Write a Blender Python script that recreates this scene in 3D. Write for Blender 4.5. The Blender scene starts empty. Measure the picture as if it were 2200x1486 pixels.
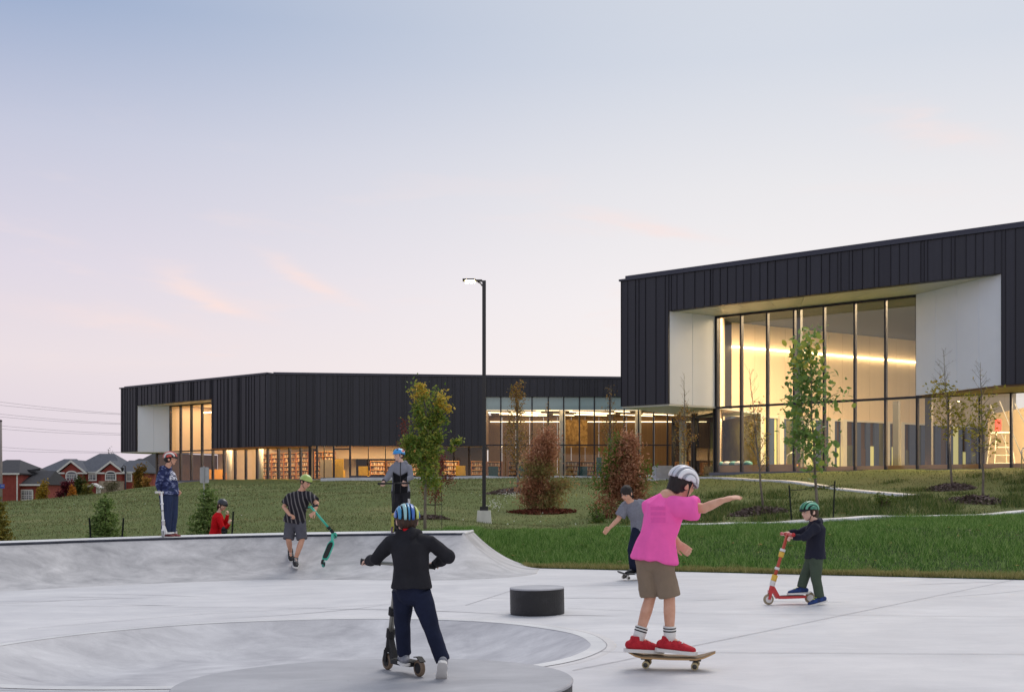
import bpy, bmesh, math, random
import numpy as np
from mathutils import Vector, Matrix, Quaternion, noise as mnoise

rnd = random.Random(7)
rng = np.random.default_rng(7)
scene = bpy.context.scene
col = scene.collection
R = math.radians

# ------------------------------------------------------------------ camera
F, CX, HY, CH = 2400.0, 1100.0, 1067.0, 1.25      # focal px, principal x, horizon y, eye height
cam_d = bpy.data.cameras.new('camera')
cam = bpy.data.objects.new('camera', cam_d)
col.objects.link(cam)
cam.location = (0, 0, CH)
cam.rotation_euler = (R(90), 0, 0)
cam_d.sensor_width = 36
cam_d.lens = 36 * F / 2200
cam_d.shift_y = (HY - 743) / 2200
cam_d.clip_end = 5000
scene.camera = cam

# ------------------------------------------------------------------ world
def s2l(c):
    return tuple(((v / 255) / 12.92 if v / 255 <= 0.04045 else ((v / 255 + 0.055) / 1.055) ** 2.4) for v in c)

SUN_EL, SUN_AZ = 56.0, 24.0
world = bpy.data.worlds.new('World')
scene.world = world
world.use_nodes = True
nt = world.node_tree
N, L = nt.nodes, nt.links
for n in list(N):
    N.remove(n)
out = N.new('ShaderNodeOutputWorld')
bg = N.new('ShaderNodeBackground')
L.new(bg.outputs[0], out.inputs[0])
tc = N.new('ShaderNodeTexCoord')
sep = N.new('ShaderNodeSeparateXYZ')
L.new(tc.outputs['Generated'], sep.inputs[0])

def ramp(stops, src):
    r = N.new('ShaderNodeValToRGB')
    e = r.color_ramp.elements
    while len(e) < len(stops):
        e.new(0.5)
    for i, (p, c) in enumerate(stops):
        e[i].position = p
        e[i].color = (*s2l(c), 1)
    L.new(src, r.inputs[0])
    return r
rl = ramp([(0.0, (214, 202, 219)), (0.055, (222, 210, 220)), (0.115, (233, 220, 224)), (0.19, (221, 213, 225)),
           (0.29, (196, 199, 218)), (0.385, (152, 170, 202)), (0.55, (168, 181, 204)), (1.0, (182, 190, 204))], sep.outputs['Z'])
rr = ramp([(0.0, (250, 238, 233)), (0.08, (250, 240, 236)), (0.17, (245, 239, 238)), (0.26, (233, 231, 233)),
           (0.36, (211, 216, 226)), (0.5, (208, 213, 222)), (1.0, (192, 199, 210))], sep.outputs['Z'])
mr = N.new('ShaderNodeMapRange')
mr.interpolation_type = 'SMOOTHSTEP'
mr.inputs['From Min'].default_value = -0.5
mr.inputs['From Max'].default_value = 0.26
L.new(sep.outputs['X'], mr.inputs['Value'])
mix = N.new('ShaderNodeMix'); mix.data_type = 'RGBA'
L.new(mr.outputs[0], mix.inputs[0]); L.new(rl.outputs[0], mix.inputs[6]); L.new(rr.outputs[0], mix.inputs[7])
# thin pink cirrus
mp = N.new('ShaderNodeMapping')
mp.inputs['Rotation'].default_value = (0, R(-17), 0)
mp.inputs['Scale'].default_value = (2.6, 2.6, 13)
L.new(tc.outputs['Generated'], mp.inputs[0])
nz = N.new('ShaderNodeTexNoise')
nz.inputs['Scale'].default_value = 2.3; nz.inputs['Detail'].default_value = 7; nz.inputs['Roughness'].default_value = 0.55
nz.inputs['Distortion'].default_value = 0.5
L.new(mp.outputs[0], nz.inputs[0])
cr = N.new('ShaderNodeMapRange'); cr.interpolation_type = 'SMOOTHSTEP'
cr.inputs['From Min'].default_value = 0.53; cr.inputs['From Max'].default_value = 0.72
cr.inputs['To Max'].default_value = 0.7
L.new(nz.outputs[0], cr.inputs['Value'])
ez = N.new('ShaderNodeMapRange'); ez.interpolation_type = 'SMOOTHSTEP'
ez.inputs['From Min'].default_value = 0.38; ez.inputs['From Max'].default_value = 0.12
L.new(sep.outputs['Z'], ez.inputs['Value'])
mul = N.new('ShaderNodeMath'); mul.operation = 'MULTIPLY'
L.new(cr.outputs[0], mul.inputs[0]); L.new(ez.outputs[0], mul.inputs[1])
# a few distinct wisps, placed by direction (gnomonic coordinates about +Y)
def m_(op, a, b=None, c=None):
    n = N.new('ShaderNodeMath'); n.operation = op
    for i, v in enumerate((a, b, c)):
        if v is None: continue
        if isinstance(v, (int, float)): n.inputs[i].default_value = v
        else: L.new(v, n.inputs[i])
    return n.outputs[0]
ysafe = m_('MAXIMUM', sep.outputs['Y'], 0.05)
ga, ge_ = m_('DIVIDE', sep.outputs['X'], ysafe), m_('DIVIDE', sep.outputs['Z'], ysafe)
wsum = None
for px, py, slope, su, sv, k_ in [(668, 602, .46, .040, .0055, .75), (455, 632, .40, .046, .007, .7), (1390, 482, .22, .060, .005, .45), 
                                  (2010, 290, .2, .06, .012, .35), (250, 700, .1, .09, .012, .35)]:
    th = -math.atan(slope); c_, s_ = math.cos(th), math.sin(th)
    da, de = m_('SUBTRACT', ga, (px - CX) / F), m_('SUBTRACT', ge_, (HY - py) / F)
    u_ = m_('MULTIPLY', m_('ADD', m_('MULTIPLY', da, c_), m_('MULTIPLY', de, s_)), 1 / su)
    v_ = m_('MULTIPLY', m_('SUBTRACT', m_('MULTIPLY', de, c_), m_('MULTIPLY', da, s_)), 1 / sv)
    v_ = m_('ADD', v_, m_('MULTIPLY', m_('SUBTRACT', nz.outputs[0], .5), 7.0))
    g_ = m_('MULTIPLY', m_('EXPONENT', m_('MULTIPLY', m_('ADD', m_('MULTIPLY', u_, u_), m_('MULTIPLY', v_, v_)), -1.0)), k_)
    wsum = g_ if wsum is None else m_('ADD', wsum, g_)
nw = N.new('ShaderNodeTexNoise'); nw.inputs['Scale'].default_value = 26; nw.inputs['Detail'].default_value = 6
mw = N.new('ShaderNodeMapping'); mw.inputs['Rotation'].default_value = (0, R(22), 0); mw.inputs['Scale'].default_value = (1, 1, 5)
L.new(tc.outputs['Generated'], mw.inputs[0]); L.new(mw.outputs[0], nw.inputs[0])
wsum = m_('MULTIPLY', wsum, m_('MULTIPLY_ADD', nw.outputs[0], 1.6, .1))
wsum = m_('MULTIPLY', wsum, m_('GREATER_THAN', sep.outputs['Y'], .06))
mixc = N.new('ShaderNodeMix'); mixc.data_type = 'RGBA'
mixc.inputs[7].default_value = (*s2l((251, 225, 218)), 1)
L.new(m_('MINIMUM', m_('ADD', m_('MULTIPLY', mul.outputs[0], .35), wsum), .9), mixc.inputs[0]); L.new(mix.outputs[2], mixc.inputs[6])
sky = N.new('ShaderNodeTexSky')
sky.sky_type = 'NISHITA'; sky.sun_disc = False
sky.sun_elevation = R(SUN_EL); sky.sun_rotation = R(SUN_AZ)
sk = N.new('ShaderNodeMix'); sk.data_type = 'RGBA'; sk.blend_type = 'ADD'
sk.inputs[0].default_value = 0.004
L.new(mixc.outputs[2], sk.inputs[6]); L.new(sky.outputs[0], sk.inputs[7])
L.new(sk.outputs[2], bg.inputs[0])
bg.inputs[1].default_value = 1.0

# ------------------------------------------------------------------ sun: soft dusk light
sd = bpy.data.lights.new('sun', 'SUN')
sd.energy = 1.5; sd.angle = R(32); sd.color = (1.0, 0.94, 0.88)
so = bpy.data.objects.new('sun', sd)
col.objects.link(so)
az = R(SUN_AZ)
sdir = Vector((math.sin(az) * math.cos(R(SUN_EL)), math.cos(az) * math.cos(R(SUN_EL)), math.sin(R(SUN_EL))))
so.rotation_euler = sdir.to_track_quat('Z', 'Y').to_euler()
so.location = (0, 0, 60)
vs = scene.view_settings
vs.view_transform = 'Standard'; vs.look = 'None'; vs.exposure = 0.0; vs.gamma = 1.0; vs.use_curve_mapping = False
scene.cycles.use_denoising = True
scene.cycles.max_bounces = 7
scene.cycles.transparent_max_bounces = 14
scene.cycles.caustics_reflective = False
scene.cycles.caustics_refractive = False
scene.cycles.sample_clamp_indirect = 6.0

# ------------------------------------------------------------------ helpers
def P(x, y, Y):
    return Vector(((x - CX) / F * Y, Y, CH - (y - HY) / F * Y))

MATS = {}
def mat(name, c, rough=0.6, var=0.0, scale=4.0, metal=0.0, bump=0.0, bscale=40.0, c2=None, emit=None, estr=0.0,
        detail=6, stretch=(1, 1, 1), lo=0.35, hi=0.65, spec=0.5, coat=0.0):
    """plain procedural principled material; c (sRGB 0-255) optionally blended by noise to c2"""
    if name in MATS:
        return MATS[name]
    m = bpy.data.materials.new(name)
    m.use_nodes = True
    t = m.node_tree
    b = t.nodes['Principled BSDF']
    b.inputs['Roughness'].default_value = rough
    b.inputs['Metallic'].default_value = metal
    b.inputs['Specular IOR Level'].default_value = spec
    b.inputs['Coat Weight'].default_value = coat
    lc = s2l(c)
    b.inputs['Base Color'].default_value = (*lc, 1)
    if emit:
        b.inputs['Emission Color'].default_value = (*s2l(emit), 1)
        b.inputs['Emission Strength'].default_value = estr
    if var or c2 or bump:
        co = t.nodes.new('ShaderNodeTexCoord')
        mpp = t.nodes.new('ShaderNodeMapping')
        mpp.inputs['Scale'].default_value = stretch
        t.links.new(co.outputs['Object'], mpp.inputs[0])
    if var or c2:
        nn = t.nodes.new('ShaderNodeTexNoise')
        nn.inputs['Scale'].default_value = scale; nn.inputs['Detail'].default_value = detail
        nn.inputs['Roughness'].default_value = 0.6
        t.links.new(mpp.outputs[0], nn.inputs[0])
        rp = t.nodes.new('ShaderNodeValToRGB')
        a = lc if c2 else tuple(v * (1 - var) for v in lc)
        z = s2l(c2) if c2 else tuple(min(1, v * (1 + var)) for v in lc)
        rp.color_ramp.elements[0].position = lo; rp.color_ramp.elements[0].color = (*a, 1)
        rp.color_ramp.elements[1].position = hi; rp.color_ramp.elements[1].color = (*z, 1)
        t.links.new(nn.outputs[0], rp.inputs[0])
        t.links.new(rp.outputs[0], b.inputs['Base Color'])
    if bump:
        n2 = t.nodes.new('ShaderNodeTexNoise')
        n2.inputs['Scale'].default_value = bscale; n2.inputs['Detail'].default_value = 4
        t.links.new(mpp.outputs[0], n2.inputs[0])
        bp = t.nodes.new('ShaderNodeBump')
        bp.inputs['Strength'].default_value = bump; bp.inputs['Distance'].default_value = 0.02
        t.links.new(n2.outputs[0], bp.inputs['Height'])
        t.links.new(bp.outputs[0], b.inputs['Normal'])
    MATS[name] = m
    return m

def glass(name, tint=(0.9, 0.93, 0.92), refl=1.0, rough=0.0):
    if name in MATS:
        return MATS[name]
    m = bpy.data.materials.new(name); m.use_nodes = True
    t = m.node_tree
    for n in list(t.nodes):
        t.nodes.remove(n)
    o = t.nodes.new('ShaderNodeOutputMaterial')
    tr = t.nodes.new('ShaderNodeBsdfTransparent'); tr.inputs[0].default_value = (*tint, 1)
    gl = t.nodes.new('ShaderNodeBsdfGlossy'); gl.inputs[1].default_value = rough
    fr = t.nodes.new('ShaderNodeFresnel'); fr.inputs[0].default_value = 1.5
    mm = t.nodes.new('ShaderNodeMath'); mm.operation = 'MULTIPLY'; mm.inputs[1].default_value = refl; mm.use_clamp = True
    mx = t.nodes.new('ShaderNodeMixShader')
    ge = t.nodes.new('ShaderNodeNewGeometry')
    nb_ = t.nodes.new('ShaderNodeMath'); nb_.operation = 'SUBTRACT'; nb_.inputs[0].default_value = 1.0
    t.links.new(ge.outputs['Backfacing'], nb_.inputs[1])
    m3 = t.nodes.new('ShaderNodeMath'); m3.operation = 'MULTIPLY'
    t.links.new(fr.outputs[0], mm.inputs[0]); t.links.new(mm.outputs[0], m3.inputs[0]); t.links.new(nb_.outputs[0], m3.inputs[1])
    t.links.new(m3.outputs[0], mx.inputs[0])
    t.links.new(tr.outputs[0], mx.inputs[1]); t.links.new(gl.outputs[0], mx.inputs[2])
    t.links.new(mx.outputs[0], o.inputs[0])
    MATS[name] = m
    return m

def island(name, cols, rough=0.6, transl=0.0, vary=0.15):
    """colour picked per mesh island from a ramp of sRGB colours"""
    if name in MATS:
        return MATS[name]
    m = bpy.data.materials.new(name); m.use_nodes = True
    t = m.node_tree
    b = t.nodes['Principled BSDF']
    b.inputs['Roughness'].default_value = rough
    b.inputs['Specular IOR Level'].default_value = 0.25
    g = t.nodes.new('ShaderNodeNewGeometry')
    rp = t.nodes.new('ShaderNodeValToRGB')
    e = rp.color_ramp.elements
    while len(e) < len(cols):
        e.new(0.5)
    for i, c in enumerate(cols):
        e[i].position = i / max(1, len(cols) - 1)
        e[i].color = (*s2l(c), 1)
    t.links.new(g.outputs['Random Per Island'], rp.inputs[0])
    t.links.new(rp.outputs[0], b.inputs['Base Color'])
    if transl:
        o = t.nodes['Material Output']
        ts = t.nodes.new('ShaderNodeBsdfTranslucent')
        t.links.new(rp.outputs[0], ts.inputs[0])
        mx = t.nodes.new('ShaderNodeMixShader'); mx.inputs[0].default_value = transl
        t.links.new(b.outputs[0], mx.inputs[1]); t.links.new(ts.outputs[0], mx.inputs[2])
        t.links.new(mx.outputs[0], o.inputs[0])
    MATS[name] = m
    return m

WM = {}
def link(o, parent=None, world_m=None):
    col.objects.link(o)
    w = world_m if world_m is not None else Matrix.Identity(4)
    WM[o.name] = w
    if parent is not None:
        o.parent = parent
        o.matrix_parent_inverse = WM[parent.name].inverted()
    o.matrix_basis = w
    return o

def tag(o, label=None, cat=None, group=None, kind=None):
    if label: o['label'] = label
    if cat: o['category'] = cat
    if group: o['group'] = group
    if kind: o['kind'] = kind
    return o

def thing(name, label, cat, loc=(0, 0, 0), group=None):
    o = bpy.data.objects.new(name, None)
    o.empty_display_size = 0.2
    link(o, None, Matrix.Translation(Vector(loc)))
    return tag(o, label, cat, group)

UB = {}
def ubox_mesh(m):
    if m.name not in UB:
        me = bpy.data.meshes.new('box_' + m.name)
        v = [(x, y, z) for x in (-.5, .5) for y in (-.5, .5) for z in (-.5, .5)]
        f = [(0, 1, 3, 2), (4, 6, 7, 5), (0, 4, 5, 1), (2, 3, 7, 6), (0, 2, 6, 4), (1, 5, 7, 3)]
        me.from_pydata(v, [], f); me.materials.append(m); me.update()
        UB[m.name] = me
    return UB[m.name]

def ubox(name, c, d, m, parent=None, rz=0.0, rot=None):
    """box object sharing one unit-cube mesh per material"""
    o = bpy.data.objects.new(name, ubox_mesh(m))
    q = rot.to_matrix().to_4x4() if rot is not None else Matrix.Rotation(rz, 4, 'Z')
    w = Matrix.Translation(Vector(c)) @ q @ Matrix.Diagonal((*d, 1))
    return link(o, parent, w)

def ubeam(name, a, b, w, h, m, parent=None):
    """box from a to b; w = horizontal width, h = other thickness"""
    a, b = Vector(a), Vector(b)
    d = b - a
    q = d.to_track_quat('X', 'Z')
    return ubox(name, (a + b) / 2, (d.length, w, h), m, parent, rot=q)

class MB:
    def __init__(s):
        s.v, s.f, s.mi = [], [], []
    def add(s, vs_, fs_, mi=0):
        o = len(s.v)
        s.v += [tuple(p) for p in vs_]
        s.f += [tuple(i + o for i in f) for f in fs_]
        s.mi += [mi] * len(fs_)
    def box(s, c, d, rz=0.0, mi=0, rot=None):
        q = rot.to_matrix() if rot is not None else Matrix.Rotation(rz, 3, 'Z')
        c = Vector(c)
        v = [c + q @ Vector((x * d[0], y * d[1], z * d[2])) for x in (-.5, .5) for y in (-.5, .5) for z in (-.5, .5)]
        s.add(v, [(0, 1, 3, 2), (4, 6, 7, 5), (0, 4, 5, 1), (2, 3, 7, 6), (0, 2, 6, 4), (1, 5, 7, 3)], mi)
    def beam(s, a, b, w, h, mi=0):
        a, b = Vector(a), Vector(b); d = b - a
        s.box((a + b) / 2, (d.length, w, h), mi=mi, rot=d.to_track_quat('X', 'Z'))
    def loft(s, pts, rads, u=None, n=14, cap='round', mi=0):
        """tube through pts; rads float or (ru, rv); u = direction of ru"""
        pts = [Vector(p) for p in pts]
        rads = [(r, r) if not isinstance(r, (tuple, list)) else tuple(r) for r in rads]
        k = len(pts)
        T = []
        for i in range(k):
            a = pts[max(0, i - 1)]; b = pts[min(k - 1, i + 1)]
            t = (b - a)
            T.append(t.normalized() if t.length > 1e-9 else Vector((0, 0, 1)))
        if u is None:
            u = Vector((1, 0, 0)) if abs(T[0].x) < 0.8 else Vector((0, 1, 0))
        u = Vector(u)
        rings = []
        def ring(c, t, ru, rv):
            a = u - t * u.dot(t)
            a = a.normalized() if a.length > 1e-6 else t.orthogonal().normalized()
            b = t.cross(a)
            return [c + a * (ru * math.cos(2 * math.pi * j / n)) + b * (rv * math.sin(2 * math.pi * j / n)) for j in range(n)]
        if cap == 'round':
            for q in (0.12, 0.5, 0.85):
                r0 = min(rads[0])
                h = math.sqrt(max(0, 1 - q * q))
                rings.append(ring(pts[0] - T[0] * r0 * h, T[0], rads[0][0] * q, rads[0][1] * q))
        for i in range(k):
            rings.append(ring(pts[i], T[i], *rads[i]))
        if cap == 'round':
            for q in (0.85, 0.5, 0.12):
                r0 = min(rads[-1]); h = math.sqrt(max(0, 1 - q * q))
                rings.append(ring(pts[-1] + T[-1] * r0 * h, T[-1], rads[-1][0] * q, rads[-1][1] * q))
        vs_ = [p for r in rings for p in r]
        fs_ = []
        m_ = len(rings)
        for i in range(m_ - 1):
            for j in range(n):
                j2 = (j + 1) % n
                fs_.append((i * n + j, i * n + j2, (i + 1) * n + j2, (i + 1) * n + j))
        if cap:
            fs_.append(tuple(range(n - 1, -1, -1)))
            fs_.append(tuple(range((m_ - 1) * n, m_ * n)))
        s.add(vs_, fs_, mi)
    def tube(s, pts, r, n=8, mi=0):
        rr_ = r if isinstance(r, (list, tuple)) else [r] * len(pts)
        s.loft(pts, rr_, n=n, cap='flat', mi=mi)
    def ell(s, c, r, rot=None, n=16, m=10, mi=0):
        c = Vector(c)
        q = rot.to_matrix() if isinstance(rot, Quaternion) else (rot if rot is not None else Matrix.Identity(3))
        vs_, fs_ = [], []
        for i in range(1, m):
            th = math.pi * i / m
            for j in range(n):
                ph = 2 * math.pi * j / n
                vs_.append(c + q @ Vector((r[0] * math.sin(th) * math.cos(ph), r[1] * math.sin(th) * math.sin(ph), r[2] * math.cos(th))))
        for i in range(m - 2):
            for j in range(n):
                j2 = (j + 1) % n
                fs_.append((i * n + j, (i + 1) * n + j, (i + 1) * n + j2, i * n + j2))
        t0 = len(vs_); vs_.append(c + q @ Vector((0, 0, r[2]))); vs_.append(c + q @ Vector((0, 0, -r[2])))
        for j in range(n):
            fs_.append((t0, j, (j + 1) % n))
            fs_.append((t0 + 1, (m - 2) * n + (j + 1) % n, (m - 2) * n + j))
        s.add(vs_, fs_, mi)
    def lathe(s, c, prof, n=32, axis=None, mi=0):
        """prof: (radius, height) along axis from c"""
        c = Vector(c)
        q = Vector(axis).to_track_quat('Z', 'Y') if axis is not None else Quaternion()
        vs_ = [c + q @ Vector((r * math.cos(2 * math.pi * j / n), r * math.sin(2 * math.pi * j / n), h)) for r, h in prof for j in range(n)]
        fs_ = []
        k = len(prof)
        for i in range(k - 1):
            for j in range(n):
                j2 = (j + 1) % n
                fs_.append((i * n + j, i * n + j2, (i + 1) * n + j2, (i + 1) * n + j))
        fs_.append(tuple(range(n - 1, -1, -1))); fs_.append(tuple(range((k - 1) * n, k * n)))
        s.add(vs_, fs_, mi)
    def poly(s, pts, depth, mi=0):
        """extrude a planar polygon by the vector depth"""
        pts = [Vector(p) for p in pts]; d = Vector(depth); n = len(pts)
        s.add(pts + [p + d for p in pts],
              [tuple(range(n - 1, -1, -1)), tuple(range(n, 2 * n))] + [(i, (i + 1) % n, n + (i + 1) % n, n + i) for i in range(n)], mi)
    def build(s, name, m, parent=None, smooth=False, fix=False):
        me = bpy.data.meshes.new(name)
        me.from_pydata(s.v, [], s.f)
        ms = m if isinstance(m, (list, tuple)) else [m]
        for x in ms:
            me.materials.append(x)
        if len(ms) > 1:
            me.polygons.foreach_set('material_index', s.mi)
        if smooth:
            me.polygons.foreach_set('use_smooth', [True] * len(me.polygons))
        if fix:
            b = bmesh.new(); b.from_mesh(me); bmesh.ops.recalc_face_normals(b, faces=b.faces); b.to_mesh(me); b.free()
        me.update()
        return link(bpy.data.objects.new(name, me), parent)

def np_mesh(name, verts, faces, m, parent=None, smooth=False):
    """fast mesh from numpy arrays; faces all the same size"""
    me = bpy.data.meshes.new(name)
    nv, nf, k = len(verts), len(faces), faces.shape[1]
    me.vertices.add(nv); me.vertices.foreach_set('co', np.ascontiguousarray(verts, dtype=np.float32).ravel())
    me.loops.add(nf * k); me.loops.foreach_set('vertex_index', np.ascontiguousarray(faces, dtype=np.int32).ravel())
    me.polygons.add(nf)
    me.polygons.foreach_set('loop_start', np.arange(0, nf * k, k, dtype=np.int32))
    if smooth:
        me.polygons.foreach_set('use_smooth', np.ones(nf, dtype=bool))
    ms = m if isinstance(m, (list, tuple)) else [m]
    for x in ms:
        me.materials.append(x)
    me.update(calc_edges=True)
    return link(bpy.data.objects.new(name, me), parent)

def copy_tree(o, w, parent=None):
    """copy a thing and its parts, moving it by the world matrix delta w"""
    c = o.copy()
    link(c, parent, w @ WM[o.name])
    for ch in list(o.children):
        copy_tree(ch, w, c)
    return c

def smooth01(a, b, x):
    t = np.clip((np.asarray(x, dtype=float) - a) / (b - a), 0, 1)
    return t * t * (3 - 2 * t)

# ================================================================== SETTING: skate plaza
SL = 0.018                                          # the plaza drains to the left
def pz(X):
    return SL * np.clip(X, -14, 14)

def concrete(name, c1, c2, scale=0.7, joint=False, rough=0.55):
    m = bpy.data.materials.new(name); m.use_nodes = True
    t = m.node_tree; b = t.nodes['Principled BSDF']
    b.inputs['Specular IOR Level'].default_value = 0.4
    co = t.nodes.new('ShaderNodeTexCoord')
    def noise(s, d, st=(1, 1, 1), dist=0.0):
        mpp = t.nodes.new('ShaderNodeMapping'); mpp.inputs['Scale'].default_value = st
        t.links.new(co.outputs['Object'], mpp.inputs[0])
        n = t.nodes.new('ShaderNodeTexNoise'); n.inputs['Scale'].default_value = s; n.inputs['Detail'].default_value = d
        n.inputs['Roughness'].default_value = 0.62; n.inputs['Distortion'].default_value = dist
        t.links.new(mpp.outputs[0], n.inputs[0])
        return n.outputs[0]
    def mth(op, a, b_):
        n = t.nodes.new('ShaderNodeMath'); n.operation = op
        for i, v in enumerate((a, b_)):
            if isinstance(v, (int, float)): n.inputs[i].default_value = v
            else: t.links.new(v, n.inputs[i])
        return n.outputs[0]
    big = noise(scale, 8, (1, 1.6, 1), 0.6)
    trowel = noise(2.6, 6, (1, 1.7, 1), 1.0)
    fine = noise(60, 4)
    k = mth('ADD', mth('MULTIPLY', big, 0.6), mth('ADD', mth('MULTIPLY', trowel, 0.32), mth('MULTIPLY', fine, 0.1)))
    rp = t.nodes.new('ShaderNodeValToRGB')
    rp.color_ramp.elements[0].position = 0.36; rp.color_ramp.elements[0].color = (*s2l(c1), 1)
    rp.color_ramp.elements[1].position = 0.66; rp.color_ramp.elements[1].color = (*s2l(c2), 1)
    t.links.new(k, rp.inputs[0])
    # dark specks, scuffs and wheel marks
    sp = t.nodes.new('ShaderNodeTexVoronoi'); sp.inputs['Scale'].default_value = 3.1
    t.links.new(co.outputs['Object'], sp.inputs[0])
    spot = t.nodes.new('ShaderNodeMapRange'); spot.inputs['From Min'].default_value = 0.012; spot.inputs['From Max'].default_value = 0.03
    t.links.new(sp.outputs['Distance'], spot.inputs[0])
    scuff = noise(1.7, 9, (0.35, 2.6, 1), 2.5)
    sc = t.nodes.new('ShaderNodeMapRange'); sc.inputs['From Min'].default_value = 0.60; sc.inputs['From Max'].default_value = 0.72
    sc.inputs['To Min'].default_value = 1.0; sc.inputs['To Max'].default_value = 0.90
    t.links.new(scuff, sc.inputs[0])
    mk = mth('MULTIPLY', mth('ADD', mth('MULTIPLY', spot.outputs[0], 0.3), 0.7), sc.outputs[0])
    mm = t.nodes.new('ShaderNodeMix'); mm.data_type = 'RGBA'; mm.blend_type = 'MULTIPLY'; mm.inputs[0].default_value = 1
    t.links.new(rp.outputs[0], mm.inputs[6])
    t.links.new(mk, mm.inputs[7])
    t.links.new(mm.outputs[2], b.inputs['Base Color'])
    ro = t.nodes.new('ShaderNodeMapRange'); ro.inputs['To Min'].default_value = rough - 0.12; ro.inputs['To Max'].default_value = rough + 0.2
    t.links.new(trowel, ro.inputs[0]); t.links.new(ro.outputs[0], b.inputs['Roughness'])
    bp = t.nodes.new('ShaderNodeBump'); bp.inputs['Strength'].default_value = 0.12; bp.inputs['Distance'].default_value = 0.01
    t.links.new(k, bp.inputs['Height']); t.links.new(bp.outputs[0], b.inputs['Normal'])
    return m
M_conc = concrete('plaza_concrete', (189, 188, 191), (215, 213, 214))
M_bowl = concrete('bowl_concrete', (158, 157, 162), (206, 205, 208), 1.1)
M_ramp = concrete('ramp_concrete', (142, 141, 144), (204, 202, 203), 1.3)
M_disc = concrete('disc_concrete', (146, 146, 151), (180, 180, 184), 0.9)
M_joint = mat('joint_grey', (152, 150, 152), 0.9, var=0.3, scale=9)  # mottled grey of the saw-cut slab joints
M_path = concrete('path_concrete', (190, 190, 192), (222, 221, 220), 0.6)
M_black = mat('black_painted_side', (20, 20, 23), 0.5, c2=(46, 46, 50), scale=7, lo=0.5, hi=0.85, bump=0.15, bscale=50)
M_steel = mat('dark_steel', (52, 54, 64), 0.38, metal=0.6, var=0.3, scale=6, bump=0.05)

# --- bowl outline (closed smooth curve)
bowl_ctrl = [(.65, 9.5), (.45, 10.3), (-.3, 11.2), (-1.45, 11.65), (-2.6, 11.62), (-3.4, 11.35), (-4.15, 10.7), (-4.6, 9.8), (-4.5, 8.8),
             (-3.9, 8.0), (-2.9, 7.66), (-1.6, 7.66), (-.5, 7.9), (.2, 8.33), (.55, 8.9)]
def catmull(pts, n=8, closed=True):
    o = []
    k = len(pts)
    for i in range(k if closed else k - 1):
        p = [np.array(pts[(i + j) % k] if closed else pts[min(max(i + j, 0), k - 1)], dtype=float) for j in (-1, 0, 1, 2)]
        for s_ in range(n):
            t = s_ / n
            o.append(0.5 * ((2 * p[1]) + (-p[0] + p[2]) * t + (2 * p[0] - 5 * p[1] + 4 * p[2] - p[3]) * t * t + (-p[0] + 3 * p[1] - 3 * p[2] + p[3]) * t ** 3))
    if not closed:
        o.append(np.array(pts[-1], dtype=float))
    return np.array(o)
bowl = catmull(bowl_ctrl, 10)
def bowl_sd(X, Y):
    """distance inside the bowl outline, negative outside"""
    p = np.stack([X, Y], -1)
    a = bowl; b = np.roll(bowl, -1, 0)
    best = np.full(X.shape, 1e9); ins = np.zeros(X.shape, bool)
    for i in range(len(a)):
        d = b[i] - a[i]; w = p - a[i]
        t = np.clip((w @ d) / (d @ d), 0, 1)
        q = w - t[..., None] * d
        best = np.minimum(best, np.hypot(q[..., 0], q[..., 1]))
        c = (a[i, 1] > Y) != (b[i, 1] > Y)
        xi = a[i, 0] + (Y - a[i, 1]) / (d[1] if abs(d[1]) > 1e-9 else 1e-9) * d[0]
        ins ^= c & (X < xi)
    return np.where(ins, best, -best)
BD, BR = 0.27, 0.85
def plaza_z(X, Y):
    X = np.asarray(X, float); Y = np.asarray(Y, float)
    z = pz(X)
    sd_ = np.clip(bowl_sd(X, Y), 0, BR) / BR
    return z - BD * (1 - (1 - sd_) ** 1.45)
def edge_line(X):
    return 19.5 - 0.667 * (np.asarray(X) - 0.41)

xs = np.unique(np.round(np.concatenate([np.linspace(-45, -5.2, 30), np.arange(-5.2, 1.3, 0.045), np.linspace(1.3, 45, 60)]), 4))
ys = np.unique(np.round(np.concatenate([np.linspace(-14, 7.2, 22), np.arange(7.2, 12.2, 0.045), np.linspace(12.2, 21, 30)]), 4))
gx, gy = np.meshgrid(xs, ys)
gy = np.minimum(gy, np.where(gx > 0.2, np.maximum(edge_line(gx) + 0.25, 2), 21))
gz = plaza_z(gx, gy)
nx = len(xs); ny = len(ys)
idx = np.arange(nx * ny).reshape(ny, nx)
fq = np.stack([idx[:-1, :-1], idx[:-1, 1:], idx[1:, 1:], idx[1:, :-1]], -1).reshape(-1, 4)
vin = (bowl_sd(gx, gy) > -0.01).ravel()
fq = fq[~vin[fq].any(1)]                            # the bowl has a mesh of its own, fitted to its rim
plaza = np_mesh('plaza', np.stack([gx, gy, pz(gx)], -1).reshape(-1, 3), fq, M_conc, smooth=True)
tag(plaza, kind='structure')
bctr = np.array([-2.0, 9.6])
tt = np.concatenate([np.linspace(0, .06, 6), np.linspace(.075, .5, 26), np.linspace(.54, .98, 10)])
ring = [bowl + (bctr - bowl) * t for t in tt]
bv = [np.column_stack([q, plaza_z(q[:, 0], q[:, 1])]) for q in ring]
kb = len(bowl); ib = np.arange(kb * len(bv)).reshape(len(bv), kb)
i2 = np.roll(ib, -1, 1)
fb = np.stack([ib[:-1], i2[:-1], i2[1:], ib[1:]], -1).reshape(-1, 4)
fb = fb[:, ::-1] if True else fb
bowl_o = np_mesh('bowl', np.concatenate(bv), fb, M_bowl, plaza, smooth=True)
bo = bowl - bctr; bo /= np.linalg.norm(bo, axis=1)[:, None]
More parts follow.
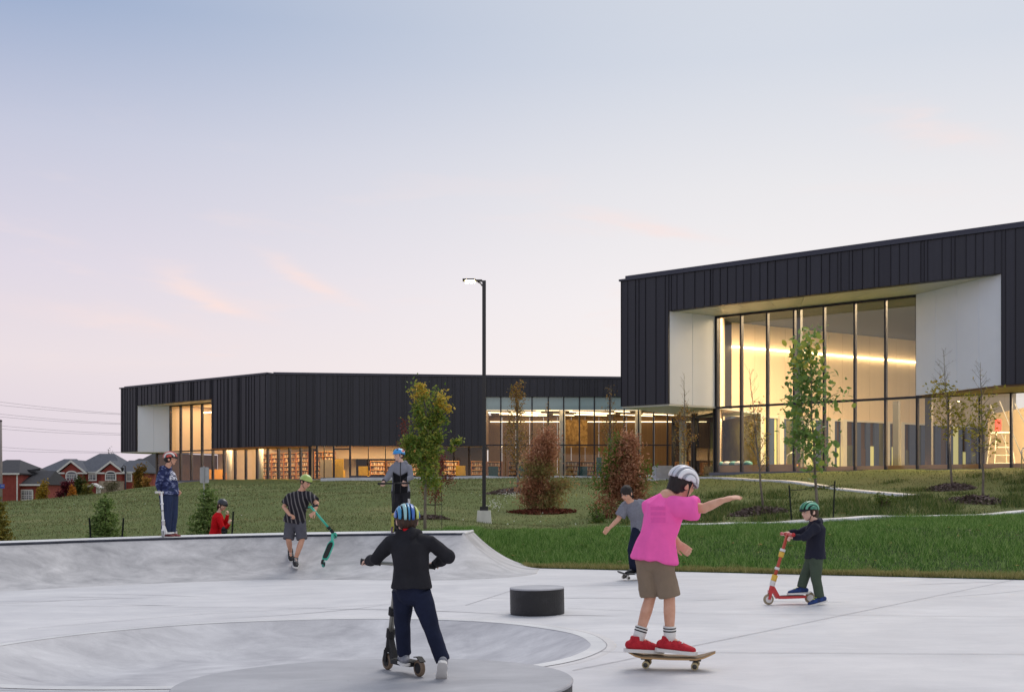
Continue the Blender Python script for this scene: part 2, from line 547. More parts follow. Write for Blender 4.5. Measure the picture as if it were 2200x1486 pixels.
sv = [np.column_stack([bowl + bo * o, pz((bowl + bo * o)[:, 0]) + h]) for o, h in ((0, 0.0), (.004, .003), (.22, .003), (.225, -.01))]
i3 = np.arange(kb * 4).reshape(4, kb); i4 = np.roll(i3, -1, 1)
np_mesh('bowl_edge', np.concatenate(sv), np.stack([i3[:-1], i3[1:], i4[1:], i4[:-1]], -1).reshape(-1, 4)[:, ::-1], M_conc, plaza)

def ribbon(name, pts, w, m, parent=None, dz=0.004, zf=None, th=0.0, kind=None):
    """flat strip following pts (x,y) on the surface zf"""
    pts = np.array(pts, float); t = np.gradient(pts, axis=0); t /= np.linalg.norm(t, axis=1)[:, None] + 1e-9
    nrm = np.stack([-t[:, 1], t[:, 0]], -1)
    ww = np.asarray(w) / 2 * np.ones(len(pts))
    a = pts + nrm * ww[:, None]; b = pts - nrm * ww[:, None]
    za = zf(a[:, 0], a[:, 1]) + dz; zb = zf(b[:, 0], b[:, 1]) + dz
    if th: za = zb = np.maximum(za, zb)
    k = len(pts)
    V = [np.column_stack([a, za]), np.column_stack([b, zb])]
    i = np.arange(k - 1)
    Fc = [np.stack([i, i + k, i + k + 1, i + 1], -1)]
    if th:
        V += [np.column_stack([a, za - th]), np.column_stack([b, zb - th])]
        Fc += [np.stack([i, i + 1, i + 1 + 2 * k, i + 2 * k], -1), np.stack([i + k, i + 3 * k, i + 3 * k + 1, i + k + 1], -1)]
    o = np_mesh(name, np.concatenate(V), np.concatenate(Fc)[:, ::-1], m, parent)
    if kind: tag(o, kind=kind)
    return o
# rim band of the bowl (trowelled edge strip) and the saw-cut joints of the slab
rim = np.vstack([bowl, bowl[:1]])
ctr = np.array([-2.0, 9.6])
outw = rim - ctr; outw /= np.linalg.norm(outw, axis=1)[:, None]
ribbon('rim_band', rim + outw * 0.07, 0.13, M_path, plaza, 0.006, lambda x, y: pz(x))
ribbon('joint', rim + outw * 0.14, 0.006, M_joint, plaza, 0.008, lambda x, y: pz(x))
def plz(x, y):
    return plaza_z(x, y)
def gpt(x, y):
    rx = (x - CX) / F
    Y = CH / ((y - HY) / F + SL * rx)
    return (rx * Y, Y)
for a, b in [((1560, 1373), (2180, 1245)), ((1330, 1420), (1560, 1373)), ((1500, 1318), (2300, 1326)), ((1290, 1400), (2300, 1406)), ((1230, 1440), (1330, 1420)),
             ((60, 1350), (430, 1319)), ((430, 1319), (980, 1290)), ((1000, 1300), (1100, 1268)), ((1220, 1306), (1500, 1318)), ((0, 1300), (700, 1306))]:
    A, B = np.array(gpt(*a)), np.array(gpt(*b))
    ribbon('joint', [A + (B - A) * t for t in np.linspace(0, 1, 12)], 0.009, M_joint, plaza, 0.005, lambda x, y: pz(x))

# faint wheel marks left on the slab
M_mark = mat('wheel_mark', (160, 159, 163), .7, c2=(188, 186, 188), scale=3)
rm = random.Random(21); mv, mf = [], []
for _ in range(34):
    x0_, y0_ = rm.uniform(-7, 8), rm.uniform(8, 18); an_ = rm.uniform(-.5, .5) + rm.choice([0, math.pi]); cu = rm.uniform(-.35, .35); ln_ = rm.uniform(.6, 3.2); w_ = rm.uniform(.006, .016)
    ps = []
    for i_ in range(10):
        ps.append((x0_, y0_)); x0_ += math.cos(an_) * ln_ / 9; y0_ += math.sin(an_) * ln_ / 9 * .8; an_ += cu * ln_ / 9
    pa = np.array(ps)
    if (bowl_sd(pa[:, 0], pa[:, 1]) > -.3).any() or (pa[:, 1] > np.minimum(edge_line(pa[:, 0]) - .3, 16.2)).any(): continue
    for i_ in range(10):
        t_ = pa[min(9, i_ + 1)] - pa[max(0, i_ - 1)]; t_ = t_ / np.linalg.norm(t_); nn_ = np.array([-t_[1], t_[0]]) * w_ * math.sin(math.pi * (i_ + .5) / 10)
        for sg_ in (1, -1):
            q_ = pa[i_] + nn_ * sg_; mv.append((q_[0], q_[1], float(pz(q_[0])) + .003))
    b0_ = len(mv) - 20
    mf += [(b0_ + 2 * i_, b0_ + 2 * i_ + 1, b0_ + 2 * i_ + 3, b0_ + 2 * i_ + 2) for i_ in range(9)]
tag(np_mesh('wheel_marks', np.array(mv), np.array(mf), M_mark, plaza), kind='stuff')

# --- round manual pad beside the bowl
DC = Vector((-0.86, 6.95)); DR = 1.235; DT = 0.12; DE = 0.80
dz0 = float(pz(DC.x))
disc = thing('skate_platform', 'large low round concrete platform with black painted side beside the bowl', 'platform', (DC.x, DC.y, dz0 - 0.35))
TILT = Vector((-SL, 0, 1)).normalized()
def oval(prof, z0):
    mb = MB(); n_ = 96; k_ = len(prof)
    vs_ = []
    for rr2, h in prof:
        for j in range(n_):
            x = rr2 * math.cos(2 * math.pi * j / n_); y = rr2 * DE * math.sin(2 * math.pi * j / n_)
            vs_.append((DC.x + x, DC.y + y, z0 + h + SL * x))
    fs_ = [(i * n_ + j, i * n_ + (j + 1) % n_, (i + 1) * n_ + (j + 1) % n_, (i + 1) * n_ + j) for i in range(k_ - 1) for j in range(n_)]
    fs_.append(tuple(range((k_ - 1) * n_, k_ * n_)))
    mb.add(vs_, fs_); return mb
oval([(DR, 0), (DR, DT + 0.33)], dz0 - 0.35).build('side', M_black, disc)
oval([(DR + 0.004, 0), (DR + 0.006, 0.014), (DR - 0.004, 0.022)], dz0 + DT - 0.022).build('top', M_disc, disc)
# --- black cylinder seat
cX, cY = gpt(1155, 1319.5); cY += 0.1
cz = float(pz(cX))
drum = thing('skate_drum', 'small black cylindrical block with grey concrete top on the plaza', 'block', (cX, cY, cz))
mb = MB(); mb.lathe((cX, cY, cz), [(0.287, 0.0), (0.29, 0.02), (0.29, 0.268)], 64, axis=TILT)
mb.build('side', M_black, drum, smooth=False)
mb = MB(); mb.lathe(Vector((cX, cY, cz)) + TILT * 0.268, [(0.2915, 0.0), (0.2915, 0.012), (0.285, 0.017)], 64, axis=TILT)
mb.build('top', M_disc, drum)

# --- quarter pipe: deck, coping and curved transition wrapping the right corner
QC = 0.66
cop_rx = np.array([-1.1, -0.7, -0.458, -0.39, -0.317, -0.26, -0.208, -0.13, -0.0442])
cop_Y = np.array([13.4, 15.9, 17.65, 18.3, 18.85, 19.15, 19.3, 19.1, 18.6])
cop = catmull(np.stack([cop_rx * cop_Y, cop_Y], -1), 8, closed=False)
corner = cop[-1]
backc = np.array([-0.72, 20.1])
side = np.array([corner + (backc - corner) * t for t in np.linspace(0, 1, 9)])
tan = np.gradient(cop, axis=0); tan /= np.linalg.norm(tan, axis=1)[:, None]
fn = np.stack([tan[:, 1], -tan[:, 0]], -1)
pathp, nrmp, runp = list(cop), list(fn), list(1.35 + 0.25 * np.clip((cop[:, 0] + 8) / 7, 0, 1))
rn = np.array([0.985, -0.17])
for t in np.linspace(0.08, 0.92, 9):
    v = fn[-1] * (1 - t) + rn * t
    pathp.append(corner); nrmp.append(v / np.linalg.norm(v)); runp.append(1.6 - 0.35 * t)
for i, p in enumerate(side):
    pathp.append(p); nrmp.append(rn * (1 - i / 8) + np.array([0.995, -0.1]) * i / 8); runp.append(1.25)
pathp, nrmp, runp = np.array(pathp), np.array(nrmp), np.array(runp)
NV = 18
V = []
for j in range(NV + 1):
    v = j / NV
    q = pathp + nrmp * (runp * v)[:, None]
    z = pz(q[:, 0]) + QC * (1 - v) ** 2 + 0.004
    V.append(np.column_stack([q, z]))
V.append(np.column_stack([pathp + nrmp * (runp * 1.02)[:, None], pz(pathp[:, 0]) - 0.05]))
k = len(pathp)
idx = np.arange(k * len(V)).reshape(len(V), k)
fq = np.stack([idx[:-1, :-1], idx[1:, :-1], idx[1:, 1:], idx[:-1, 1:]], -1).reshape(-1, 4)
qp = thing('quarter_pipe', 'long low concrete quarter pipe with dark steel coping behind the plaza', 'skate ramp', (-4, 19, 0))
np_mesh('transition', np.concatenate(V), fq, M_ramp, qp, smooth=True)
sk_ = [tuple(V[j][-1]) for j in range(NV + 1)]
mb = MB(); mb.add(sk_ + [(x, y, -0.4) for x, y, z in sk_], [(i, i + 1, NV + 2 + i, NV + 1 + i) for i in range(NV)])
mb.build('end_wall', M_ramp, qp)
def ztop(p): return float(pz(p[0])) + QC
deckb = cop + np.array([0, 1.42]); deckb[-1] = backc
n_ = len(cop)
dv = [(p[0], p[1], ztop(p) + 0.006) for p in cop] + [(p[0], p[1], ztop(p) + 0.006) for p in deckb] + [(p[0], p[1] + 0.005, -0.3) for p in deckb]
mb = MB(); mb.add(dv, [(i, i + 1, n_ + i + 1, n_ + i) for i in range(n_ - 1)] + [(n_ + i, n_ + i + 1, 2 * n_ + i + 1, 2 * n_ + i) for i in range(n_ - 1)])
mb.build('deck', M_path, qp)
mb = MB(); mb.tube([(p[0] + f_[0] * 0.01, p[1] + f_[1] * 0.01, ztop(p) - 0.022) for p, f_ in zip(cop, fn)], 0.033, 10)
mb.build('coping', M_steel, qp, smooth=True)
mb = MB(); mb.tube([(p[0] + 0.01, p[1], ztop(p) - 0.012) for p in side], 0.028, 10)
mb.build('coping', M_path, qp, smooth=True)

# ================================================================== SETTING: terrain
def coping_Y(rx):
    return np.interp(rx, cop_rx, cop_Y)
def edgeY(rx):
    rx = np.asarray(rx, float)
    right = (19.5 + 0.667 * 0.41) / (1 + 0.667 * rx)
    left = coping_Y(rx) + 1.40
    w = smooth01(-0.046, 0.012, rx)
    return np.where(rx > 0.012, right, left * (1 - w) + right * w)
def edgeZ(rx):
    rx = np.asarray(rx, float)
    X = rx * edgeY(rx)
    ram = QC * np.clip(1 - (X + 0.72) / 1.2, 0, 1) ** 2
    return pz(X) + np.where(rx < -0.036, QC - 0.10, np.maximum(ram - 0.09, 0.015))
TP = [(2200, 30, .80), (1800, 29, .62), (1480, 27.5, .48), (1250, 26, .46), (1100, 25.5, .45), (2700, 30, 1.1), (2500, 44, 2.2),
      (2200, 49.5, 2.42), (1970, 51.5, 2.42), (1540, 58, 2.3), (1440, 64, 2.35), (2600, 70, 2.5), (2045, 45, 1.66), (2110, 38, 1.1), (1640, 35, .78),
      (1750, 30, .62), (1960, 42, 1.3), (1165, 42, .78), (1345, 38, .6), (1110, 52, 1.5), (1312, 62, 2.0), (1040, 34, .34), (935, 33, .62), (905, 26, .45),
      (740, 88, 2.5), (575, 89, 2.5), (1040, 88, 2.75), (1300, 84, 2.7), (385, 98, 2.45), (600, 110, 2.6), (1000, 120, 2.6), (1500, 120, 2.6),
      (300, 95, 2.0), (200, 80, 1.42), (100, 72, 1.05), (0, 65, .82), (-200, 60, .5), (-500, 55, .2), (200, 108, 0.2), (0, 95, -.6), (300, 125, -.3), (-300, 90, -1.0), (100, 130, -1.3),
      (100, 21.5, .12), (300, 22.5, .12), (470, 22.5, .13), (600, 22.5, .35), (800, 22.5, .48), (960, 23.5, .5), (-300, 19, .0), (-600, 17, .0),
      (300, 45, .66), (600, 50, 1.05), (0, 40, .35), (900, 60, 1.55), (750, 35, .55), (100, 30, .2), (500, 30, .33), (-400, 35, .0)]
tp = np.array([((x - CX) / F * Y, Y, z) for x, Y, z in TP])
def _phi(d2):
    return 0.5 * d2 * np.log(d2 + 1e-9)
def _feat(X, Y):
    return np.stack([X / 10, Y / 10], -1)
_A = _feat(tp[:, 0], tp[:, 1]); _n = len(tp)
_K = _phi(((_A[:, None] - _A[None]) ** 2).sum(-1)) + 0.02 * np.eye(_n)
_Pm = np.column_stack([np.ones(_n), _A])
_S = np.block([[_K, _Pm], [_Pm.T, np.zeros((3, 3))]])
_w = np.linalg.solve(_S, np.concatenate([tp[:, 2], np.zeros(3)]))
def rbf(X, Y):
    sh = X.shape
    q = _feat(X.ravel(), Y.ravel()); o = np.zeros(len(q))
    for s_ in range(0, len(q), 20000):
        qq = q[s_:s_ + 20000]
        o[s_:s_ + 20000] = _phi(((qq[:, None] - _A[None]) ** 2).sum(-1)) @ _w[:_n] + _w[_n] + qq @ _w[_n + 1:]
    return o.reshape(sh)
def terr(X, Y):
    X = np.asarray(X, float); Y = np.asarray(Y, float)
    rx = X / np.maximum(Y, 1)
    e = edgeY(rx)
    v = Y - e
    z = np.clip(rbf(np.clip(X, -60, 60), np.minimum(Y, 130)), -1.6, 2.75)
    w = np.where(rx < -0.04, smooth01(0, 1.6, v), smooth01(0, 6.0, v) * 0.55 + 0.45 * np.clip(v / 6, 0, 1))
    z = edgeZ(rx) * (1 - w) + z * w
    far = smooth01(125, 175, Y)
    far = np.maximum(far, smooth01(60, 90, np.abs(X)))
    z = z * (1 - far) - 1.4 * far
    b = 0.05 * smooth01(2, 8, v)
    z = z + b * (np.sin(X * 0.9 + 1.3 * np.sin(Y * 0.31)) * np.cos(Y * 0.53 + X * 0.21)) + 0.012 * np.sin(X * 2.9 + Y) * smooth01(.3, 3, v)
    return z
def tz(X, Y):
    return float(terr(np.array([X]), np.array([Y]))[0])

def grass_mat(name, a, b_, dry, dryamt=0.5, sc=0.35):
    m = bpy.data.materials.new(name); m.use_nodes = True
    t = m.node_tree; b = t.nodes['Principled BSDF']; b.inputs['Roughness'].default_value = 0.9; b.inputs['Specular IOR Level'].default_value = 0.1
    co = t.nodes.new('ShaderNodeTexCoord')
    n1 = t.nodes.new('ShaderNodeTexNoise'); n1.inputs['Scale'].default_value = sc; n1.inputs['Detail'].default_value = 10; n1.inputs['Roughness'].default_value = 0.7
    n2 = t.nodes.new('ShaderNodeTexNoise'); n2.inputs['Scale'].default_value = 9; n2.inputs['Detail'].default_value = 8; n2.inputs['Roughness'].default_value = 0.75
    n3 = t.nodes.new('ShaderNodeTexNoise'); n3.inputs['Scale'].default_value = 0.16; n3.inputs['Detail'].default_value = 7; n3.inputs['Roughness'].default_value = 0.65
    for n in (n1, n2, n3): t.links.new(co.outputs['Object'], n.inputs[0])
    r1 = t.nodes.new('ShaderNodeValToRGB')
    r1.color_ramp.elements[0].position = .3; r1.color_ramp.elements[0].color = (*s2l(a), 1)
    r1.color_ramp.elements[1].position = .7; r1.color_ramp.elements[1].color = (*s2l(b_), 1)
    ad = t.nodes.new('ShaderNodeMath'); ad.operation = 'MULTIPLY_ADD'; ad.inputs[1].default_value = 0.55
    hf = t.nodes.new('ShaderNodeMath'); hf.operation = 'MULTIPLY'; hf.inputs[1].default_value = 0.5
    t.links.new(n1.outputs[0], hf.inputs[0]); t.links.new(n2.outputs[0], ad.inputs[0]); t.links.new(hf.outputs[0], ad.inputs[2])
    t.links.new(ad.outputs[0], r1.inputs[0])
    mr_ = t.nodes.new('ShaderNodeMapRange'); mr_.inputs['From Min'].default_value = .52; mr_.inputs['From Max'].default_value = .68; mr_.inputs['To Max'].default_value = dryamt
    t.links.new(n3.outputs[0], mr_.inputs[0])
    mx = t.nodes.new('ShaderNodeMix'); mx.data_type = 'RGBA'; mx.inputs[7].default_value = (*s2l(dry), 1)
    t.links.new(mr_.outputs[0], mx.inputs[0]); t.links.new(r1.outputs[0], mx.inputs[6]); t.links.new(mx.outputs[2], b.inputs['Base Color'])
    bp = t.nodes.new('ShaderNodeBump'); bp.inputs['Strength'].default_value = 0.6; bp.inputs['Distance'].default_value = 0.08
    t.links.new(n2.outputs[0], bp.inputs['Height']); t.links.new(bp.outputs[0], b.inputs['Normal'])
    return m
M_hill = grass_mat('hill_grass', (74, 86, 48), (110, 120, 72), (134, 130, 90), 0.6)
M_strip = grass_mat('lush_grass', (36, 50, 26), (70, 88, 48), (88, 96, 58), 0.3, 0.8)

rxs = np.unique(np.concatenate([np.linspace(-1.15, -0.5, 50), np.linspace(-0.5, 0.5, 300), np.linspace(0.5, 1.15, 50)]))
vv = np.concatenate([[0.0, 0.0], np.geomspace(0.05, 650, 170)])
ex = edgeY(rxs)
gy = ex[None, :] + vv[:, None]
gx = rxs[None, :] * gy
gz = terr(gx, gy)
gz[0] -= 0.25
nx, ny = len(rxs), len(vv)
idx = np.arange(nx * ny).reshape(ny, nx)
fq = np.stack([idx[:-1, :-1], idx[:-1, 1:], idx[1:, 1:], idx[1:, :-1]], -1).reshape(-1, 4)
ground = np_mesh('ground', np.stack([gx, gy, gz], -1).reshape(-1, 3), fq, [M_hill, M_strip], smooth=True)
tag(ground, kind='structure')
def path_v(rx):                     # the concrete path behind the lush strip
    py_ = np.interp(rx, [.012, .06, .16, .29, .46, .7, 1.2], [26.0, 26.8, 28.0, 29.4, 30.4, 30.8, 31])
    lv = np.interp(rx, [-1.1, -.2, -.05, .012], [3.5, 3.2, 5.2, 6.4])
    return np.where(rx > .012, py_ - edgeY(rx), lv)
cr_ = (rxs[:-1] + rxs[1:]) / 2
cv = (vv[:-1] + vv[1:]) / 2
ground.data.polygons.foreach_set('material_index', (cv[:, None] < path_v(cr_)[None, :]).astype(np.int32).ravel())
far = MB(); far.add([(-2500, 100, -1.7), (2500, 100, -1.7), (2500, 3000, -1.7), (-2500, 3000, -1.7)], [(0, 1, 2, 3)])
tag(far.build('far_ground', M_hill), kind='structure')

# paths: the walk at the top of the lush bank, the walk from the entrance, the library apron
rp_ = np.linspace(0.085, 0.95, 60)
yy = edgeY(rp_) + path_v(rp_)
tag(ribbon('path', np.stack([rp_ * yy, yy], -1), 0.85, M_path, None, 0.05, terr, 0.12), kind='structure')
def ppx(lst):
    return catmull([((x - CX) / F * Y, Y) for x, Y in lst], 8, closed=False)
tag(ribbon('path', ppx([(1330, 68), (1440, 61), (1520, 56), (1620, 52.5), (1740, 48.5), (1860, 44.5), (1970, 41)]), .8, M_path, None, 0.03, terr, 0.12), kind='structure')
tag(ribbon('path', ppx([(700, 89.6), (850, 88.6), (1000, 88.2), (1150, 88.0), (1300, 87), (1420, 80), (1480, 68)]), 2.4, M_path, None, 0.10, terr, 0.25), kind='structure')

# ---- grass blades
def blades(name, X, Y, h, w, m, lean=0.5):
    n = len(X)
    Z = terr(X, Y)
    a = rng.uniform(0, 2 * np.pi, n); b = rng.uniform(0, 2 * np.pi, n)
    dx, dy = np.cos(a) * w, np.sin(a) * w
    l = rng.uniform(0.1, lean, n) * h
    v = np.empty((n, 3, 3))
    v[:, 0] = np.stack([X - dx, Y - dy, Z - 0.01], -1); v[:, 1] = np.stack([X + dx, Y + dy, Z - 0.01], -1)
    v[:, 2] = np.stack([X + np.cos(b) * l, Y + np.sin(b) * l, Z + h], -1)
    o = np_mesh(name, v.reshape(-1, 3), np.arange(n * 3).reshape(-1, 3), m)
    return tag(o, kind='stuff')
M_bl1 = island('lush_blade', [(58, 92, 34), (88, 128, 54), (122, 158, 78), (166, 184, 116)], 0.7, 0.25)
M_bl2 = island('hill_blade', [(78, 86, 52), (100, 108, 68), (120, 124, 82), (148, 140, 100)], 0.8, 0.2)
M_bl3 = island('edge_blade', [(124, 128, 70), (156, 148, 92), (184, 172, 120)], 0.8, 0.2)
n = 190000
r_ = rng.uniform(-0.06, 0.62, n); u = rng.uniform(0, 1, n)
v_ = 0.12 + u ** 0.8 * (path_v(r_) - 0.55)
Y = edgeY(r_) + v_
_x = r_ * Y
cl = 0.55 + 0.45 * np.sin(_x * 7.3 + 2.1 * np.sin(Y * 3.3) + np.sin(_x * 2.2)) * np.sin(Y * 6.1 + 1.7 * np.sin(_x * 3.7)) + 0.3 * np.sin(_x * 1.3 + Y * .9)
tag(blades('lush_grass', r_ * Y, Y, rng.uniform(0.05, 0.13, n) * (0.35 + 0.9 * np.clip(cl, 0, 1.3)), rng.uniform(.004, .009, n), M_bl1, 1.1),
    'short lush green turf on the bank between plaza and path', 'grass')
n = 26000
r_ = rng.uniform(0.01, 0.6, n); Y = edgeY(r_) + np.abs(rng.normal(0.02, 0.28, n)) * (.6 + .5 * np.sin(r_ * 90 + 3 * np.sin(r_ * 37)))
Y = np.maximum(Y, edgeY(r_) - .02)
tag(blades('dry_grass', r_ * Y, Y, rng.uniform(0.03, 0.09, n), rng.uniform(.003, .007, n), M_bl3, 1.2), 'dry yellowish grass fringe along the plaza edge', 'grass')
n = 26000
r_ = rng.uniform(-0.56, -0.03, n); Y = edgeY(r_) + rng.uniform(0.02, 1, n) ** 1.4 * 6
tag(blades('ramp_grass', r_ * Y, Y, rng.uniform(0.04, 0.10, n), rng.uniform(.004, .009, n), M_bl1, 0.8), 'green turf growing behind the quarter pipe deck', 'grass')
n = 110000
r_ = rng.uniform(-0.62, 0.62, n); d = rng.uniform(0, 1, n) ** 1.5
Y = edgeY(r_) + path_v(r_) + 0.6 + d * 62
ok = ~((r_ * Y * 0.6 + Y * 0.8 > 53.6) & (r_ > 0.09)) & (Y < 89)
r_, Y, d = r_[ok], Y[ok], d[ok]
s_ = (1 + 2.2 * d)
tag(blades('hill_grass', r_ * Y, Y, rng.uniform(0.025, 0.06, len(Y)) * s_ ** .7, rng.uniform(.006, .012, len(Y)) * s_, M_bl2, 1.3), 'dull mown grass over the hill below the buildings', 'grass')
# weedy rough ground on the right-hand slope
n = 36000
k_ = rng.integers(0, 160, n)
cxw = rng.uniform(0.1, 0.6, 160); cvw = rng.uniform(0.5, 18, 160); hs = rng.uniform(.5, 1.3, 160)
r_ = cxw[k_] + rng.normal(0, .009, n); Y = edgeY(r_) + path_v(r_) + cvw[k_] + rng.normal(0, .35, n)
ok = (Y > edgeY(r_) + path_v(r_) + .6) & (r_ * Y * 0.6 + Y * 0.8 < 53.3)
M_bl4 = island('weed_blade', [(54, 74, 36), (78, 98, 48), (102, 118, 62), (146, 140, 98)], 0.8, 0.25)
tag(blades('weeds', (r_ * Y)[ok], Y[ok], (rng.uniform(.08, .26, n) * hs[k_])[ok], rng.uniform(.008, .02, n)[ok], M_bl4, 1.0), 'tall unmown weeds on the slope below the glazed hall', 'weeds')
n = 170
fx = np.concatenate([rng.normal(1060, 12, 60), rng.normal(1100, 14, 70), rng.uniform(20, 1500, 40)]); fy = np.concatenate([rng.normal(43, 1.5, 60), rng.normal(48, 1.5, 70), rng.uniform(28, 70, 40)])
M_fl = mat('white_petal', (225, 225, 215), 0.7)
mbf = MB()
for x, Y_ in zip(fx, fy):
    X_ = (x - CX) / F * Y_
    mbf.ell((X_, Y_, tz(X_, Y_) + 0.13), (.02, .02, .014), n=5, m=4)
tag(mbf.build('clover_flowers', M_fl), 'small white clover flowers scattered over the grass', 'flowers', kind='stuff')

n = 700
r_ = rng.uniform(-0.45, 0.5, n); Y = edgeY(r_) + rng.uniform(0.3, 45, n)
ok = (r_ * Y * 0.6 + Y * 0.8 < 53.0) | (r_ < 0.09)
M_fall = island('fallen_leaf', [(146, 112, 58), (176, 138, 70), (122, 84, 52), (160, 150, 110)], .8, .2)
X_, Y_ = (r_ * Y)[ok], Y[ok]; Z_ = terr(X_, Y_) + .06; nn_ = len(X_)
a_ = rng.uniform(0, 6.28, nn_); s_ = rng.uniform(.03, .06, nn_)
V_ = np.stack([np.stack([X_ + np.cos(a_ + k_) * s_, Y_ + np.sin(a_ + k_) * s_, Z_ + .02 * np.sin(k_ * 2)], -1) for k_ in (0, 1.3, 3.1, 4.6)], 1)
tag(np_mesh('fallen_leaves', V_.reshape(-1, 3), np.arange(nn_ * 4).reshape(-1, 4), M_fall), 'scattered fallen leaves on the grass slope', 'leaves', kind='stuff')

# ================================================================== BUILDINGS
M_clad = [mat('charcoal_metal_%d' % i, c, 0.42, var=0.10, scale=1.2, stretch=(2, 2, .25), metal=0.15, bump=0.03, bscale=6)
          for i, c in enumerate([(41, 42, 52), (38, 39, 49), (44, 45, 55), (26, 27, 35), (41, 42, 51)])]
M_seam = mat('dark_seam_backing', (18, 18, 24), 0.6, var=0.1)
M_cap = mat('parapet_cap_metal', (58, 60, 72), 0.4, metal=0.3, var=0.08)
M_white = mat('white_composite_panel', (228, 233, 240), 0.35, var=0.02, scale=0.6)
M_soff = mat('pale_soffit', (206, 206, 200), 0.45, var=0.03)
M_mull = mat('anodised_mullion', (48, 48, 54), 0.45, metal=0.4, var=0.08)
M_sill = mat('metal_sill', (104, 106, 122), 0.5, metal=0.2, var=0.08)
M_glass = glass('clear_glass', (0.92, 0.92, 0.90), 2.0)
M_glassL = glass('library_glass', (0.94, 0.93, 0.90), 1.3)
M_glass2 = glass('tinted_glass', (0.74, 0.76, 0.70), 1.8)
M_span = mat('sky_reflection_spandrel', (150, 170, 170), 0.15, var=0.10, scale=0.5, spec=0.8, stretch=(.3, 1, 3))  # opaque spandrel; pale grey-green colour stands in for reflected sky
M_cream = mat('cream_wall', (234, 213, 184), 0.7, var=0.04, scale=0.5, stretch=(3, 3, .2))
M_ceil = mat('grey_ceiling', (74, 84, 98), 0.8, var=0.1, stretch=(.3, 3, 1))
M_wood = mat('warm_wood', (190, 118, 48), 0.5, var=0.15, scale=2, stretch=(1, 1, 6))
M_shelf = mat('pale_shelf_wood', (214, 156, 86), 0.5, var=0.1)
M_bronze = mat('bronze_wall_panel', (116, 88, 58), 0.55, var=0.15, scale=0.8, stretch=(4, 4, .2))
M_tan = mat('tan_deck_tile', (206, 158, 106), 0.5, var=0.06)
M_floor = mat('interior_floor', (150, 136, 116), 0.4, var=0.08)
M_strip_l = mat('lit_light_strip', (255, 240, 215), 0.5, emit=(255, 226, 176), estr=6.5)
M_strip_s = mat('dim_light_strip', (255, 240, 215), 0.5, emit=(255, 230, 186), estr=4.5)
M_slate = mat('slate_blue_fin', (66, 84, 112), 0.5, var=0.12, scale=1, stretch=(3, 3, .3))
M_olive = mat('olive_window', (130, 130, 72), 0.25, c2=(76, 80, 50), scale=0.6)
M_rearwin = mat('lit_rear_window', (200, 196, 130), 0.3, emit=(226, 214, 140), estr=0.45)
M_umber = mat('umber_panel', (92, 74, 56), 0.5, var=0.15)
M_colm = mat('white_column', (222, 216, 202), 0.5, var=0.02)
M_colm2 = mat('grey_column', (116, 116, 112), 0.5, var=0.03)
M_teal = mat('teal_upholstery', (34, 96, 104), 0.8, var=0.12, bump=0.1)
M_yel = mat('yellow_upholstery', (222, 172, 38), 0.8, var=0.08, bump=0.1)
M_red = mat('red_plastic', (206, 40, 30), 0.4, var=0.05)
M_book = island('book_spines', [(90, 60, 44), (186, 130, 74), (224, 206, 170), (132, 64, 44), (84, 84, 92), (206, 160, 104), (236, 226, 204), (110, 104, 72), (170, 106, 62)], 0.6)

class Face:
    """a facade: origin o, direction l along it, inward normal n"""
    def __init__(s, o, l, n):
        s.o, s.l, s.n = Vector((*o, 0)), Vector((*l, 0)).normalized(), Vector((*n, 0)).normalized()
        s.rz = math.atan2(s.l.y, s.l.x)
    def q(s, t, d, z):
        return s.o + s.l * t + s.n * d + Vector((0, 0, z))
    def t_of(s, px, d=0.0):
        r = (px - CX) / F
        b = s.o + s.n * d
        return (r * b.y - b.x) / (s.l.x - r * s.l.y)
    def box(s, name, t0, t1, d0, d1, z0, z1, m, parent):
        return ubox(name, s.q((t0 + t1) / 2, (d0 + d1) / 2, (z0 + z1) / 2), (abs(t1 - t0), abs(d1 - d0), z1 - z0), m, parent, s.rz)
    def clad(s, parent, t0, t1, zb, zt, seed, avg=0.42):
        """standing-seam panels of uneven width; zb/zt are functions of t returning a list of (z0, z1) spans"""
        r = random.Random(seed); t = t0
        while t < t1 - 0.02:
            w = r.choice([0.16, 0.22, 0.34, 0.42, 0.42, 0.5, 0.58, 0.66]) * avg / 0.42
            if t + w > t1 - 0.12: w = t1 - t
            for bk in zb.get('breaks', []):
                if t < bk - 1e-6 < t + w: w = bk - t
            c = t + w / 2
            for z0, z1 in zt(c):
                pr = r.uniform(0.0, 0.02)
                s.box('cladding_panel', t + 0.017, t + w - 0.017, -0.05 - pr, 0.02, z0, z1, r.choice(M_clad[:3] + M_clad[4:]), parent)
                s.box('seam', t - 0.014, t + 0.014, -0.10, 0.01, z0 + 0.004, z1 - 0.004, M_clad[3], parent)
            t += w
    def prism(s, name, pts, z0, z1, m, parent):
        """vertical prism over plan points (t, d)"""
        mb = MB(); mb.poly([s.q(t, d, z0) for t, d in pts], (0, 0, z1 - z0))
        return mb.build(name, m, parent, fix=True)

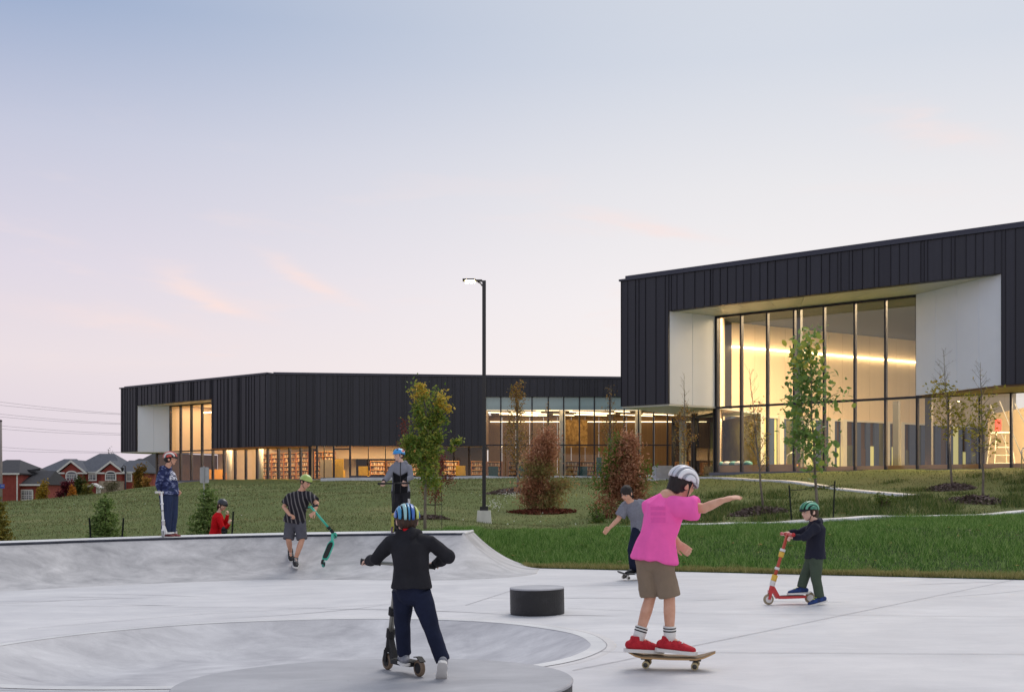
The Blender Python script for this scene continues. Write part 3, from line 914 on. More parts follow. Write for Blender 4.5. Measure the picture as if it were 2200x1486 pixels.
# ------------------------------------------------------------------ the tall glazed hall (right)
ZP0, ZPB, ZPO, ZPT, ZTR = 2.57, 6.10, 10.95, 12.80, 6.04
H = Face((5.9, 60), (.8, -.6), (.6, .8))
TO0, TO1, TG0, TG1, TE = 2.88, 19.2, 4.0, 14.6, 30.0
hall = thing('glazed_hall', 'tall charcoal metal clad hall with splayed white recess and lit glass wall', 'building', H.q(0, 0, 2.4))
def hz(t):
    if TO0 < t < TO1: return [(ZPO, ZPT)]
    return [(ZPB, ZPT)]
H.clad(hall, 0.0, TE, {'breaks': [TO0, TO1]}, hz, 3, 0.40)
for a, b, z0, z1 in [(0, TO0, ZPB, ZPT), (TO0, TO1, ZPO, ZPT), (TO1, TE, ZPB, ZPT)]:
    H.box('wall', a, b, 0.012, 0.30, z0 + 0.01, z1, M_seam, hall)
H.box('wall', 0.0, 0.06, 0.301, 26, ZPB, ZPT - 0.01, M_clad[1], hall)
H.box('roof', 0.05, TE, 0.31, 28, ZPT - 0.3, ZPT - 0.02, M_seam, hall)
H.box('parapet_cap', -0.1, TE, -0.16, 0.5, ZPT + 0.002, ZPT + 0.10, M_cap, hall)
H.box('parapet_cap', 0.15, TE, 0.1, 0.9, ZPT + 0.102, ZPT + 0.30, M_cap, hall)
# recess: soffit boards, splayed white cheeks, underside
nsof = 9
for i in range(nsof):
    a = i / nsof; b = (i + 1) / nsof - 0.002
    f0 = lambda u: TO0 + (TO1 - TO0) * u
    g0 = lambda u: TG0 + (TG1 - TG0) * u
    H.prism('soffit_panel', [(f0(a), 0.32), (f0(b), 0.32), (g0(b), 3.1), (g0(a), 3.1)], ZPO + 0.004, ZPO + 0.1, M_soff, hall)
H.prism('soffit_edge', [(TO0, 0.0), (TO1, 0.0), (TO1, .318), (TO0, .318)], ZPO - 0.02, ZPO + 0.006, M_clad[0], hall)
def cheek(t0, t1, n, side):
    for i in range(n):
        u0 = i / n + 0.005; u1 = (i + 1) / n - 0.005
        p = lambda u: (t0 + (t1 - t0) * u, 0.03 + (3.0 - 0.03) * u)
        a, b = p(u0), p(u1)
        th = 0.12 * side
        H.prism('white_panel', [a, b, (b[0] + th, b[1]), (a[0] + th, a[1])], ZPB + 0.01, ZPO, M_white, hall)
    a, b = (t0, .03), (t1, 3.0)
    H.prism('cheek_backing', [(a[0] + .125 * side, .03), (b[0] + .125 * side, 3.0), (b[0] + .2 * side, 3.0), (a[0] + .2 * side, .03)], ZPB + 0.02, ZPO, M_sill, hall)
cheek(TO0, TG0, 2, -1)
cheek(TO1, TG1, 4, 1)
H.prism('soffit', [(0.02, .02), (TO0 - .02, .02), (TG0, 3.0), (TG0, 9), (0.02, 9)], ZPB - 0.09, ZPB + 0.005, M_soff, hall)
H.prism('soffit', [(TO1 + .02, .02), (TE, .02), (TE, 3.2), (TG1, 3.2)], ZPB - 0.09, ZPB + 0.005, M_bronze, hall)
# curtain wall
gd = 3.05
mul_px = [1540, 1592, 1648, 1706, 1770, 1836, 1902, 1970, 2038, 2105, 2172, 2250, 2340]
ts = [H.t_of(p, gd) for p in mul_px]
for i, t in enumerate(ts):
    top = ZPO if t < TG1 + 0.1 else ZPB - 0.09
    H.box('mullion', t - 0.045, t + 0.045, gd - 0.06, gd + 0.22, ZP0, top, M_mull, hall)
    if i:
        a, b = ts[i - 1] + 0.046, t - 0.046
        H.box('pane', a, b, gd, gd + 0.012, ZP0 + 0.02, ZTR - 0.06, M_glass, hall)
        H.box('transom', a, b, gd - 0.055, gd + 0.12, ZTR - 0.06, ZTR + 0.05, M_mull, hall)
        if t < TG1 + 0.1:
            H.box('pane', a, b, gd, gd + 0.012, ZTR + 0.05, ZPO - 0.12, M_glass, hall)
            H.box('transom', a, b, gd - 0.055, gd + 0.12, ZPO - 0.12, ZPO, M_mull, hall)
H.box('sill', TG0 - 0.3, ts[-1], gd - 0.14, gd + 0.3, ZP0 - 0.16, ZP0 - 0.004, M_sill, hall)
H.box('plinth', TG0 - 0.3, ts[-1], gd - 0.1, gd + 0.28, ZP0 - 1.2, ZP0 - 0.165, M_path, hall)
# interior
B0, B1 = Vector((13.3, 70.2, 0)), Vector((38, 84.2, 0))
BW = Face((B0.x, B0.y), (B1 - B0).xy, ((B1 - B0).y * -1, (B1 - B0).x))
BL = (B1 - B0).length
H.prism('floor', [(TG0, 3.36), (ts[-1], 3.36), (ts[-1] + 6, 40), (2, 22)], ZP0 - 0.3, ZP0 - 0.02, M_tan, hall)
ip = [H.q(TG0 - .2, 3.3, 0), H.q(ts[-1], 3.3, 0), H.q(ts[-1] + 3, 34, 0), BW.q(BL, .5, 0), BW.q(-1, .5, 0)]
mb = MB(); mb.poly([p + Vector((0, 0, ZPT - 0.55)) for p in ip], (0, 0, 0.2)); mb.build('ceiling', M_ceil, hall, fix=True)
zb = 6.45
nb = 22
for i in range(nb):
    BW.box('wall_panel', BL * i / nb + .01, BL * (i + 1) / nb - .01, 0, .1, zb, ZPT - 0.5, M_cream, hall)
BW.box('wall', -0.5, BL, .11, .3, ZP0 - .3, ZPT - 0.5, M_umber, hall)
BW.box('ledge', 0, BL, -.1, .1, zb - .12, zb - .004, M_colm, hall)
r = random.Random(5)
t = 0.3
while t < BL - 1:
    w = r.uniform(.35, .8)
    BW.box('rear_fin', t, t + w, -.05, .1, ZP0, zb - .13, M_slate, hall); t += w
    w = r.uniform(.25, .7)
    BW.box('rear_window', t, t + w, .02, .1, ZP0 + .5, zb - .13 - r.choice([0, 1.6, 1.8]), r.choice([M_olive, M_rearwin, M_umber]), hall); t += w
    if r.random() < .3:
        BW.box('column', t, t + .35, -.3, -.06, ZP0, zb, M_colm, hall)
BW.box('light_strip', 0.6, BL * .62, -.22, -.04, 10.66, 10.76, M_strip_l, hall)
mb = MB(); mb.poly([H.q(TG0 - .1, 3.4, ZP0), H.q(TG0 + .1, 3.4, ZP0), BW.q(0.1, -.02, ZP0), BW.q(-.2, -.02, ZP0)], (0, 0, ZPT - .6 - ZP0)); mb.build('side_wall', M_cream, hall, fix=True)
for px, d in [(1716, 3.9), (1996, 3.9), (1926, 9.0)]:
    t = H.t_of(px, d)
    H.box('column', t - .15, t + .15, d - .15, d + .15, ZP0, ZPO + .8 if px != 1926 else 6.4, M_colm2, hall)
# cream stair wall with rails at the right-hand end
SW = Face((P(2122, 0, 73).x, 73), (P(2330, 0, 59).x - P(2122, 0, 73).x, -14), (14, P(2330, 0, 59).x - P(2122, 0, 73).x))
SW.box('stair_wall', 0, 16, 0, .2, ZP0, 6.6, M_cream, hall)
for a, b in [((2128, 870), (2178, 1000)), ((2148, 862), (2200, 990)), ((2180, 866), (2240, 985))]:
    mb = MB(); mb.tube([P(*a, 60), P(*b, 58)], .03, 8); mb.build('handrail', M_colm2, hall, smooth=True)
H.box('bench', TG0 + .1, H.t_of(1704, gd), gd + .35, gd + .8, ZP0, ZP0 + .38, M_tan, hall)
H.box('bench', H.t_of(1704, gd) + .01, ts[-1], gd + .35, gd + .8, ZP0, ZP0 + .22, M_tan, hall)
# balance domes in a row on the bench
for i, px in enumerate([1498, 1512, 1526, 1548, 1562, 1576, 1588, 1606]):
    t = H.t_of(max(px, 1545) if px > 1535 else px, gd + .55)
    p = H.q(t, gd + .55, ZP0 + .38)
    if px < 1540: continue
    mb = MB(); mb.lathe(p, [(.26, 0), (.28, .05), (.24, .14), (.14, .2), (.03, .22)], 16)
    o = mb.build('balance_dome', mat('dome_teal', (70, 150, 150), .5) if i % 2 else mat('dome_white', (224, 226, 220), .5), None, smooth=True)
    tag(o, ('teal' if i % 2 else 'white') + ' rubber balance dome on the tan bench inside the glazed hall', 'exercise dome', 'balance domes on the hall bench')
# lifeguard chair seen through the right-hand panes
p = P(2150, 0, 57); lc = thing('lifeguard_chair', 'white tubular lifeguard chair with red seat inside the glazed hall', 'lifeguard chair', (p.x, p.y, ZP0))
for sx in (-1, 1):
    for sy in (-1, 1):
        mb = MB(); mb.tube([(p.x + sx * .55, p.y + sy * .5, ZP0), (p.x + sx * .35, p.y + sy * .3, ZP0 + 1.9)], .022, 6); mb.build('leg', M_colm, lc)
for h in (.4, .8, 1.2):
    ubox('rung', (p.x, p.y - .45 + h * .1, ZP0 + h), (.95 - h * .18, .035, .035), M_colm, lc)
ubox('seat', (p.x, p.y, ZP0 + 1.95), (.75, .65, .07), M_colm, lc)
ubox('backrest', (p.x, p.y + .3, ZP0 + 2.35), (.3, .07, .6), M_red, lc)
# ring-shaped pool rails
for px, Y_ in [(1690, 58.5), (2195, 50.5)]:
    p = P(px, 0, Y_)
    mb = MB(); mb.tube([p.xy.to_3d() + Vector((0, 0, ZP0 - .02)), p.xy.to_3d() + Vector((0, 0, ZP0 + .7))] + [p.xy.to_3d() + Vector((.35 - .35 * math.cos(a), 0, ZP0 + .7 + .3 * math.sin(a))) for a in np.linspace(.2, 3, 8)] + [p.xy.to_3d() + Vector((.72, 0, ZP0 - .02))], .03, 8)
    o = mb.build('pool_rail', mat('bright_rail', (220, 214, 200), .25, metal=.7), None, smooth=True)
    tag(o, 'curved steel pool rail behind the hall glass' + (' near the leafy green young tree' if px < 1800 else ' below the stair handrails'), 'handrail')

# entrance lobby under the cantilever
E0, E1 = P(1446, 0, 67.5), P(1536, 0, 60.2)
EN = Face((E0.x, E0.y), (E1 - E0).xy, (-(E1 - E0).y, (E1 - E0).x))
EL = (E1 - E0).xy.length
et = [0.0] + [EN.t_of(px) for px in (1488, 1493)] + [EL - .05]
for a, b in zip(et[:-1], et[1:]):
    if b - a < .5: continue
    EN.box('pane', a + .08, b - .08, .0, .012, ZP0 - .15, 5.7, M_glass2, hall)
    EN.box('door_frame', a + .06, b - .06, -.05, .08, 5.70, 5.82, M_mull, hall)
for t in et:
    EN.box('mullion', t - .09, t + .09, -.06, .14, ZP0 - .3, 6.0, M_mull, hall)
EN.box('threshold', 0, EL, -.1, .2, ZP0 - .6, ZP0 - .16, M_sill, hall)
mb = MB(); c = P(1467, 0, 69); mb.lathe((c.x, c.y, ZP0 - .2), [(.22, 0), (.22, 3.65)], 16); mb.build('column', M_colm, hall, smooth=True)
mb = MB(); mb.poly([EN.q(-.1, 2.4, ZP0 - .2), EN.q(EL, 2.4, ZP0 - .2), EN.q(EL, 2.6, ZP0 - .2), EN.q(-.1, 2.6, ZP0 - .2)], (0, 0, 3.4)); mb.build('lobby_wall', M_olive, hall, fix=True)
mb = MB(); mb.tube([(H.q(1.6, 1.6, 2.0)), (H.q(1.6, 1.6, ZPB))], .1, 10); 
c = P(1423, 1030, 64)
blk = ubox('concrete_bench', (c.x, c.y, tz(c.x, c.y) + .32), (.95, 1.6, .78), mat('cast_concrete', (170, 170, 176), .7, var=.1, bump=.1), None)
tag(blk, 'grey cast concrete bench block by the entrance walk', 'bench')

# ------------------------------------------------------------------ the library (left)
A = (-20.1, 92.0)
Lw = Face(A, (-.8, .6), (.6, .8))
Rw = Face(A, (1, 0), (0, 1))
ZL0, ZLB, ZLO, ZLT = 2.76, 5.42, 9.65, 11.32
ZR0, ZRG, ZRS, ZTX = 3.0, 9.49, 8.42, 5.52
lib = thing('library_building', 'long low charcoal metal clad library with warm lit ground floor windows', 'building', Lw.q(0, 0, 2.5))
LE = 20.5; to0, to1, gL = Lw.t_of(295), Lw.t_of(455), Lw.t_of(365, 2.05)
Lw.clad(lib, 0.25, LE, {'breaks': [to0, to1]}, lambda t: [(ZLO, ZLT)] if to1 < t < to0 else [(ZLB, ZLT)], 11, 0.44)
for a, b, z0 in [(0.2, to1, ZLB), (to1, to0, ZLO), (to0, LE, ZLB)]:
    Lw.box('wall', a, b, .015, .3, z0 + .01, ZLT, M_seam, lib)
Lw.box('parapet_cap', 0.1, LE + .1, -.16, .5, ZLT + .002, ZLT + .1, M_cap, lib)
Lw.box('parapet_cap', 0.3, LE - .25, .15, .8, ZLT + .102, ZLT + .22, M_cap, lib)
RX1 = 37.0
def rtop(t): return ZLT - 0.40 * t / 31.5
tS = Rw.t_of(1041)
Rw.clad(lib, 0.25, RX1, {'breaks': [tS]}, lambda t: [(ZLB if t < tS else ZRG, rtop(t))], 23, 0.44)
mb = MB(); mb.poly([Rw.q(.2, .015, ZLB + .01), Rw.q(tS, .015, ZLB + .01), Rw.q(tS, .015, ZRG + .01), Rw.q(RX1, .015, ZRG + .01), Rw.q(RX1, .015, rtop(RX1) - .01), Rw.q(.2, .015, rtop(.2) - .01)], (0, .28, 0))
mb.build('wall', M_seam, lib, fix=True)
mb = MB(); mb.beam(Rw.q(.1, .15, rtop(0) + .05), Rw.q(RX1, .15, rtop(RX1) + .05), .62, .1); mb.build('parapet_cap', M_cap, lib)
mb = MB(); mb.beam(Rw.q(.4, .5, rtop(0) + .16), Rw.q(RX1, .5, rtop(RX1) + .16), .62, .12); mb.build('parapet_cap', M_cap, lib)
# rounded corner sheet
mb = MB(); cc = Vector((*A, 0)); 
arc = [Lw.q(.26, -.06, 0), Lw.q(.13, -.07, 0), Vector((A[0] - .02, A[1] - .085, 0)), Rw.q(.13, -.07, 0), Rw.q(.26, -.06, 0)]
mb.add([p + Vector((0, 0, ZLB)) for p in arc] + [p + Vector((0, 0, ZLT)) for p in arc], [(i, i + 1, i + 6, i + 5) for i in range(4)])
mb.build('corner_panel', M_clad[0], lib, smooth=True)
mb = MB(); rp2 = [Lw.q(LE, .3, 0), Lw.q(0.1, .3, 0), Rw.q(RX1, .3, 0), Rw.q(RX1, 26, 0), Lw.q(LE, 26, 0)]
mb.poly([p + Vector((0, 0, 10.5)) for p in rp2], (0, 0, .2)); mb.build('roof', M_seam, lib, fix=True)
# left-wing recess
def lcheek(t0, t1, n):
    for i in range(n):
        u0, u1 = i / n + .004, (i + 1) / n - .004
        p = lambda u: (t0 + (t1 - t0) * u, .03 + 2.0 * u)
        a, b = p(u0), p(u1)
        Lw.prism('white_panel', [a, b, (b[0] + .12, b[1]), (a[0] + .12, a[1])], ZLB + .01, ZLO, M_white, lib)
lcheek(to0, gL, 2)
Lw.prism('white_panel', [(to1, .31), (to1 + .05, 2.05), (to1 - .1, 2.05), (to1 - .1, .31)], ZLB, ZLO, M_white, lib)
Lw.prism('soffit', [(to1 - .1, .31), (to0, .31), (gL, 2.1), (to1 - .1, 2.1)], ZLO + .004, ZLO + .1, M_soff, lib)
Lw.prism('soffit', [(to0 + .02, .02), (LE, .02), (LE, 3), (gL + .1, 3), (gL, 2.05)], ZLB - .08, ZLB + .005, M_soff, lib)
gcorner = 2.05 * (Lw.l.x * Rw.l.x) / 1.0
tI = -2.05 * (.8 / .6)                                 # where the set-back glass line meets the right wing
Lw.prism('soffit', [(to1 + .1, .02), (to1 + .1, 2.2), (tI, 2.05), (0.02, .03)], ZLB - .08, ZLB + .005, M_wood, lib)
gd = 2.05
lm = [Lw.t_of(p, gd) for p in (338, 365, 387, 410, 433, 456, 480, 504, 527, 551, 574, 597, 621, 645)] + [tI + .02]
for i, t in enumerate(lm):
    up = ZLO if to1 - .4 < t < gL + .05 else ZLB
    Lw.box('mullion', t - .05, t + .05, gd - .05, gd + .2, ZL0, up, M_mull, lib)
    if i:
        a, b = min(t, lm[i - 1]) + .051, max(t, lm[i - 1]) - .051
        Lw.box('pane', a, b, gd, gd + .012, ZL0 + .02, ZLB - .05, M_glassL, lib)
        Lw.box('transom', a, b, gd - .04, gd + .1, ZLB - .05, ZLB + .05, M_mull, lib)
        if to1 - .4 < (t + lm[i - 1]) / 2 < gL:
            Lw.box('pane', a, b, gd, gd + .012, ZLB + .05, ZLO - .1, M_glassL, lib)
            Lw.box('transom', a, b, gd - .04, gd + .1, ZLO - .1, ZLO, M_mull, lib)
Lw.box('sill', tI, lm[0] + .1, gd - .12, gd + .25, ZL0 - .15, ZL0 - .004, M_sill, lib)
Lw.box('plinth', tI, lm[0] + .1, gd - .08, gd + .22, ZL0 - 1.3, ZL0 - .155, M_path, lib)
for px in (493, 560):
    t = Lw.t_of(px, 3.0)
    mb = MB(); mb.lathe(Lw.q(t, 3.0, ZL0), [(.24, 0), (.24, 2.7)], 14); mb.build('column', M_colm, lib, smooth=True)
# right-wing glazing
gr = .10
low_px = [667, 681, 696, 717, 752, 791, 828, 864, 901, 938, 975, 1008, 1041]
low = [Rw.t_of(p, gr) for p in low_px]
for i, t in enumerate(low):
    w = .14 if low_px[i] in (681, 717, 752) else .05
    Rw.box('mullion', t - w / 2, t + w / 2, gr - .04, gr + .22, ZL0 if t < low[4] + .1 else ZR0, ZLB, M_mull, lib)
    if i:
        a, b = low[i - 1] + .08, t - .08
        z0 = ZL0 if i <= 4 else ZR0
        Rw.box('pane', a, b, gr, gr + .012, z0 + .02, ZLB - .03, M_glassL, lib)
        Rw.box('bottom_rail', a, b, gr - .03, gr + .1, z0 - .05, z0 + .018, M_mull, lib)
        if low_px[i] == 752:
            Rw.box('door_frame', a, b, gr - .03, gr + .1, ZLB - .28, ZLB - .18, M_mull, lib)
hi_px = [1043, 1076, 1110, 1143, 1178, 1211, 1245, 1277, 1310, 1341, 1372, 1404, 1434, 1465, 1500]
hi = [Rw.t_of(p, gr) for p in hi_px]
for i, t in enumerate(hi):
    Rw.box('mullion', t - .05, t + .05, gr - .04, gr + .25, ZR0, ZRG, M_mull, lib)
    if i:
        a, b = hi[i - 1] + .051, t - .051
        Rw.box('pane', a, b, gr, gr + .012, ZR0 + .02, ZTX - .05, M_glassL, lib)
        Rw.box('transom', a, b, gr - .03, gr + .1, ZTX - .05, ZTX + .05, M_mull, lib)
        Rw.box('pane', a, b, gr, gr + .012, ZTX + .05, ZRS - .03, M_glassL, lib)
        Rw.box('transom', a, b, gr - .02, gr + .08, ZRS - .03, ZRS + .03, M_strip_s if False else M_colm, lib)
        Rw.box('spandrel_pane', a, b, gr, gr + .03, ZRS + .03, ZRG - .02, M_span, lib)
Rw.box('white_trim', tS - .02, tS + .10, -.03, .09, ZTX, ZRG, M_white, lib)
Rw.box('sill', low[4], hi[-1], gr - .2, gr + .2, ZR0 - .17, ZR0 - .06, M_sill, lib)
Rw.box('plinth', low[0] - .5, hi[-1], gr - .15, gr + .2, 1.6, ZL0 - .06, M_path, lib)
for px in (1208, 1371):
    t = Rw.t_of(px, .9)
    mb = MB(); mb.lathe(Rw.q(t, .9, ZL0), [(.26, 0), (.26, 5.9)], 14); mb.build('column', M_colm, lib, smooth=True)
# interior shell
mb = MB(); fl = [Lw.q(lm[0], 2.4, 0), Lw.q(tI, 2.4, 0), Rw.q(hi[-1] + 6, .4, 0), Rw.q(hi[-1] + 6, 18, 0), Rw.q(-6, 18, 0), Lw.q(lm[0], 20, 0)]
mb.poly([p + Vector((0, 0, ZL0 - .3)) for p in fl], (0, 0, .28)); mb.build('floor', M_floor, lib, fix=True)
mb = MB(); mb.poly([Rw.q(tS + .3, .4, 8.95), Rw.q(hi[-1] + 6, .4, 8.95), Rw.q(hi[-1] + 6, 16, 8.95), Rw.q(tS + .3, 16, 8.95)], (0, 0, .15)); mb.build('ceiling', M_bronze, lib, fix=True)
mb = MB(); mb.poly([Rw.q(3.6, .4, 5.75), Rw.q(tS - .1, .4, 5.75), Rw.q(tS - .1, 16, 5.75), Rw.q(-4, 16, 5.75)], (0, 0, .15)); mb.build('ceiling', M_cream, lib, fix=True)
nb = 18
for i in range(nb):
    a = tS + (hi[-1] + 6 - tS) * i / nb; b = tS + (hi[-1] + 6 - tS) * (i + 1) / nb
    Rw.box('wall_panel', a + .02, b - .02, 13.6 + .15 * (i % 2), 14, ZL0, 8.94, M_bronze, lib)
Rw.box('interior_wall', tS - .06, tS + .1, .5, 15, 5.76, 8.94, M_bronze, lib)
Rw.box('interior_wall', 2, tS, 9.5, 9.8, ZL0, 5.74, M_umber, lib)
Rw.box('bulkhead', 3.3, tS - 4.5, 4.8, 5.0, 4.55, 5.74, M_cream, lib)
Lw.box('interior_wall', -1, lm[0], 9.0, 9.2, ZL0, ZLO - .02, M_cream, lib)
Lw.box('end_wall', gL + .25, gL + .4, 2.1, 9, ZLB, ZLO + .1, M_cream, lib)
Lw.box('end_wall', lm[0] + .05, lm[0] + .2, 2.0, 9, ZL0 - .3, ZLB - .09, M_umber, lib)
Lw.box('ceiling', gL + .4, lm[0] + .3, 2.35, 9, ZLB + .02, ZLB + .15, M_cream, lib)
Lw.box('ceiling', to1, gL + 1, 2.35, 9, ZLO + .12, ZLO + .25, M_cream, lib)
Lw.box('ceiling', tI + .5, to1 - .1, 2.35, 9, 5.60, 5.72, M_cream, lib)
Lw.box('light_strip', to1 + .2, gL - .3, 5.4, 5.55, ZLO - .5, ZLO - .4, M_strip_l, lib)
r = random.Random(8)
for i in range(26):
    a = r.uniform(tS + .5, hi[-1] + 2); d = r.uniform(1.5, 13); ln = r.uniform(1.5, 4)
    c = Rw.q(a, d, 8.86)
    ubox('light_strip', c, (ln, .10, .05), M_strip_l, lib, rz=r.choice([.25, .5, .35, -.08]))
Rw.box('light_strip', tS + .2, hi[-1] + 3, 13.3, 13.4, 8.30, 8.36, M_strip_s, lib)
Rw.box('light_strip', tS + .2, hi[-1] + 3, .35, .5, 8.40, 8.48, M_strip_s, lib)
Rw.box('mesh_screen', Rw.t_of(1214, 6), Rw.t_of(1262, 6), 6.0, 6.1, 5.6, 8.0, mat('perforated_screen', (196, 158, 96), .5, c2=(120, 90, 50), scale=9, metal=.3), lib)

def area(loc, sx, sy, e, c=(1, .73, .43), name='interior_light', rot=(0, 0, 0)):
    d = bpy.data.lights.new(name, 'AREA'); d.shape = 'RECTANGLE'; d.size = sx; d.size_y = sy; d.energy = e; d.color = c
    o = bpy.data.objects.new(name, d); col.objects.link(o); o.location = loc; o.rotation_euler = rot
    return o
area(Rw.q(tS + 10, 6, 8.75), 20, 9, 1000)
area(Rw.q(9, 1.6, 5.6), 15, 2.0, 800)
area(Lw.q(6, 3.4, 5.5), 14, 1.6, 620, rot=(0, 0, Lw.rz))
area(Lw.q(11.5, 5, ZLO + .05), 8, 4, 480, rot=(0, 0, Lw.rz))
area(H.q(11, 9, ZPT - .75), 16, 8, 7400, rot=(0, 0, H.rz))
area(H.q(20, 8, 5.95), 8, 4, 1500, rot=(0, 0, H.rz))
area(EN.q(EL / 2, 1.0, 5.6), 5, 1, 260, rot=(0, 0, EN.rz))

# bookcases with books: one bay built, the others copied
def bookcase(name, label, w, h, nsh, group, seed):
    rr2 = random.Random(seed)
    root = thing(name, label, 'bookcase', (0, 0, 0), group)
    for sx in (-1, 1):
        ubox('side_panel', (sx * (w / 2 - .02), 0, h / 2), (.04, .4, h), M_wood, root)
    for i in range(nsh + 1):
        ubox('shelf', (0, -.01, .04 + (h - .08) * i / nsh), (w - .085, .40, .055), M_shelf, root)
    ubox('back_panel', (0, .19, h / 2), (w - .09, .02, h - .02), M_bronze, root)
    mb = MB(); sh = (h - .08) / nsh
    for i in range(nsh):
        x = -w / 2 + .06
        while x < w / 2 - .1:
            bw = rr2.uniform(.022, .05); bh = rr2.uniform(.45, .7) * sh
            if rr2.random() < .9:
                mb.box((x + bw / 2, -.05 + rr2.uniform(-.04, .03), .065 + sh * i + bh / 2), (bw * .92, .22, bh))
            x += bw
    tag(mb.build('books', M_book, root), kind='stuff')
    return root
lowb = bookcase('bookcase', 'low wooden bookcase full of books behind the library window', 1.3, 1.55, 4, 'low bookcases along the library window', 1)
for i, px in enumerate([812, 845, 880, 1000 - 30, 1028, 1062, 1108, 1142, 1172, 1228, 1262, 1298, 1330]):
    t = Rw.t_of(px, 3.2); pos = Rw.q(t, 3.2 + .9 * (i % 3), ZL0 + .02)
    if i == 0:
        M0 = pos
        continue
    copy_tree(lowb, Matrix.Translation(pos))
def move_tree(o, w):
    WM[o.name] = w @ WM[o.name]
    if o.parent is None: o.matrix_basis = WM[o.name]
    for ch in o.children:
        WM[ch.name] = w @ WM[ch.name]
        for g in ch.children: WM[g.name] = w @ WM[g.name]
move_tree(lowb, Matrix.Translation(M0))
tall = bookcase('bookcase', 'tall wooden bookcase full of books behind the set-back library glass', 1.05, 2.35, 6, 'tall bookcases behind the set-back library glass', 2)
for i, px in enumerate([571, 597, 623, 650, 689, 707]):
    d = 5.2
    t = Lw.t_of(px, d); pos = Lw.q(t, d, ZL0 + .02)
    if i == 0: M0 = pos; continue
    copy_tree(tall, Matrix.Translation(pos))
move_tree(tall, Matrix.Translation(M0))
def armchair(label, px, d, m, face=Rw, w=.8, h=1.0, z=ZL0):
    t = face.t_of(px, d); p = face.q(t, d, z)
    a = thing('armchair', label, 'armchair', p)
    ubox('base', (p.x, p.y, z + .06), (w - .1, w - .1, .10), M_mull, a)
    ubox('seat', (p.x, p.y, z + .27), (w - .2, w - .06, .30), m, a)
    ubox('backrest', (p.x, p.y - w / 2 + .02, z + .11 + h / 2), (w, .16, h), m, a)
    for sx in (-1, 1):
        ubox('armrest', (p.x + sx * (w / 2 - .05), p.y + .09, z + .42), (.1, w - .1, .62), m, a)
armchair('tall yellow reading booth beside the library door', 727, 2.0, M_yel, h=1.55, w=1.0)
armchair('pale high-backed reading booth left of the library door', 703, 1.8, mat('oat_upholstery', (214, 190, 150), .8), h=1.5, w=1.0)
armchair('yellow armchair by the low red-topped shelf', 782, 2.0, M_yel, h=.95)
armchair('yellow armchair between low bookcases behind the library window', 990, 2.0, M_yel, h=1.0)
armchair('teal armchair behind the lamp post window bay', 1060, 1.8, M_teal, h=.95)
armchair('teal armchair behind the yellow-leaved young tree', 1121, 1.8, M_teal, h=.95)
armchair('teal armchair between the two brown cedars', 1251, 1.8, M_teal, h=.95)
armchair('orange sofa in the reading room behind the road sign', 468, 4.5, mat('orange_upholstery', (216, 150, 44), .8), Lw, 1.6, .9)
t = Rw.t_of(1287, 2.6)
ep = ubox('display_panel', Rw.q(t, 2.6, ZL0 + .92), (.42, .3, 1.84), M_teal, None); tag(ep, 'tall teal display panel standing among the library bookcases', 'panel')

# ================================================================== HOUSES beyond the hill
M_brick = mat('red_brick', (128, 52, 46), 0.85, c2=(150, 70, 60), scale=14, lo=.3, hi=.7)
M_brick2 = mat('deep_red_brick', (112, 42, 38), 0.85, c2=(132, 58, 50), scale=14)
M_shing = mat('slate_shingle', (66, 70, 80), 0.85, c2=(88, 92, 102), scale=3, stretch=(1, 1, 6), bump=.2)
M_shing2 = mat('dark_shingle', (38, 38, 44), 0.85, c2=(56, 56, 62), scale=3, stretch=(1, 1, 6), bump=.2)
M_trim = mat('white_trim_paint', (216, 214, 210), 0.6, var=.04)
M_pane = mat('dark_house_pane', (52, 60, 72), 0.08, var=.3, scale=.5, spec=.9)
M_stone = mat('pale_stone', (176, 160, 140), 0.85, c2=(130, 112, 96), scale=5)
GZ = -1.6
def hx(px, Y): return (px - CX) / F * Y
def hzz(py, Y): return CH - (py - HY) / F * Y

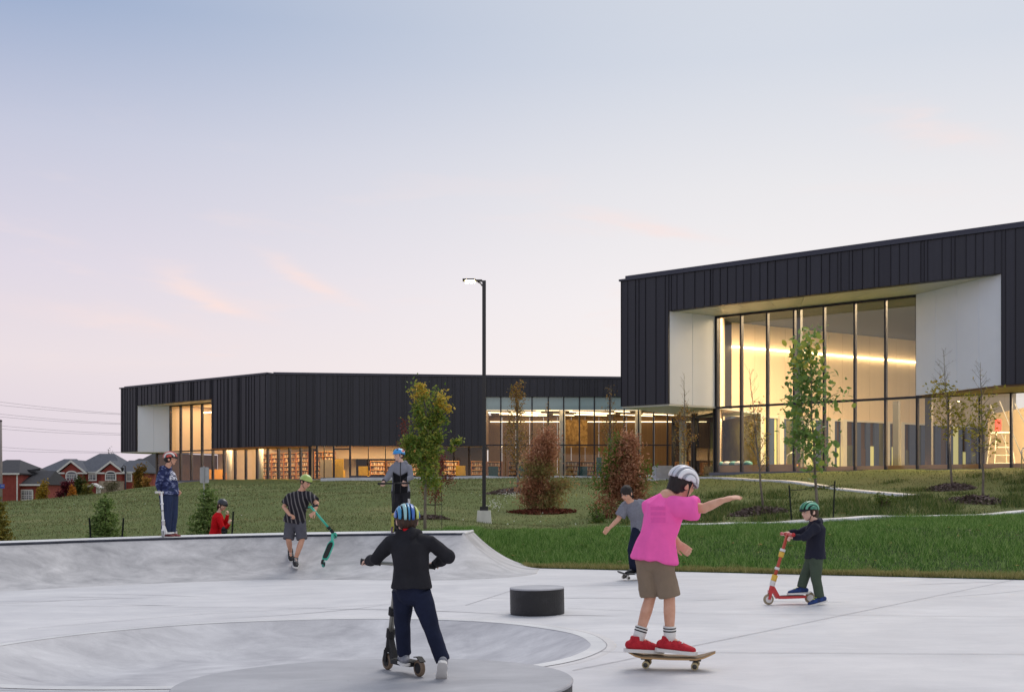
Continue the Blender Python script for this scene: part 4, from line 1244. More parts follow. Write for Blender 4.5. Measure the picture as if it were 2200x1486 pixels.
def hip(parent, name, x0, x1, y0, y1, zE, xr0, xr1, zR, m, over=.35):
    x0 -= over; x1 += over; y0 -= over; y1 += over; ym = (y0 + y1) / 2
    mb = MB(); v = [(x0, y0, zE), (x1, y0, zE), (x1, y1, zE), (x0, y1, zE), (xr0, ym, zR), (xr1, ym, zR)]
    v2 = [(a, b, c - .18) for a, b, c in v[:4]]
    mb.add(v + v2, [(0, 1, 5, 4), (1, 2, 5), (2, 3, 4, 5), (3, 0, 4), (9, 8, 7, 6), (0, 6, 7, 1), (1, 7, 8, 2), (2, 8, 9, 3), (3, 9, 6, 0)])
    o = mb.build(name, m, parent)
    ubox('fascia', ((x0 + x1) / 2, y0 - .04, zE - .11), (x1 - x0, .06, .2), M_trim, parent)
    return o
def window(parent, Y, xa, xb, ya, yb, cols, rows, arch=False, k=None):
    x0, x1, z1, z0 = hx(xa, Y), hx(xb, Y), hzz(ya, Y), hzz(yb, Y)
    w = MB(); 
    fr = .14
    zt = z1 if not arch else z1 - (x1 - x0) * .32
    mb = MB()
    mb.box(((x0 + x1) / 2, Y - .03, (z0 + zt) / 2), (x1 - x0, .10, zt - z0))
    if arch:
        cxm = (x0 + x1) / 2; ra = (x1 - x0) / 2
        pts = [(cxm + ra * math.cos(a), Y + .02, zt + (z1 - zt) * math.sin(a)) for a in np.linspace(0, math.pi, 13)]
        mb.poly(pts, (0, -.10, 0))
    wo = mb.build('window', M_trim, parent, fix=True)
    for i in range(cols):
        for j in range(rows):
            a0 = x0 + fr + (x1 - x0 - 2 * fr) * i / cols + .04; a1 = x0 + fr + (x1 - x0 - 2 * fr) * (i + 1) / cols - .04
            b0 = z0 + fr + (zt - z0 - fr * (1 if arch else 2)) * j / rows + .04; b1 = z0 + fr + (zt - z0 - fr * (1 if arch else 2)) * (j + 1) / rows - .04
            ubox('pane', ((a0 + a1) / 2, Y - .085, (b0 + b1) / 2), (a1 - a0, .02, b1 - b0), M_pane, wo)
            ubox('muntin', ((a0 + a1) / 2, Y - .10, (b0 + b1) / 2), (.045, .015, b1 - b0), M_trim, wo)
            ubox('muntin', ((a0 + a1) / 2, Y - .102, (b0 + b1) / 2 + (b1 - b0) * .1), (a1 - a0, .015, .045), M_trim, wo)
    if arch:
        pts = [(cxm + (ra - .2) * math.cos(a), Y - .08, zt + .06 + (z1 - zt - .25) * math.sin(a)) for a in np.linspace(0, math.pi, 11)]
        mb = MB(); mb.poly(pts, (0, -.02, 0)); mb.build('pane', M_pane, wo, fix=True)
def gable(parent, Y, xa, xb, ye, ap, zb, m, pop=.5, depth=6):
    x0, x1, ze, za = hx(xa, Y), hx(xb, Y), hzz(ye, Y), hzz(ap, Y); xm = (x0 + x1) / 2
    iw = .55
    mb = MB(); mb.poly([(x0 + iw, Y, zb), (x1 - iw, Y, zb), (x1 - iw, Y, ze), (xm, Y, za - .35), (x0 + iw, Y, ze)], (0, depth, 0)); mb.build('gable_wall', m, parent, fix=True)
    for s_ in (-1, 1):
        xe = x0 if s_ < 0 else x1
        mb = MB(); mb.poly([(xe, Y - .3, ze - .1), (xm, Y - .3, za - .1), (xm, Y - .3, za + .12), (xe, Y - .3, ze + .1)], (0, depth + .3, 0)); mb.build('gable_roof', M_shing, parent, fix=True)
        mb = MB(); mb.poly([(xe, Y - .38, ze - .28), (xm, Y - .38, za - .28), (xm, Y - .38, za + .05), (xe, Y - .38, ze + .05)], (0, .07, 0)); mb.build('bargeboard', M_trim, parent, fix=True)
        ubox('eave_return', (xe - s_ * .55, Y - .2, ze - .16), (1.3, .3, .22), M_trim, parent)

Y1 = 160.0
h1 = thing('brick_house', 'large red brick house with two gables and arched windows', 'house', (hx(190, Y1), Y1, GZ))
def wall(parent, xa, xb, ya, Y, m=M_brick, depth=9.0, y0=None):
    x0, x1, z1 = hx(xa, Y), hx(xb, Y), hzz(ya, Y)
    z0 = GZ if y0 is None else hzz(y0, Y)
    return ubox('wall', ((x0 + x1) / 2, Y + depth / 2, (z0 + z1) / 2), (x1 - x0, depth, z1 - z0), m, parent)
wall(h1, 88, 292, 1013.5, Y1 + .8)
gable(h1, Y1, 122, 186, 1013.5, 988.5, GZ, M_brick)
gable(h1, Y1, 208, 269, 1013.5, 990.2, GZ, M_brick)
hip(h1, 'roof', hx(74, Y1), hx(150, Y1), Y1 + 1, Y1 + 9, hzz(1013, Y1), hx(108, Y1), hx(136, Y1), hzz(983, Y1), M_shing)
hip(h1, 'roof', hx(140, Y1), hx(258, Y1), Y1 + .9, Y1 + 11, hzz(1012.6, Y1), hx(181, Y1), hx(214, Y1), hzz(970.5, Y1), M_shing)
hip(h1, 'roof', hx(236, Y1), hx(293, Y1), Y1 + 1, Y1 + 9, hzz(1012, Y1), hx(252, Y1), hx(292, Y1), hzz(986, Y1), M_shing)
window(h1, Y1 + .75, 90, 115.5, 1016, 1033.5, 3, 1)
window(h1, Y1 - .02, 141, 167, 1010.5, 1034.5, 3, 1, True)
window(h1, Y1 + .75, 190, 208, 1017, 1032.6, 2, 1)
window(h1, Y1 - .02, 226, 250, 1010.5, 1032, 3, 1, True)
window(h1, Y1 + .75, 271, 284, 1015, 1034.5, 2, 1)
wall(h1, 212, 264, 1033, Y1 - .25, M_stone, .5)
mb = MB(); mb.poly([(hx(100, Y1), Y1 - 2.2, hzz(1051, Y1)), (hx(134, Y1), Y1 - 2.2, hzz(1051, Y1)), (hx(132, Y1), Y1 + .7, hzz(1038, Y1)), (hx(103, Y1), Y1 + .7, hzz(1038, Y1))], (0, 0, .2)); mb.build('porch_roof', M_shing, h1, fix=True)
wall(h1, 102, 131, 1052, Y1 - 1.2, M_brick2, 2.2)
ubox('porch_fascia', (hx(117, Y1), Y1 - 2.25, hzz(1051.5, Y1)), (2.4, .08, .2), M_trim, h1)
for px in (130.5,): ubox('porch_column', (hx(px, Y1), Y1 - 2, (GZ + hzz(1051, Y1)) / 2), (.2, .2, hzz(1051, Y1) - GZ), M_trim, h1)
mb = MB(); a = Y1 - 3
for s_ in (-1, 1):
    mb.beam((hx(203, a), a, hzz(1039, a)), (hx(203 + s_ * 16, a), a, hzz(1048.5, a)), 1.5, .22)
mb.build('entry_gable', M_trim, h1)
for px in (209, 214): ubox('porch_column', (hx(px, a), a, (GZ + hzz(1047, a)) / 2), (.25, .25, hzz(1047, a) - GZ), M_trim, h1)

Y2 = 135.0
h2 = thing('brick_house', 'red brick house with dark roof and white grid window beside the street sign pole', 'house', (hx(30, Y2), Y2, GZ))
wall(h2, -60, 38, 1016, Y2, M_brick, 11)
hip(h2, 'roof', hx(-64, Y2), hx(38, Y2), Y2, Y2 + 11, hzz(1015.5, Y2), hx(-30, Y2), hx(0, Y2), hzz(984, Y2), M_shing2)
ubox('downpipe', (hx(37.3, Y2), Y2 - .08, (GZ + hzz(1017, Y2)) / 2), (.12, .1, hzz(1017, Y2) - GZ), M_trim, h2)
wall(h2, 38.2, 91, 1041, Y2 + 1, M_brick, 7)
mb = MB(); a = Y2 + .5
mb.add([(hx(38.4, a), a, hzz(1040.5, a)), (hx(93, a), a, hzz(1040.5, a)), (hx(87, a), a + 4.5, hzz(1009, a)), (hx(41, a), a + 4.5, hzz(1009, a)), (hx(93, a), a + 9, hzz(1040.5, a)), (hx(38.4, a), a + 9, hzz(1040.5, a))],
       [(0, 1, 2, 3), (1, 4, 2), (4, 5, 3, 2), (5, 0, 3)]); mb.build('roof', M_shing2, h2)
ubox('fascia', (hx(65.5, a), a - .04, hzz(1041.2, a)), (hx(93, a) - hx(38.4, a), .06, .2), M_trim, h2)
mb = MB(); mb.beam((hx(31, a), a + 3, hzz(1010, a)), (hx(44, a), a + 4.2, hzz(1006, a)), 2, .3); mb.build('dormer_roof', M_shing2, h2)
window(h2, Y2 + .95, 44, 71.6, 1051, 1075, 3, 2)
Y3 = 178.0
h3 = thing('brick_house', 'plain red brick house with dark roof partly behind the library', 'house', (hx(320, Y3), Y3, GZ))
wall(h3, 303, 400, 1007, Y3, M_brick2, 12)
hip(h3, 'roof', hx(272, Y3), hx(400, Y3), Y3, Y3 + 14, hzz(1006.5, Y3), hx(302, Y3), hx(376, Y3), hzz(968, Y3), M_shing2)
hip(h3, 'roof', hx(245, Y3), hx(300, Y3), Y3 + 3, Y3 + 13, hzz(1003, Y3), hx(262, Y3), hx(270, Y3), hzz(981, Y3), M_shing2)

# ------------------------------------------------------------------ street furniture by the houses
M_conp = mat('concrete_pole', (150, 142, 140), 0.8, var=.12, bump=.1)
Yp = 95.0; xp = hx(1.2, Yp)
pole = thing('street_pole', 'grey concrete street pole with blue street name sign', 'pole', (xp, Yp, tz(xp, Yp)))
mb = MB(); mb.tube([(xp, Yp, tz(xp, Yp) - .4), (xp, Yp, hzz(905, Yp))], [.17, .115], 12); mb.build('post', M_conp, pole, smooth=True)
mb = MB(); mb.lathe((xp, Yp, hzz(905, Yp)), [(.13, 0), (.14, .06), (.08, .14)], 12); mb.build('cap', M_mull, pole)
M_blue = mat('blue_sign', (38, 84, 176), .4, var=.05)
ubox('sign_plate', (hx(4, Yp), Yp - .19, hzz(1044, Yp)), (.62, .03, .34), M_blue, pole)
fc = bpy.data.curves.new('lettering', 'FONT'); fc.body = 'ate'; fc.size = .2; fc.align_x = 'RIGHT'; fc.align_y = 'CENTER'; fc.extrude = .002
fc.materials.append(M_trim)
ft = bpy.data.objects.new('lettering', fc); col.objects.link(ft)
fme = bpy.data.meshes.new_from_object(ft.evaluated_get(bpy.context.evaluated_depsgraph_get())); bpy.data.objects.remove(ft)
fo = bpy.data.objects.new('lettering', fme)
link(fo, pole, Matrix.Translation((hx(10.5, Yp), Yp - .209, hzz(1043, Yp))) @ Matrix.Rotation(R(90), 4, 'X'))
Yl = 125.0; xl = hx(269.5, Yl); zl = hzz(1000, Yl)
sl = thing('street_lantern', 'thin black park lantern on a post in front of the brick house', 'street lamp', (xl, Yl, GZ))
mb = MB(); mb.tube([(xl, Yl, GZ), (xl, Yl, zl)], .09, 8); mb.build('post', M_mull, sl, smooth=True)
mb = MB(); mb.tube([(xl, Yl, zl - .1), (xl - .2, Yl, zl + .05), (xl - .34, Yl, zl - .1)], .04, 6); mb.build('arm', M_mull, sl)
mb = MB(); mb.lathe((xl - .34, Yl, zl - .65), [(.08, 0), (.16, .25), (.2, .4), (.05, .52)], 10); mb.build('lantern', M_mull, sl)
# back of a road sign
Ys = 46.0; xs_ = hx(438, Ys)
sg = thing('road_sign', 'grey back of a small road sign on a steel post on the hill', 'sign', (xs_, Ys, tz(xs_, Ys)))
M_galv = mat('galvanised', (176, 178, 182), .45, metal=.4, var=.1)
mb = MB()
x0, x1, z0, z1 = hx(429, Ys), hx(448.5, Ys), hzz(1037, Ys), hzz(1003, Ys); rr_ = .05
pts = []
for cx_, cz_, a0 in ((x1 - rr_, z1 - rr_, 0), (x0 + rr_, z1 - rr_, 90), (x0 + rr_, z0 + rr_, 180), (x1 - rr_, z0 + rr_, 270)):
    pts += [(cx_ + rr_ * math.cos(R(a0 + a)), Ys + .03, cz_ + rr_ * math.sin(R(a0 + a))) for a in (0, 30, 60, 90)]
mb.poly(pts, (0, .006, 0)); mb.build('plate', M_galv, sg, fix=True)
mb = MB()
for i in range(26):
    z = tz(xs_, Ys) + (z1 + .05 - tz(xs_, Ys)) * (i + .5) / 26
    mb.box((xs_, Ys, z), (.05, .035, (z1 - tz(xs_, Ys)) / 26 - .018))
mb.box((xs_, Ys + .012, (tz(xs_, Ys) + z1) / 2 - .1), (.035, .02, z1 - tz(xs_, Ys) + .25)); mb.build('post', M_galv, sg)
# power lines
M_wire = mat('wire', (150, 144, 156), .6)
wires = [(863, 888), (870, 890), (889, 909), (895, 911), (914, 931), (921, 934), (960, 971), (967, 972)]
for i, (a, b) in enumerate(wires):
    Yw = 235.0
    xA, xB = hx(-420, Yw), hx(640, Yw)
    za, zb_ = hzz(a, Yw), hzz(b, Yw)
    X0, X1 = hx(0, Yw), hx(255, Yw)
    pts = []
    for t in np.linspace(0, 1, 24):
        X = xA + (xB - xA) * t
        u = (X - X0) / (X1 - X0)
        pts.append((X, Yw, za + (zb_ - za) * u + .9 * (u - .0) * (u - 1) * .8))
    mb = MB(); mb.tube(pts, .028, 5)
    tag(mb.build('power_line', M_wire), 'thin overhead power line strung above the brick houses', 'wire', 'power lines above the houses')

# ------------------------------------------------------------------ the tall lamp post
Yk = 35.0; xk = hx(1040, Yk); gk = tz(xk, Yk)
lp = thing('lamp_post', 'tall black square lamp post with lit head on a concrete base', 'street lamp', (xk, Yk, gk))
zb0, zb1, ztop_ = gk - .1, hzz(1096, Yk), hzz(603, Yk)
mb = MB(); mb.add([(xk + sx * w, Yk + sy * w, z) for w, z in ((.245, zb0), (.205, zb1)) for sx, sy in ((-1, -1), (1, -1), (1, 1), (-1, 1))],
                  [(0, 1, 5, 4), (1, 2, 6, 5), (2, 3, 7, 6), (3, 0, 4, 7), (4, 5, 6, 7)])
mb.build('base', mat('base_concrete', (214, 212, 206), .8, var=.08, bump=.15, stretch=(1, 1, .3)), lp)
M_lampb = mat('black_lamp_paint', (34, 33, 38), .4, var=.08)
ubox('base_cover', (xk, Yk, zb1 + .06), (.26, .26, .13), M_lampb, lp)
ubox('pole', (xk, Yk, (zb1 + .12 + ztop_) / 2), (.115, .115, ztop_ - zb1 - .12), M_lampb, lp)
mb = MB()
pr = [(xk - .06, ztop_ - .03), (xk - .2, ztop_ - .03), (xk - .30, ztop_ - .01), (xk - .30, ztop_ + .03), (xk - .06, ztop_ + .03)]
mb.poly([(x, Yk - .05, z) for x, z in pr], (0, .1, 0)); mb.build('arm', M_lampb, lp, fix=True)
mb = MB(); mb.tube([(xk - .06, Yk, ztop_ - .16), (xk - .11, Yk, ztop_ - .08), (xk - .2, Yk, ztop_ - .035)], .02, 6); mb.build('brace', M_lampb, lp)
hd = ubox('lamp_head', (xk - .47, Yk, ztop_ + .02), (.40, .26, .05), M_lampb, lp)
ubox('lens', (xk - .44, Yk, ztop_ - .025), (.28, .2, .045), mat('lit_lamp_lens', (255, 240, 210), .4, emit=(255, 222, 160), estr=60), lp)

# ================================================================== VEGETATION
M_bark = mat('grey_bark', (104, 94, 84), .9, c2=(138, 128, 116), scale=9, stretch=(1, 1, .4), bump=.3)
M_bark2 = mat('brown_bark', (78, 62, 50), .9, c2=(104, 86, 70), scale=9, bump=.3)

def leaves(name, pos, size, m, parent, up=0.3, fold=0.25, elong=1.35, seed=1, joined=True):
    """leaf-sized folded rhombi, one island per leaf"""
    g = np.random.default_rng(seed); n = len(pos)
    if n == 0: return None
    nr = g.normal(0, 1, (n, 3)); nr[:, 2] += up * 2; nr /= np.linalg.norm(nr, axis=1)[:, None]
    a = g.normal(0, 1, (n, 3)); a -= (a * nr).sum(1)[:, None] * nr; a /= np.linalg.norm(a, axis=1)[:, None]
    b = np.cross(nr, a)
    s = (size * g.uniform(.65, 1.25, n))[:, None]
    A = a * s * elong; B = b * s * .62
    V = np.stack([pos - A * .5, pos - A * .12 + B * .5 + nr * s * fold * .4, pos + A * .5, pos - A * .12 - B * .5 + nr * s * fold * .4], 1)
    i = np.arange(n)[:, None] * 4
    Fc = np.concatenate([i + np.array([[0, 2, 1]]), i + np.array([[0, 3, 2]])], 0)
    return np_mesh(name, V.reshape(-1, 3), Fc, m, parent)

def wobble(r, a, b, n, amp):
    a, b = Vector(a), Vector(b)
    o = []
    for i in range(n + 1):
        t = i / n
        o.append(a.lerp(b, t) + Vector((r.uniform(-1, 1), r.uniform(-1, 1), r.uniform(-.3, .3))) * amp * (1 if 0 < i < n else 0))
    return o

def sapling(name, label, cat, base, Ht, prof, nb, rad, m_leaf, nleaf, lsize, seed, first=0.3, rise=1.0, twig=3, bark=None, group=None, lean=(0, 0), leafrange=(0.15, 1.0), dens=None, top_leaf=True, leaf_objs=False):
    """young tree: straight trunk, rising side branches whose reach follows prof(h), twigs and leaves"""
    r = random.Random(seed); bark = bark or M_bark
    root = thing(name, label, cat, base, group)
    b = Vector(base)
    top = b + Vector((lean[0], lean[1], Ht))
    tr = wobble(r, b - Vector((0, 0, .15)), top, 9, .018 * Ht / 4)
    mb = MB(); mb.tube(tr, [rad * (1 - .88 * i / 9) for i in range(10)], 8); mb.build('trunk', bark, root, smooth=True)
    def at(h):
        x = h * 9; i = min(8, int(x)); return tr[i].lerp(tr[i + 1], x - i)
    br = MB(); pos = []
    for k_ in range(nb):
        h = first + (1 - first) * (k_ + r.random()) / nb * .97
        s = at(h); L_ = prof(h) * r.uniform(.7, 1.15)
        if L_ < .05: continue
        an = r.uniform(0, 2 * math.pi); up = rise * r.uniform(.6, 1.3)
        d = Vector((math.cos(an), math.sin(an), up)).normalized()
        e = s + d * L_ * math.sqrt(1 + up * up) * .8
        pts = wobble(r, s, e, 4, .04 * L_)
        r0 = rad * (1 - .85 * h) * .5
        br.tube(pts, [max(.003, r0 * (1 - .8 * i / 4)) for i in range(5)], 5)
        ends = [(pts, L_)]
        for _ in range(twig):
            t = r.uniform(.35, .95); i = min(3, int(t * 4)); q = pts[i].lerp(pts[i + 1], t * 4 - i)
            d2 = (d + Vector((r.uniform(-1, 1), r.uniform(-1, 1), r.uniform(-.4, .7))) * .9).normalized()
            e2 = q + d2 * L_ * r.uniform(.25, .5)
            p2 = wobble(r, q, e2, 2, .02)
            br.tube(p2, [max(.0025, r0 * .4), max(.002, r0 * .3), .0018], 4); ends.append((p2, L_ * .4))
        for p_, l_ in ends:
            kk = int(nleaf * (.4 + l_) * (dens(h) if dens else 1))
            for _ in range(kk):
                t = r.uniform(*leafrange); i = min(len(p_) - 2, int(t * (len(p_) - 1)))
                q = p_[i].lerp(p_[i + 1], t * (len(p_) - 1) - i)
                pos.append(q + Vector((r.gauss(0, 1), r.gauss(0, 1), r.gauss(0, 1) - .3)) * lsize * 1.3)
    br.build('branches', bark, root)
    if pos and leaf_objs:
        me = bpy.data.meshes.new('leaf'); pts = []
        for a in np.linspace(0, 2 * math.pi, 9)[:-1]:
            rr3 = .5 * (1 - .25 * abs(math.sin(a)))
            pts.append((rr3 * math.cos(a) * 1.15, rr3 * math.sin(a), .10 * abs(math.sin(a))))
        pts.append((0, 0, 0))
        me.from_pydata(pts, [], [(8, i, (i + 1) % 8) for i in range(8)]); 
        mats_ = m_leaf
        mes = []
        for mm_ in mats_:
            m2 = me.copy(); m2.materials.append(mm_); mes.append(m2)
        r.shuffle(pos)
        for q in pos[:leaf_objs]:
            hh = (q.z - b.z) / Ht
            o = bpy.data.objects.new('leaf', r.choice(mes[1:] if hh < .8 else mes[:2]))
            s_ = lsize * r.uniform(.75, 1.3)
            rot = Vector((r.gauss(0, .8), r.gauss(-.6, .8), r.gauss(.3, .6))).to_track_quat('Z', 'Y') @ Quaternion((0, 0, 1), r.uniform(0, 6.28))
            link(o, root, Matrix.Translation(q) @ rot.to_matrix().to_4x4() @ Matrix.Diagonal((s_, s_, s_, 1)))
        pos = pos[leaf_objs:]
        if pos:
            tag(leaves('small_leaves', np.array([tuple(p) for p in pos]), lsize * .8, mats_[-1], root, seed=seed), kind='stuff')
    elif pos:
        leaves('crown', np.array([tuple(p) for p in pos]), lsize, m_leaf, root, seed=seed)
    return root

def tbase(px, Y):
    X = hx(px, Y); return (X, Y, tz(X, Y))
def mulch(px, Y, rx_, rz_, label, m, seed):
    X, Y, z = tbase(px, Y)
    g = np.random.default_rng(seed); n = 900
    a = g.uniform(0, 6.28, n); q = np.sqrt(g.uniform(0, 1, n))
    x = X + np.cos(a) * q * rx_; y = Y + np.sin(a) * q * rx_ * .8
    zz = terr(x, y) + rz_ * (1 - q ** 2) * g.uniform(.4, 1, n)
    o = leaves('mulch_mound', np.stack([x, y, zz], -1), .13, m, None, seed=seed, up=.2)
    tag(o, label, 'mulch', kind='stuff')
M_mul = island('mulch_chips', [(70, 58, 54), (104, 88, 82), (132, 116, 110), (88, 74, 66)], .9)
M_redm = island('red_needle_litter', [(88, 46, 32), (116, 62, 44), (70, 44, 30)], .9)

def stake(px, Y, y_top, label, tilt=0.0, y_bot=None):
    X, Y, z = tbase(px, Y)
    zt = hzz(y_top, Y)
    o = thing('tree_stake', label, 'stake', (X, Y, z))
    mb = MB(); d = Vector((tilt, 0, zt - z))
    p0, p1 = Vector((X, Y, z - .2)), Vector((X, Y, z)) + d
    ax = (p1 - p0).normalized(); s1 = ax.orthogonal().normalized(); s2 = ax.cross(s1)
    mb.beam(p0, p1, .045, .008); mb.build('flange', M_stake, o)
    mb = MB(); mb.box((p0 + p1) / 2 + Vector((0, .02, 0)), (.008, .04, (p1 - p0).length), rot=ax.to_track_quat('Z', 'Y')); mb.build('web', M_stake, o)
    return p1
M_stake = mat('dark_green_stake', (34, 42, 38), .6, var=.2, metal=.2)
M_rope = mat('black_strap', (26, 28, 28), .8, var=.1)
def strap(a, b, label, sag=.05):
    a, b = Vector(a), Vector(b); pts = []
    for t in np.linspace(0, 1, 9):
        pts.append(a.lerp(b, t) - Vector((0, 0, sag * 4 * t * (1 - t))))
    mb = MB(); mb.tube(pts, .011, 5); tag(mb.build('tree_strap', M_rope), label, 'strap')

# --- linden with big leaves in front of the hall glass
ML = [island('linden_leaf_%d' % i, [tuple(int(v * .86) for v in c), tuple(min(255, int(v * 1.14)) for v in c)], .45, .35) for i, c in enumerate([(206, 200, 88), (172, 186, 88), (138, 164, 84), (114, 144, 72), (128, 156, 88)])]
lb = tbase(1756, 30.5)
Hl = hzz(722, 30.5) - lb[2]
sapling('linden_tree', 'young tree with big round green leaves staked in front of the hall glass', 'tree', lb, Hl,
        lambda h: .66 * (max(0, min(1, (h - .28) / .1)) * (1.0 if h < .58 else max(.22, 1 - (h - .58) * 1.9))), 34, .045, ML, 15, .16, 41, first=.30, rise=.85, twig=3, leaf_objs=300, lean=(-.24, 0), leafrange=(.1, 1))
a = stake(1702, 30.2, 1042, 'dark steel stake left of the big-leaved young tree', -.08)
b = stake(1790, 30.6, 1033, 'dark steel stake right of the big-leaved young tree', .05)
tk = Vector((lb[0] + .0, lb[1], hzz(1042, 30.5)))
strap(a - Vector((0, 0, .12)), tk, 'black strap tying the big-leaved tree to its left stake')
strap(b - Vector((0, 0, .10)), tk, 'black strap tying the big-leaved tree to its right stake')
# --- maple by the blue helmet boy
M_map = island('maple_leaf', [(84, 108, 44), (108, 136, 58), (126, 150, 66), (146, 158, 72), (172, 166, 78), (98, 126, 56)], .6, .4)
M_mapy = island('maple_leaf_gold', [(204, 168, 66), (220, 184, 82), (184, 168, 70), (156, 158, 68)], .6, .4)
mb_ = tbase(914, 26.0)
Hm = hzz(840, 26) - mb_[2]
def mprof(h):
    return .62 * (1 - abs(h - .5) * 1.1) if h < .62 else .36
mp_ = sapling('maple_tree', 'young maple turning gold at the top behind the blue helmet boy', 'tree', mb_, Hm, mprof, 30, .04, M_map, 95, .075, 12, first=.32, rise=.85, twig=4, leafrange=(.2, 1.05), dens=lambda h: .15 if h > .6 else .45)
r = random.Random(3); pos = []
for cx_, cy_, s_, n_l in [(897, 845, 15, 120), (905, 832, 9, 70), (915, 850, 10, 70), (950, 855, 12, 110), (943, 868, 12, 90), (962, 880, 9, 60)]:
    c = P(cx_, cy_, 26)
    for _ in range(n_l): pos.append(tuple(c + Vector((r.gauss(0, 1), r.gauss(0, 1.4), r.gauss(0, 1))) * s_ * 26 / F * .55))
leaves('gold_crown', np.array(pos), .075, M_mapy, mp_, seed=4)
pos = []
for cx_, cy_, s_, n_l in [(897, 880, 14, 150), (905, 905, 15, 170), (938, 885, 14, 150), (930, 910, 16, 200), (948, 900, 11, 120), (915, 935, 20, 300), (880, 945, 14, 160), (940, 940, 12, 150), (900, 965, 22, 330), (932, 965, 17, 220), (872, 955, 9, 80), (895, 985, 12, 120), (925, 985, 14, 130), (986, 946, 8, 50), (976, 948, 7, 40), (970, 965, 8, 36), (900, 1015, 7, 40)]:
    c = P(cx_, cy_, 26)
    for _ in range(n_l): pos.append(tuple(c + Vector((r.gauss(0, 1), r.gauss(0, 1.3), r.gauss(0, 1))) * s_ * 26 / F * .55))
leaves('crown', np.array(pos), .078, M_map, mp_, seed=9)
a = stake(949, 26.2, 1057, 'dark steel stake beside the young maple', .0)
strap(a - Vector((0, 0, .28)), Vector((mb_[0], mb_[1], hzz(1083, 26))), 'black strap tying the young maple to its stake', .01)
# --- reddish shrub-like sapling behind the maple
M_rust = island('rust_leaf', [(116, 50, 44), (140, 70, 58), (98, 48, 36), (152, 92, 70)], .7, .2)
b_ = tbase(935, 33)
sapling('red_sapling', 'small sapling with sparse rust red leaves right of the maple trunk', 'tree', b_, hzz(985, 33) - b_[2], lambda h: .55 * (1 - abs(h - .6)), 22, .02, M_rust, 20, .055, 31, first=.3, rise=.6, bark=M_bark2)
M_dry = island('dry_leaf', [(150, 112, 60), (178, 138, 72), (122, 96, 58), (158, 146, 76)], .7, .25)
M_yg = island('yellow_green_leaf', [(150, 144, 56), (178, 162, 70), (118, 124, 54), (192, 170, 86)], .7, .3)
def T(px, Y, ytop, label, m, nl, ls, seed, reach=.5, nb=26, first=.25, rise=1.4, rad=.045, lean=0, dens=None, twig=3):
    b0 = tbase(px, Y)
    return sapling('young_tree', label, 'tree', b0, hzz(ytop, Y) - b0[2], lambda h: reach * 1.25 * (1.05 - h * .8), nb, rad, m, nl, ls, seed, first=first, rise=rise, lean=(lean, 0), dens=dens, twig=twig)
T(1112, 52, 826, 'slender young tree with sparse golden leaves right of the lamp post', M_dry, 13, .085, 51, .78, 46, .22, 1.3, .06, dens=lambda h: 1.6 if h > .8 else .9)
T(1176, 60, 872, 'thin young tree rising behind the left brown cedar', M_dry, 3, .09, 52, .6, 26, .35, 1.5, .05)
T(1312, 60, 828, 'bare young tree rising behind the right brown cedar', M_dry, 4, .10, 53, .62, 40, .3, 1.7, .06, dens=lambda h: .5 if h > .6 else 1.2)
T(1470, 53, 802, 'bare topped young tree with dry leaves below by the hall entrance', M_dry, 8, .09, 54, .55, 36, .22, 1.6, .05, dens=lambda h: .12 if h > .65 else 1.3)
T(1641, 35, 792, 'bare young tree with few golden leaves left of the big-leaved tree', M_dry, 5, .07, 55, .55, 40, .30, 1.5, .04, lean=-.45, dens=lambda h: .25 if h > .7 else 1.2)
T(2046, 44.5, 752, 'bare young tree with yellow-green leaves on its lower twigs', M_yg, 7, .13, 56, .95, 34, .36, 1.1, .05, lean=-.35, dens=lambda h: .12 if h > .68 else 1.3)
T(2113, 38, 778, 'bare young tree at the hall corner with a mulch mound in front', M_yg, 6, .12, 57, .8, 36, .34, 1.0, .05, lean=-.1, dens=lambda h: .22 if h > .72 else 1.1)
T(868, 62, 905, 'thin tree with scattered rust leaves against the library cladding', M_rust, 8, .09, 58, .7, 26, .3, 1.3, .03)
mulch(1630, 34.5, .95, .22, 'grey wood mulch ring around the thin bare tree', M_mul, 1)
mulch(2040, 43.8, 1.0, .25, 'grey wood mulch ring below the yellow-green tree', M_mul, 2)
mulch(2095, 36.6, 1.15, .30, 'grey wood mulch mound below the bare corner tree', M_mul, 3)
mulch(925, 32.6, .55, .10, 'grey wood mulch ring around the red sapling', M_mul, 4)
mulch(1100, 51, 1.2, .2, 'grey wood mulch ring around the golden young tree', M_mul, 5)
mulch(1165, 41.2, 1.3, .12, 'rusty fallen needles under the left brown cedar', M_redm, 6)
mulch(1345, 37.3, 1.1, .12, 'rusty fallen needles under the right brown cedar', M_redm, 7)

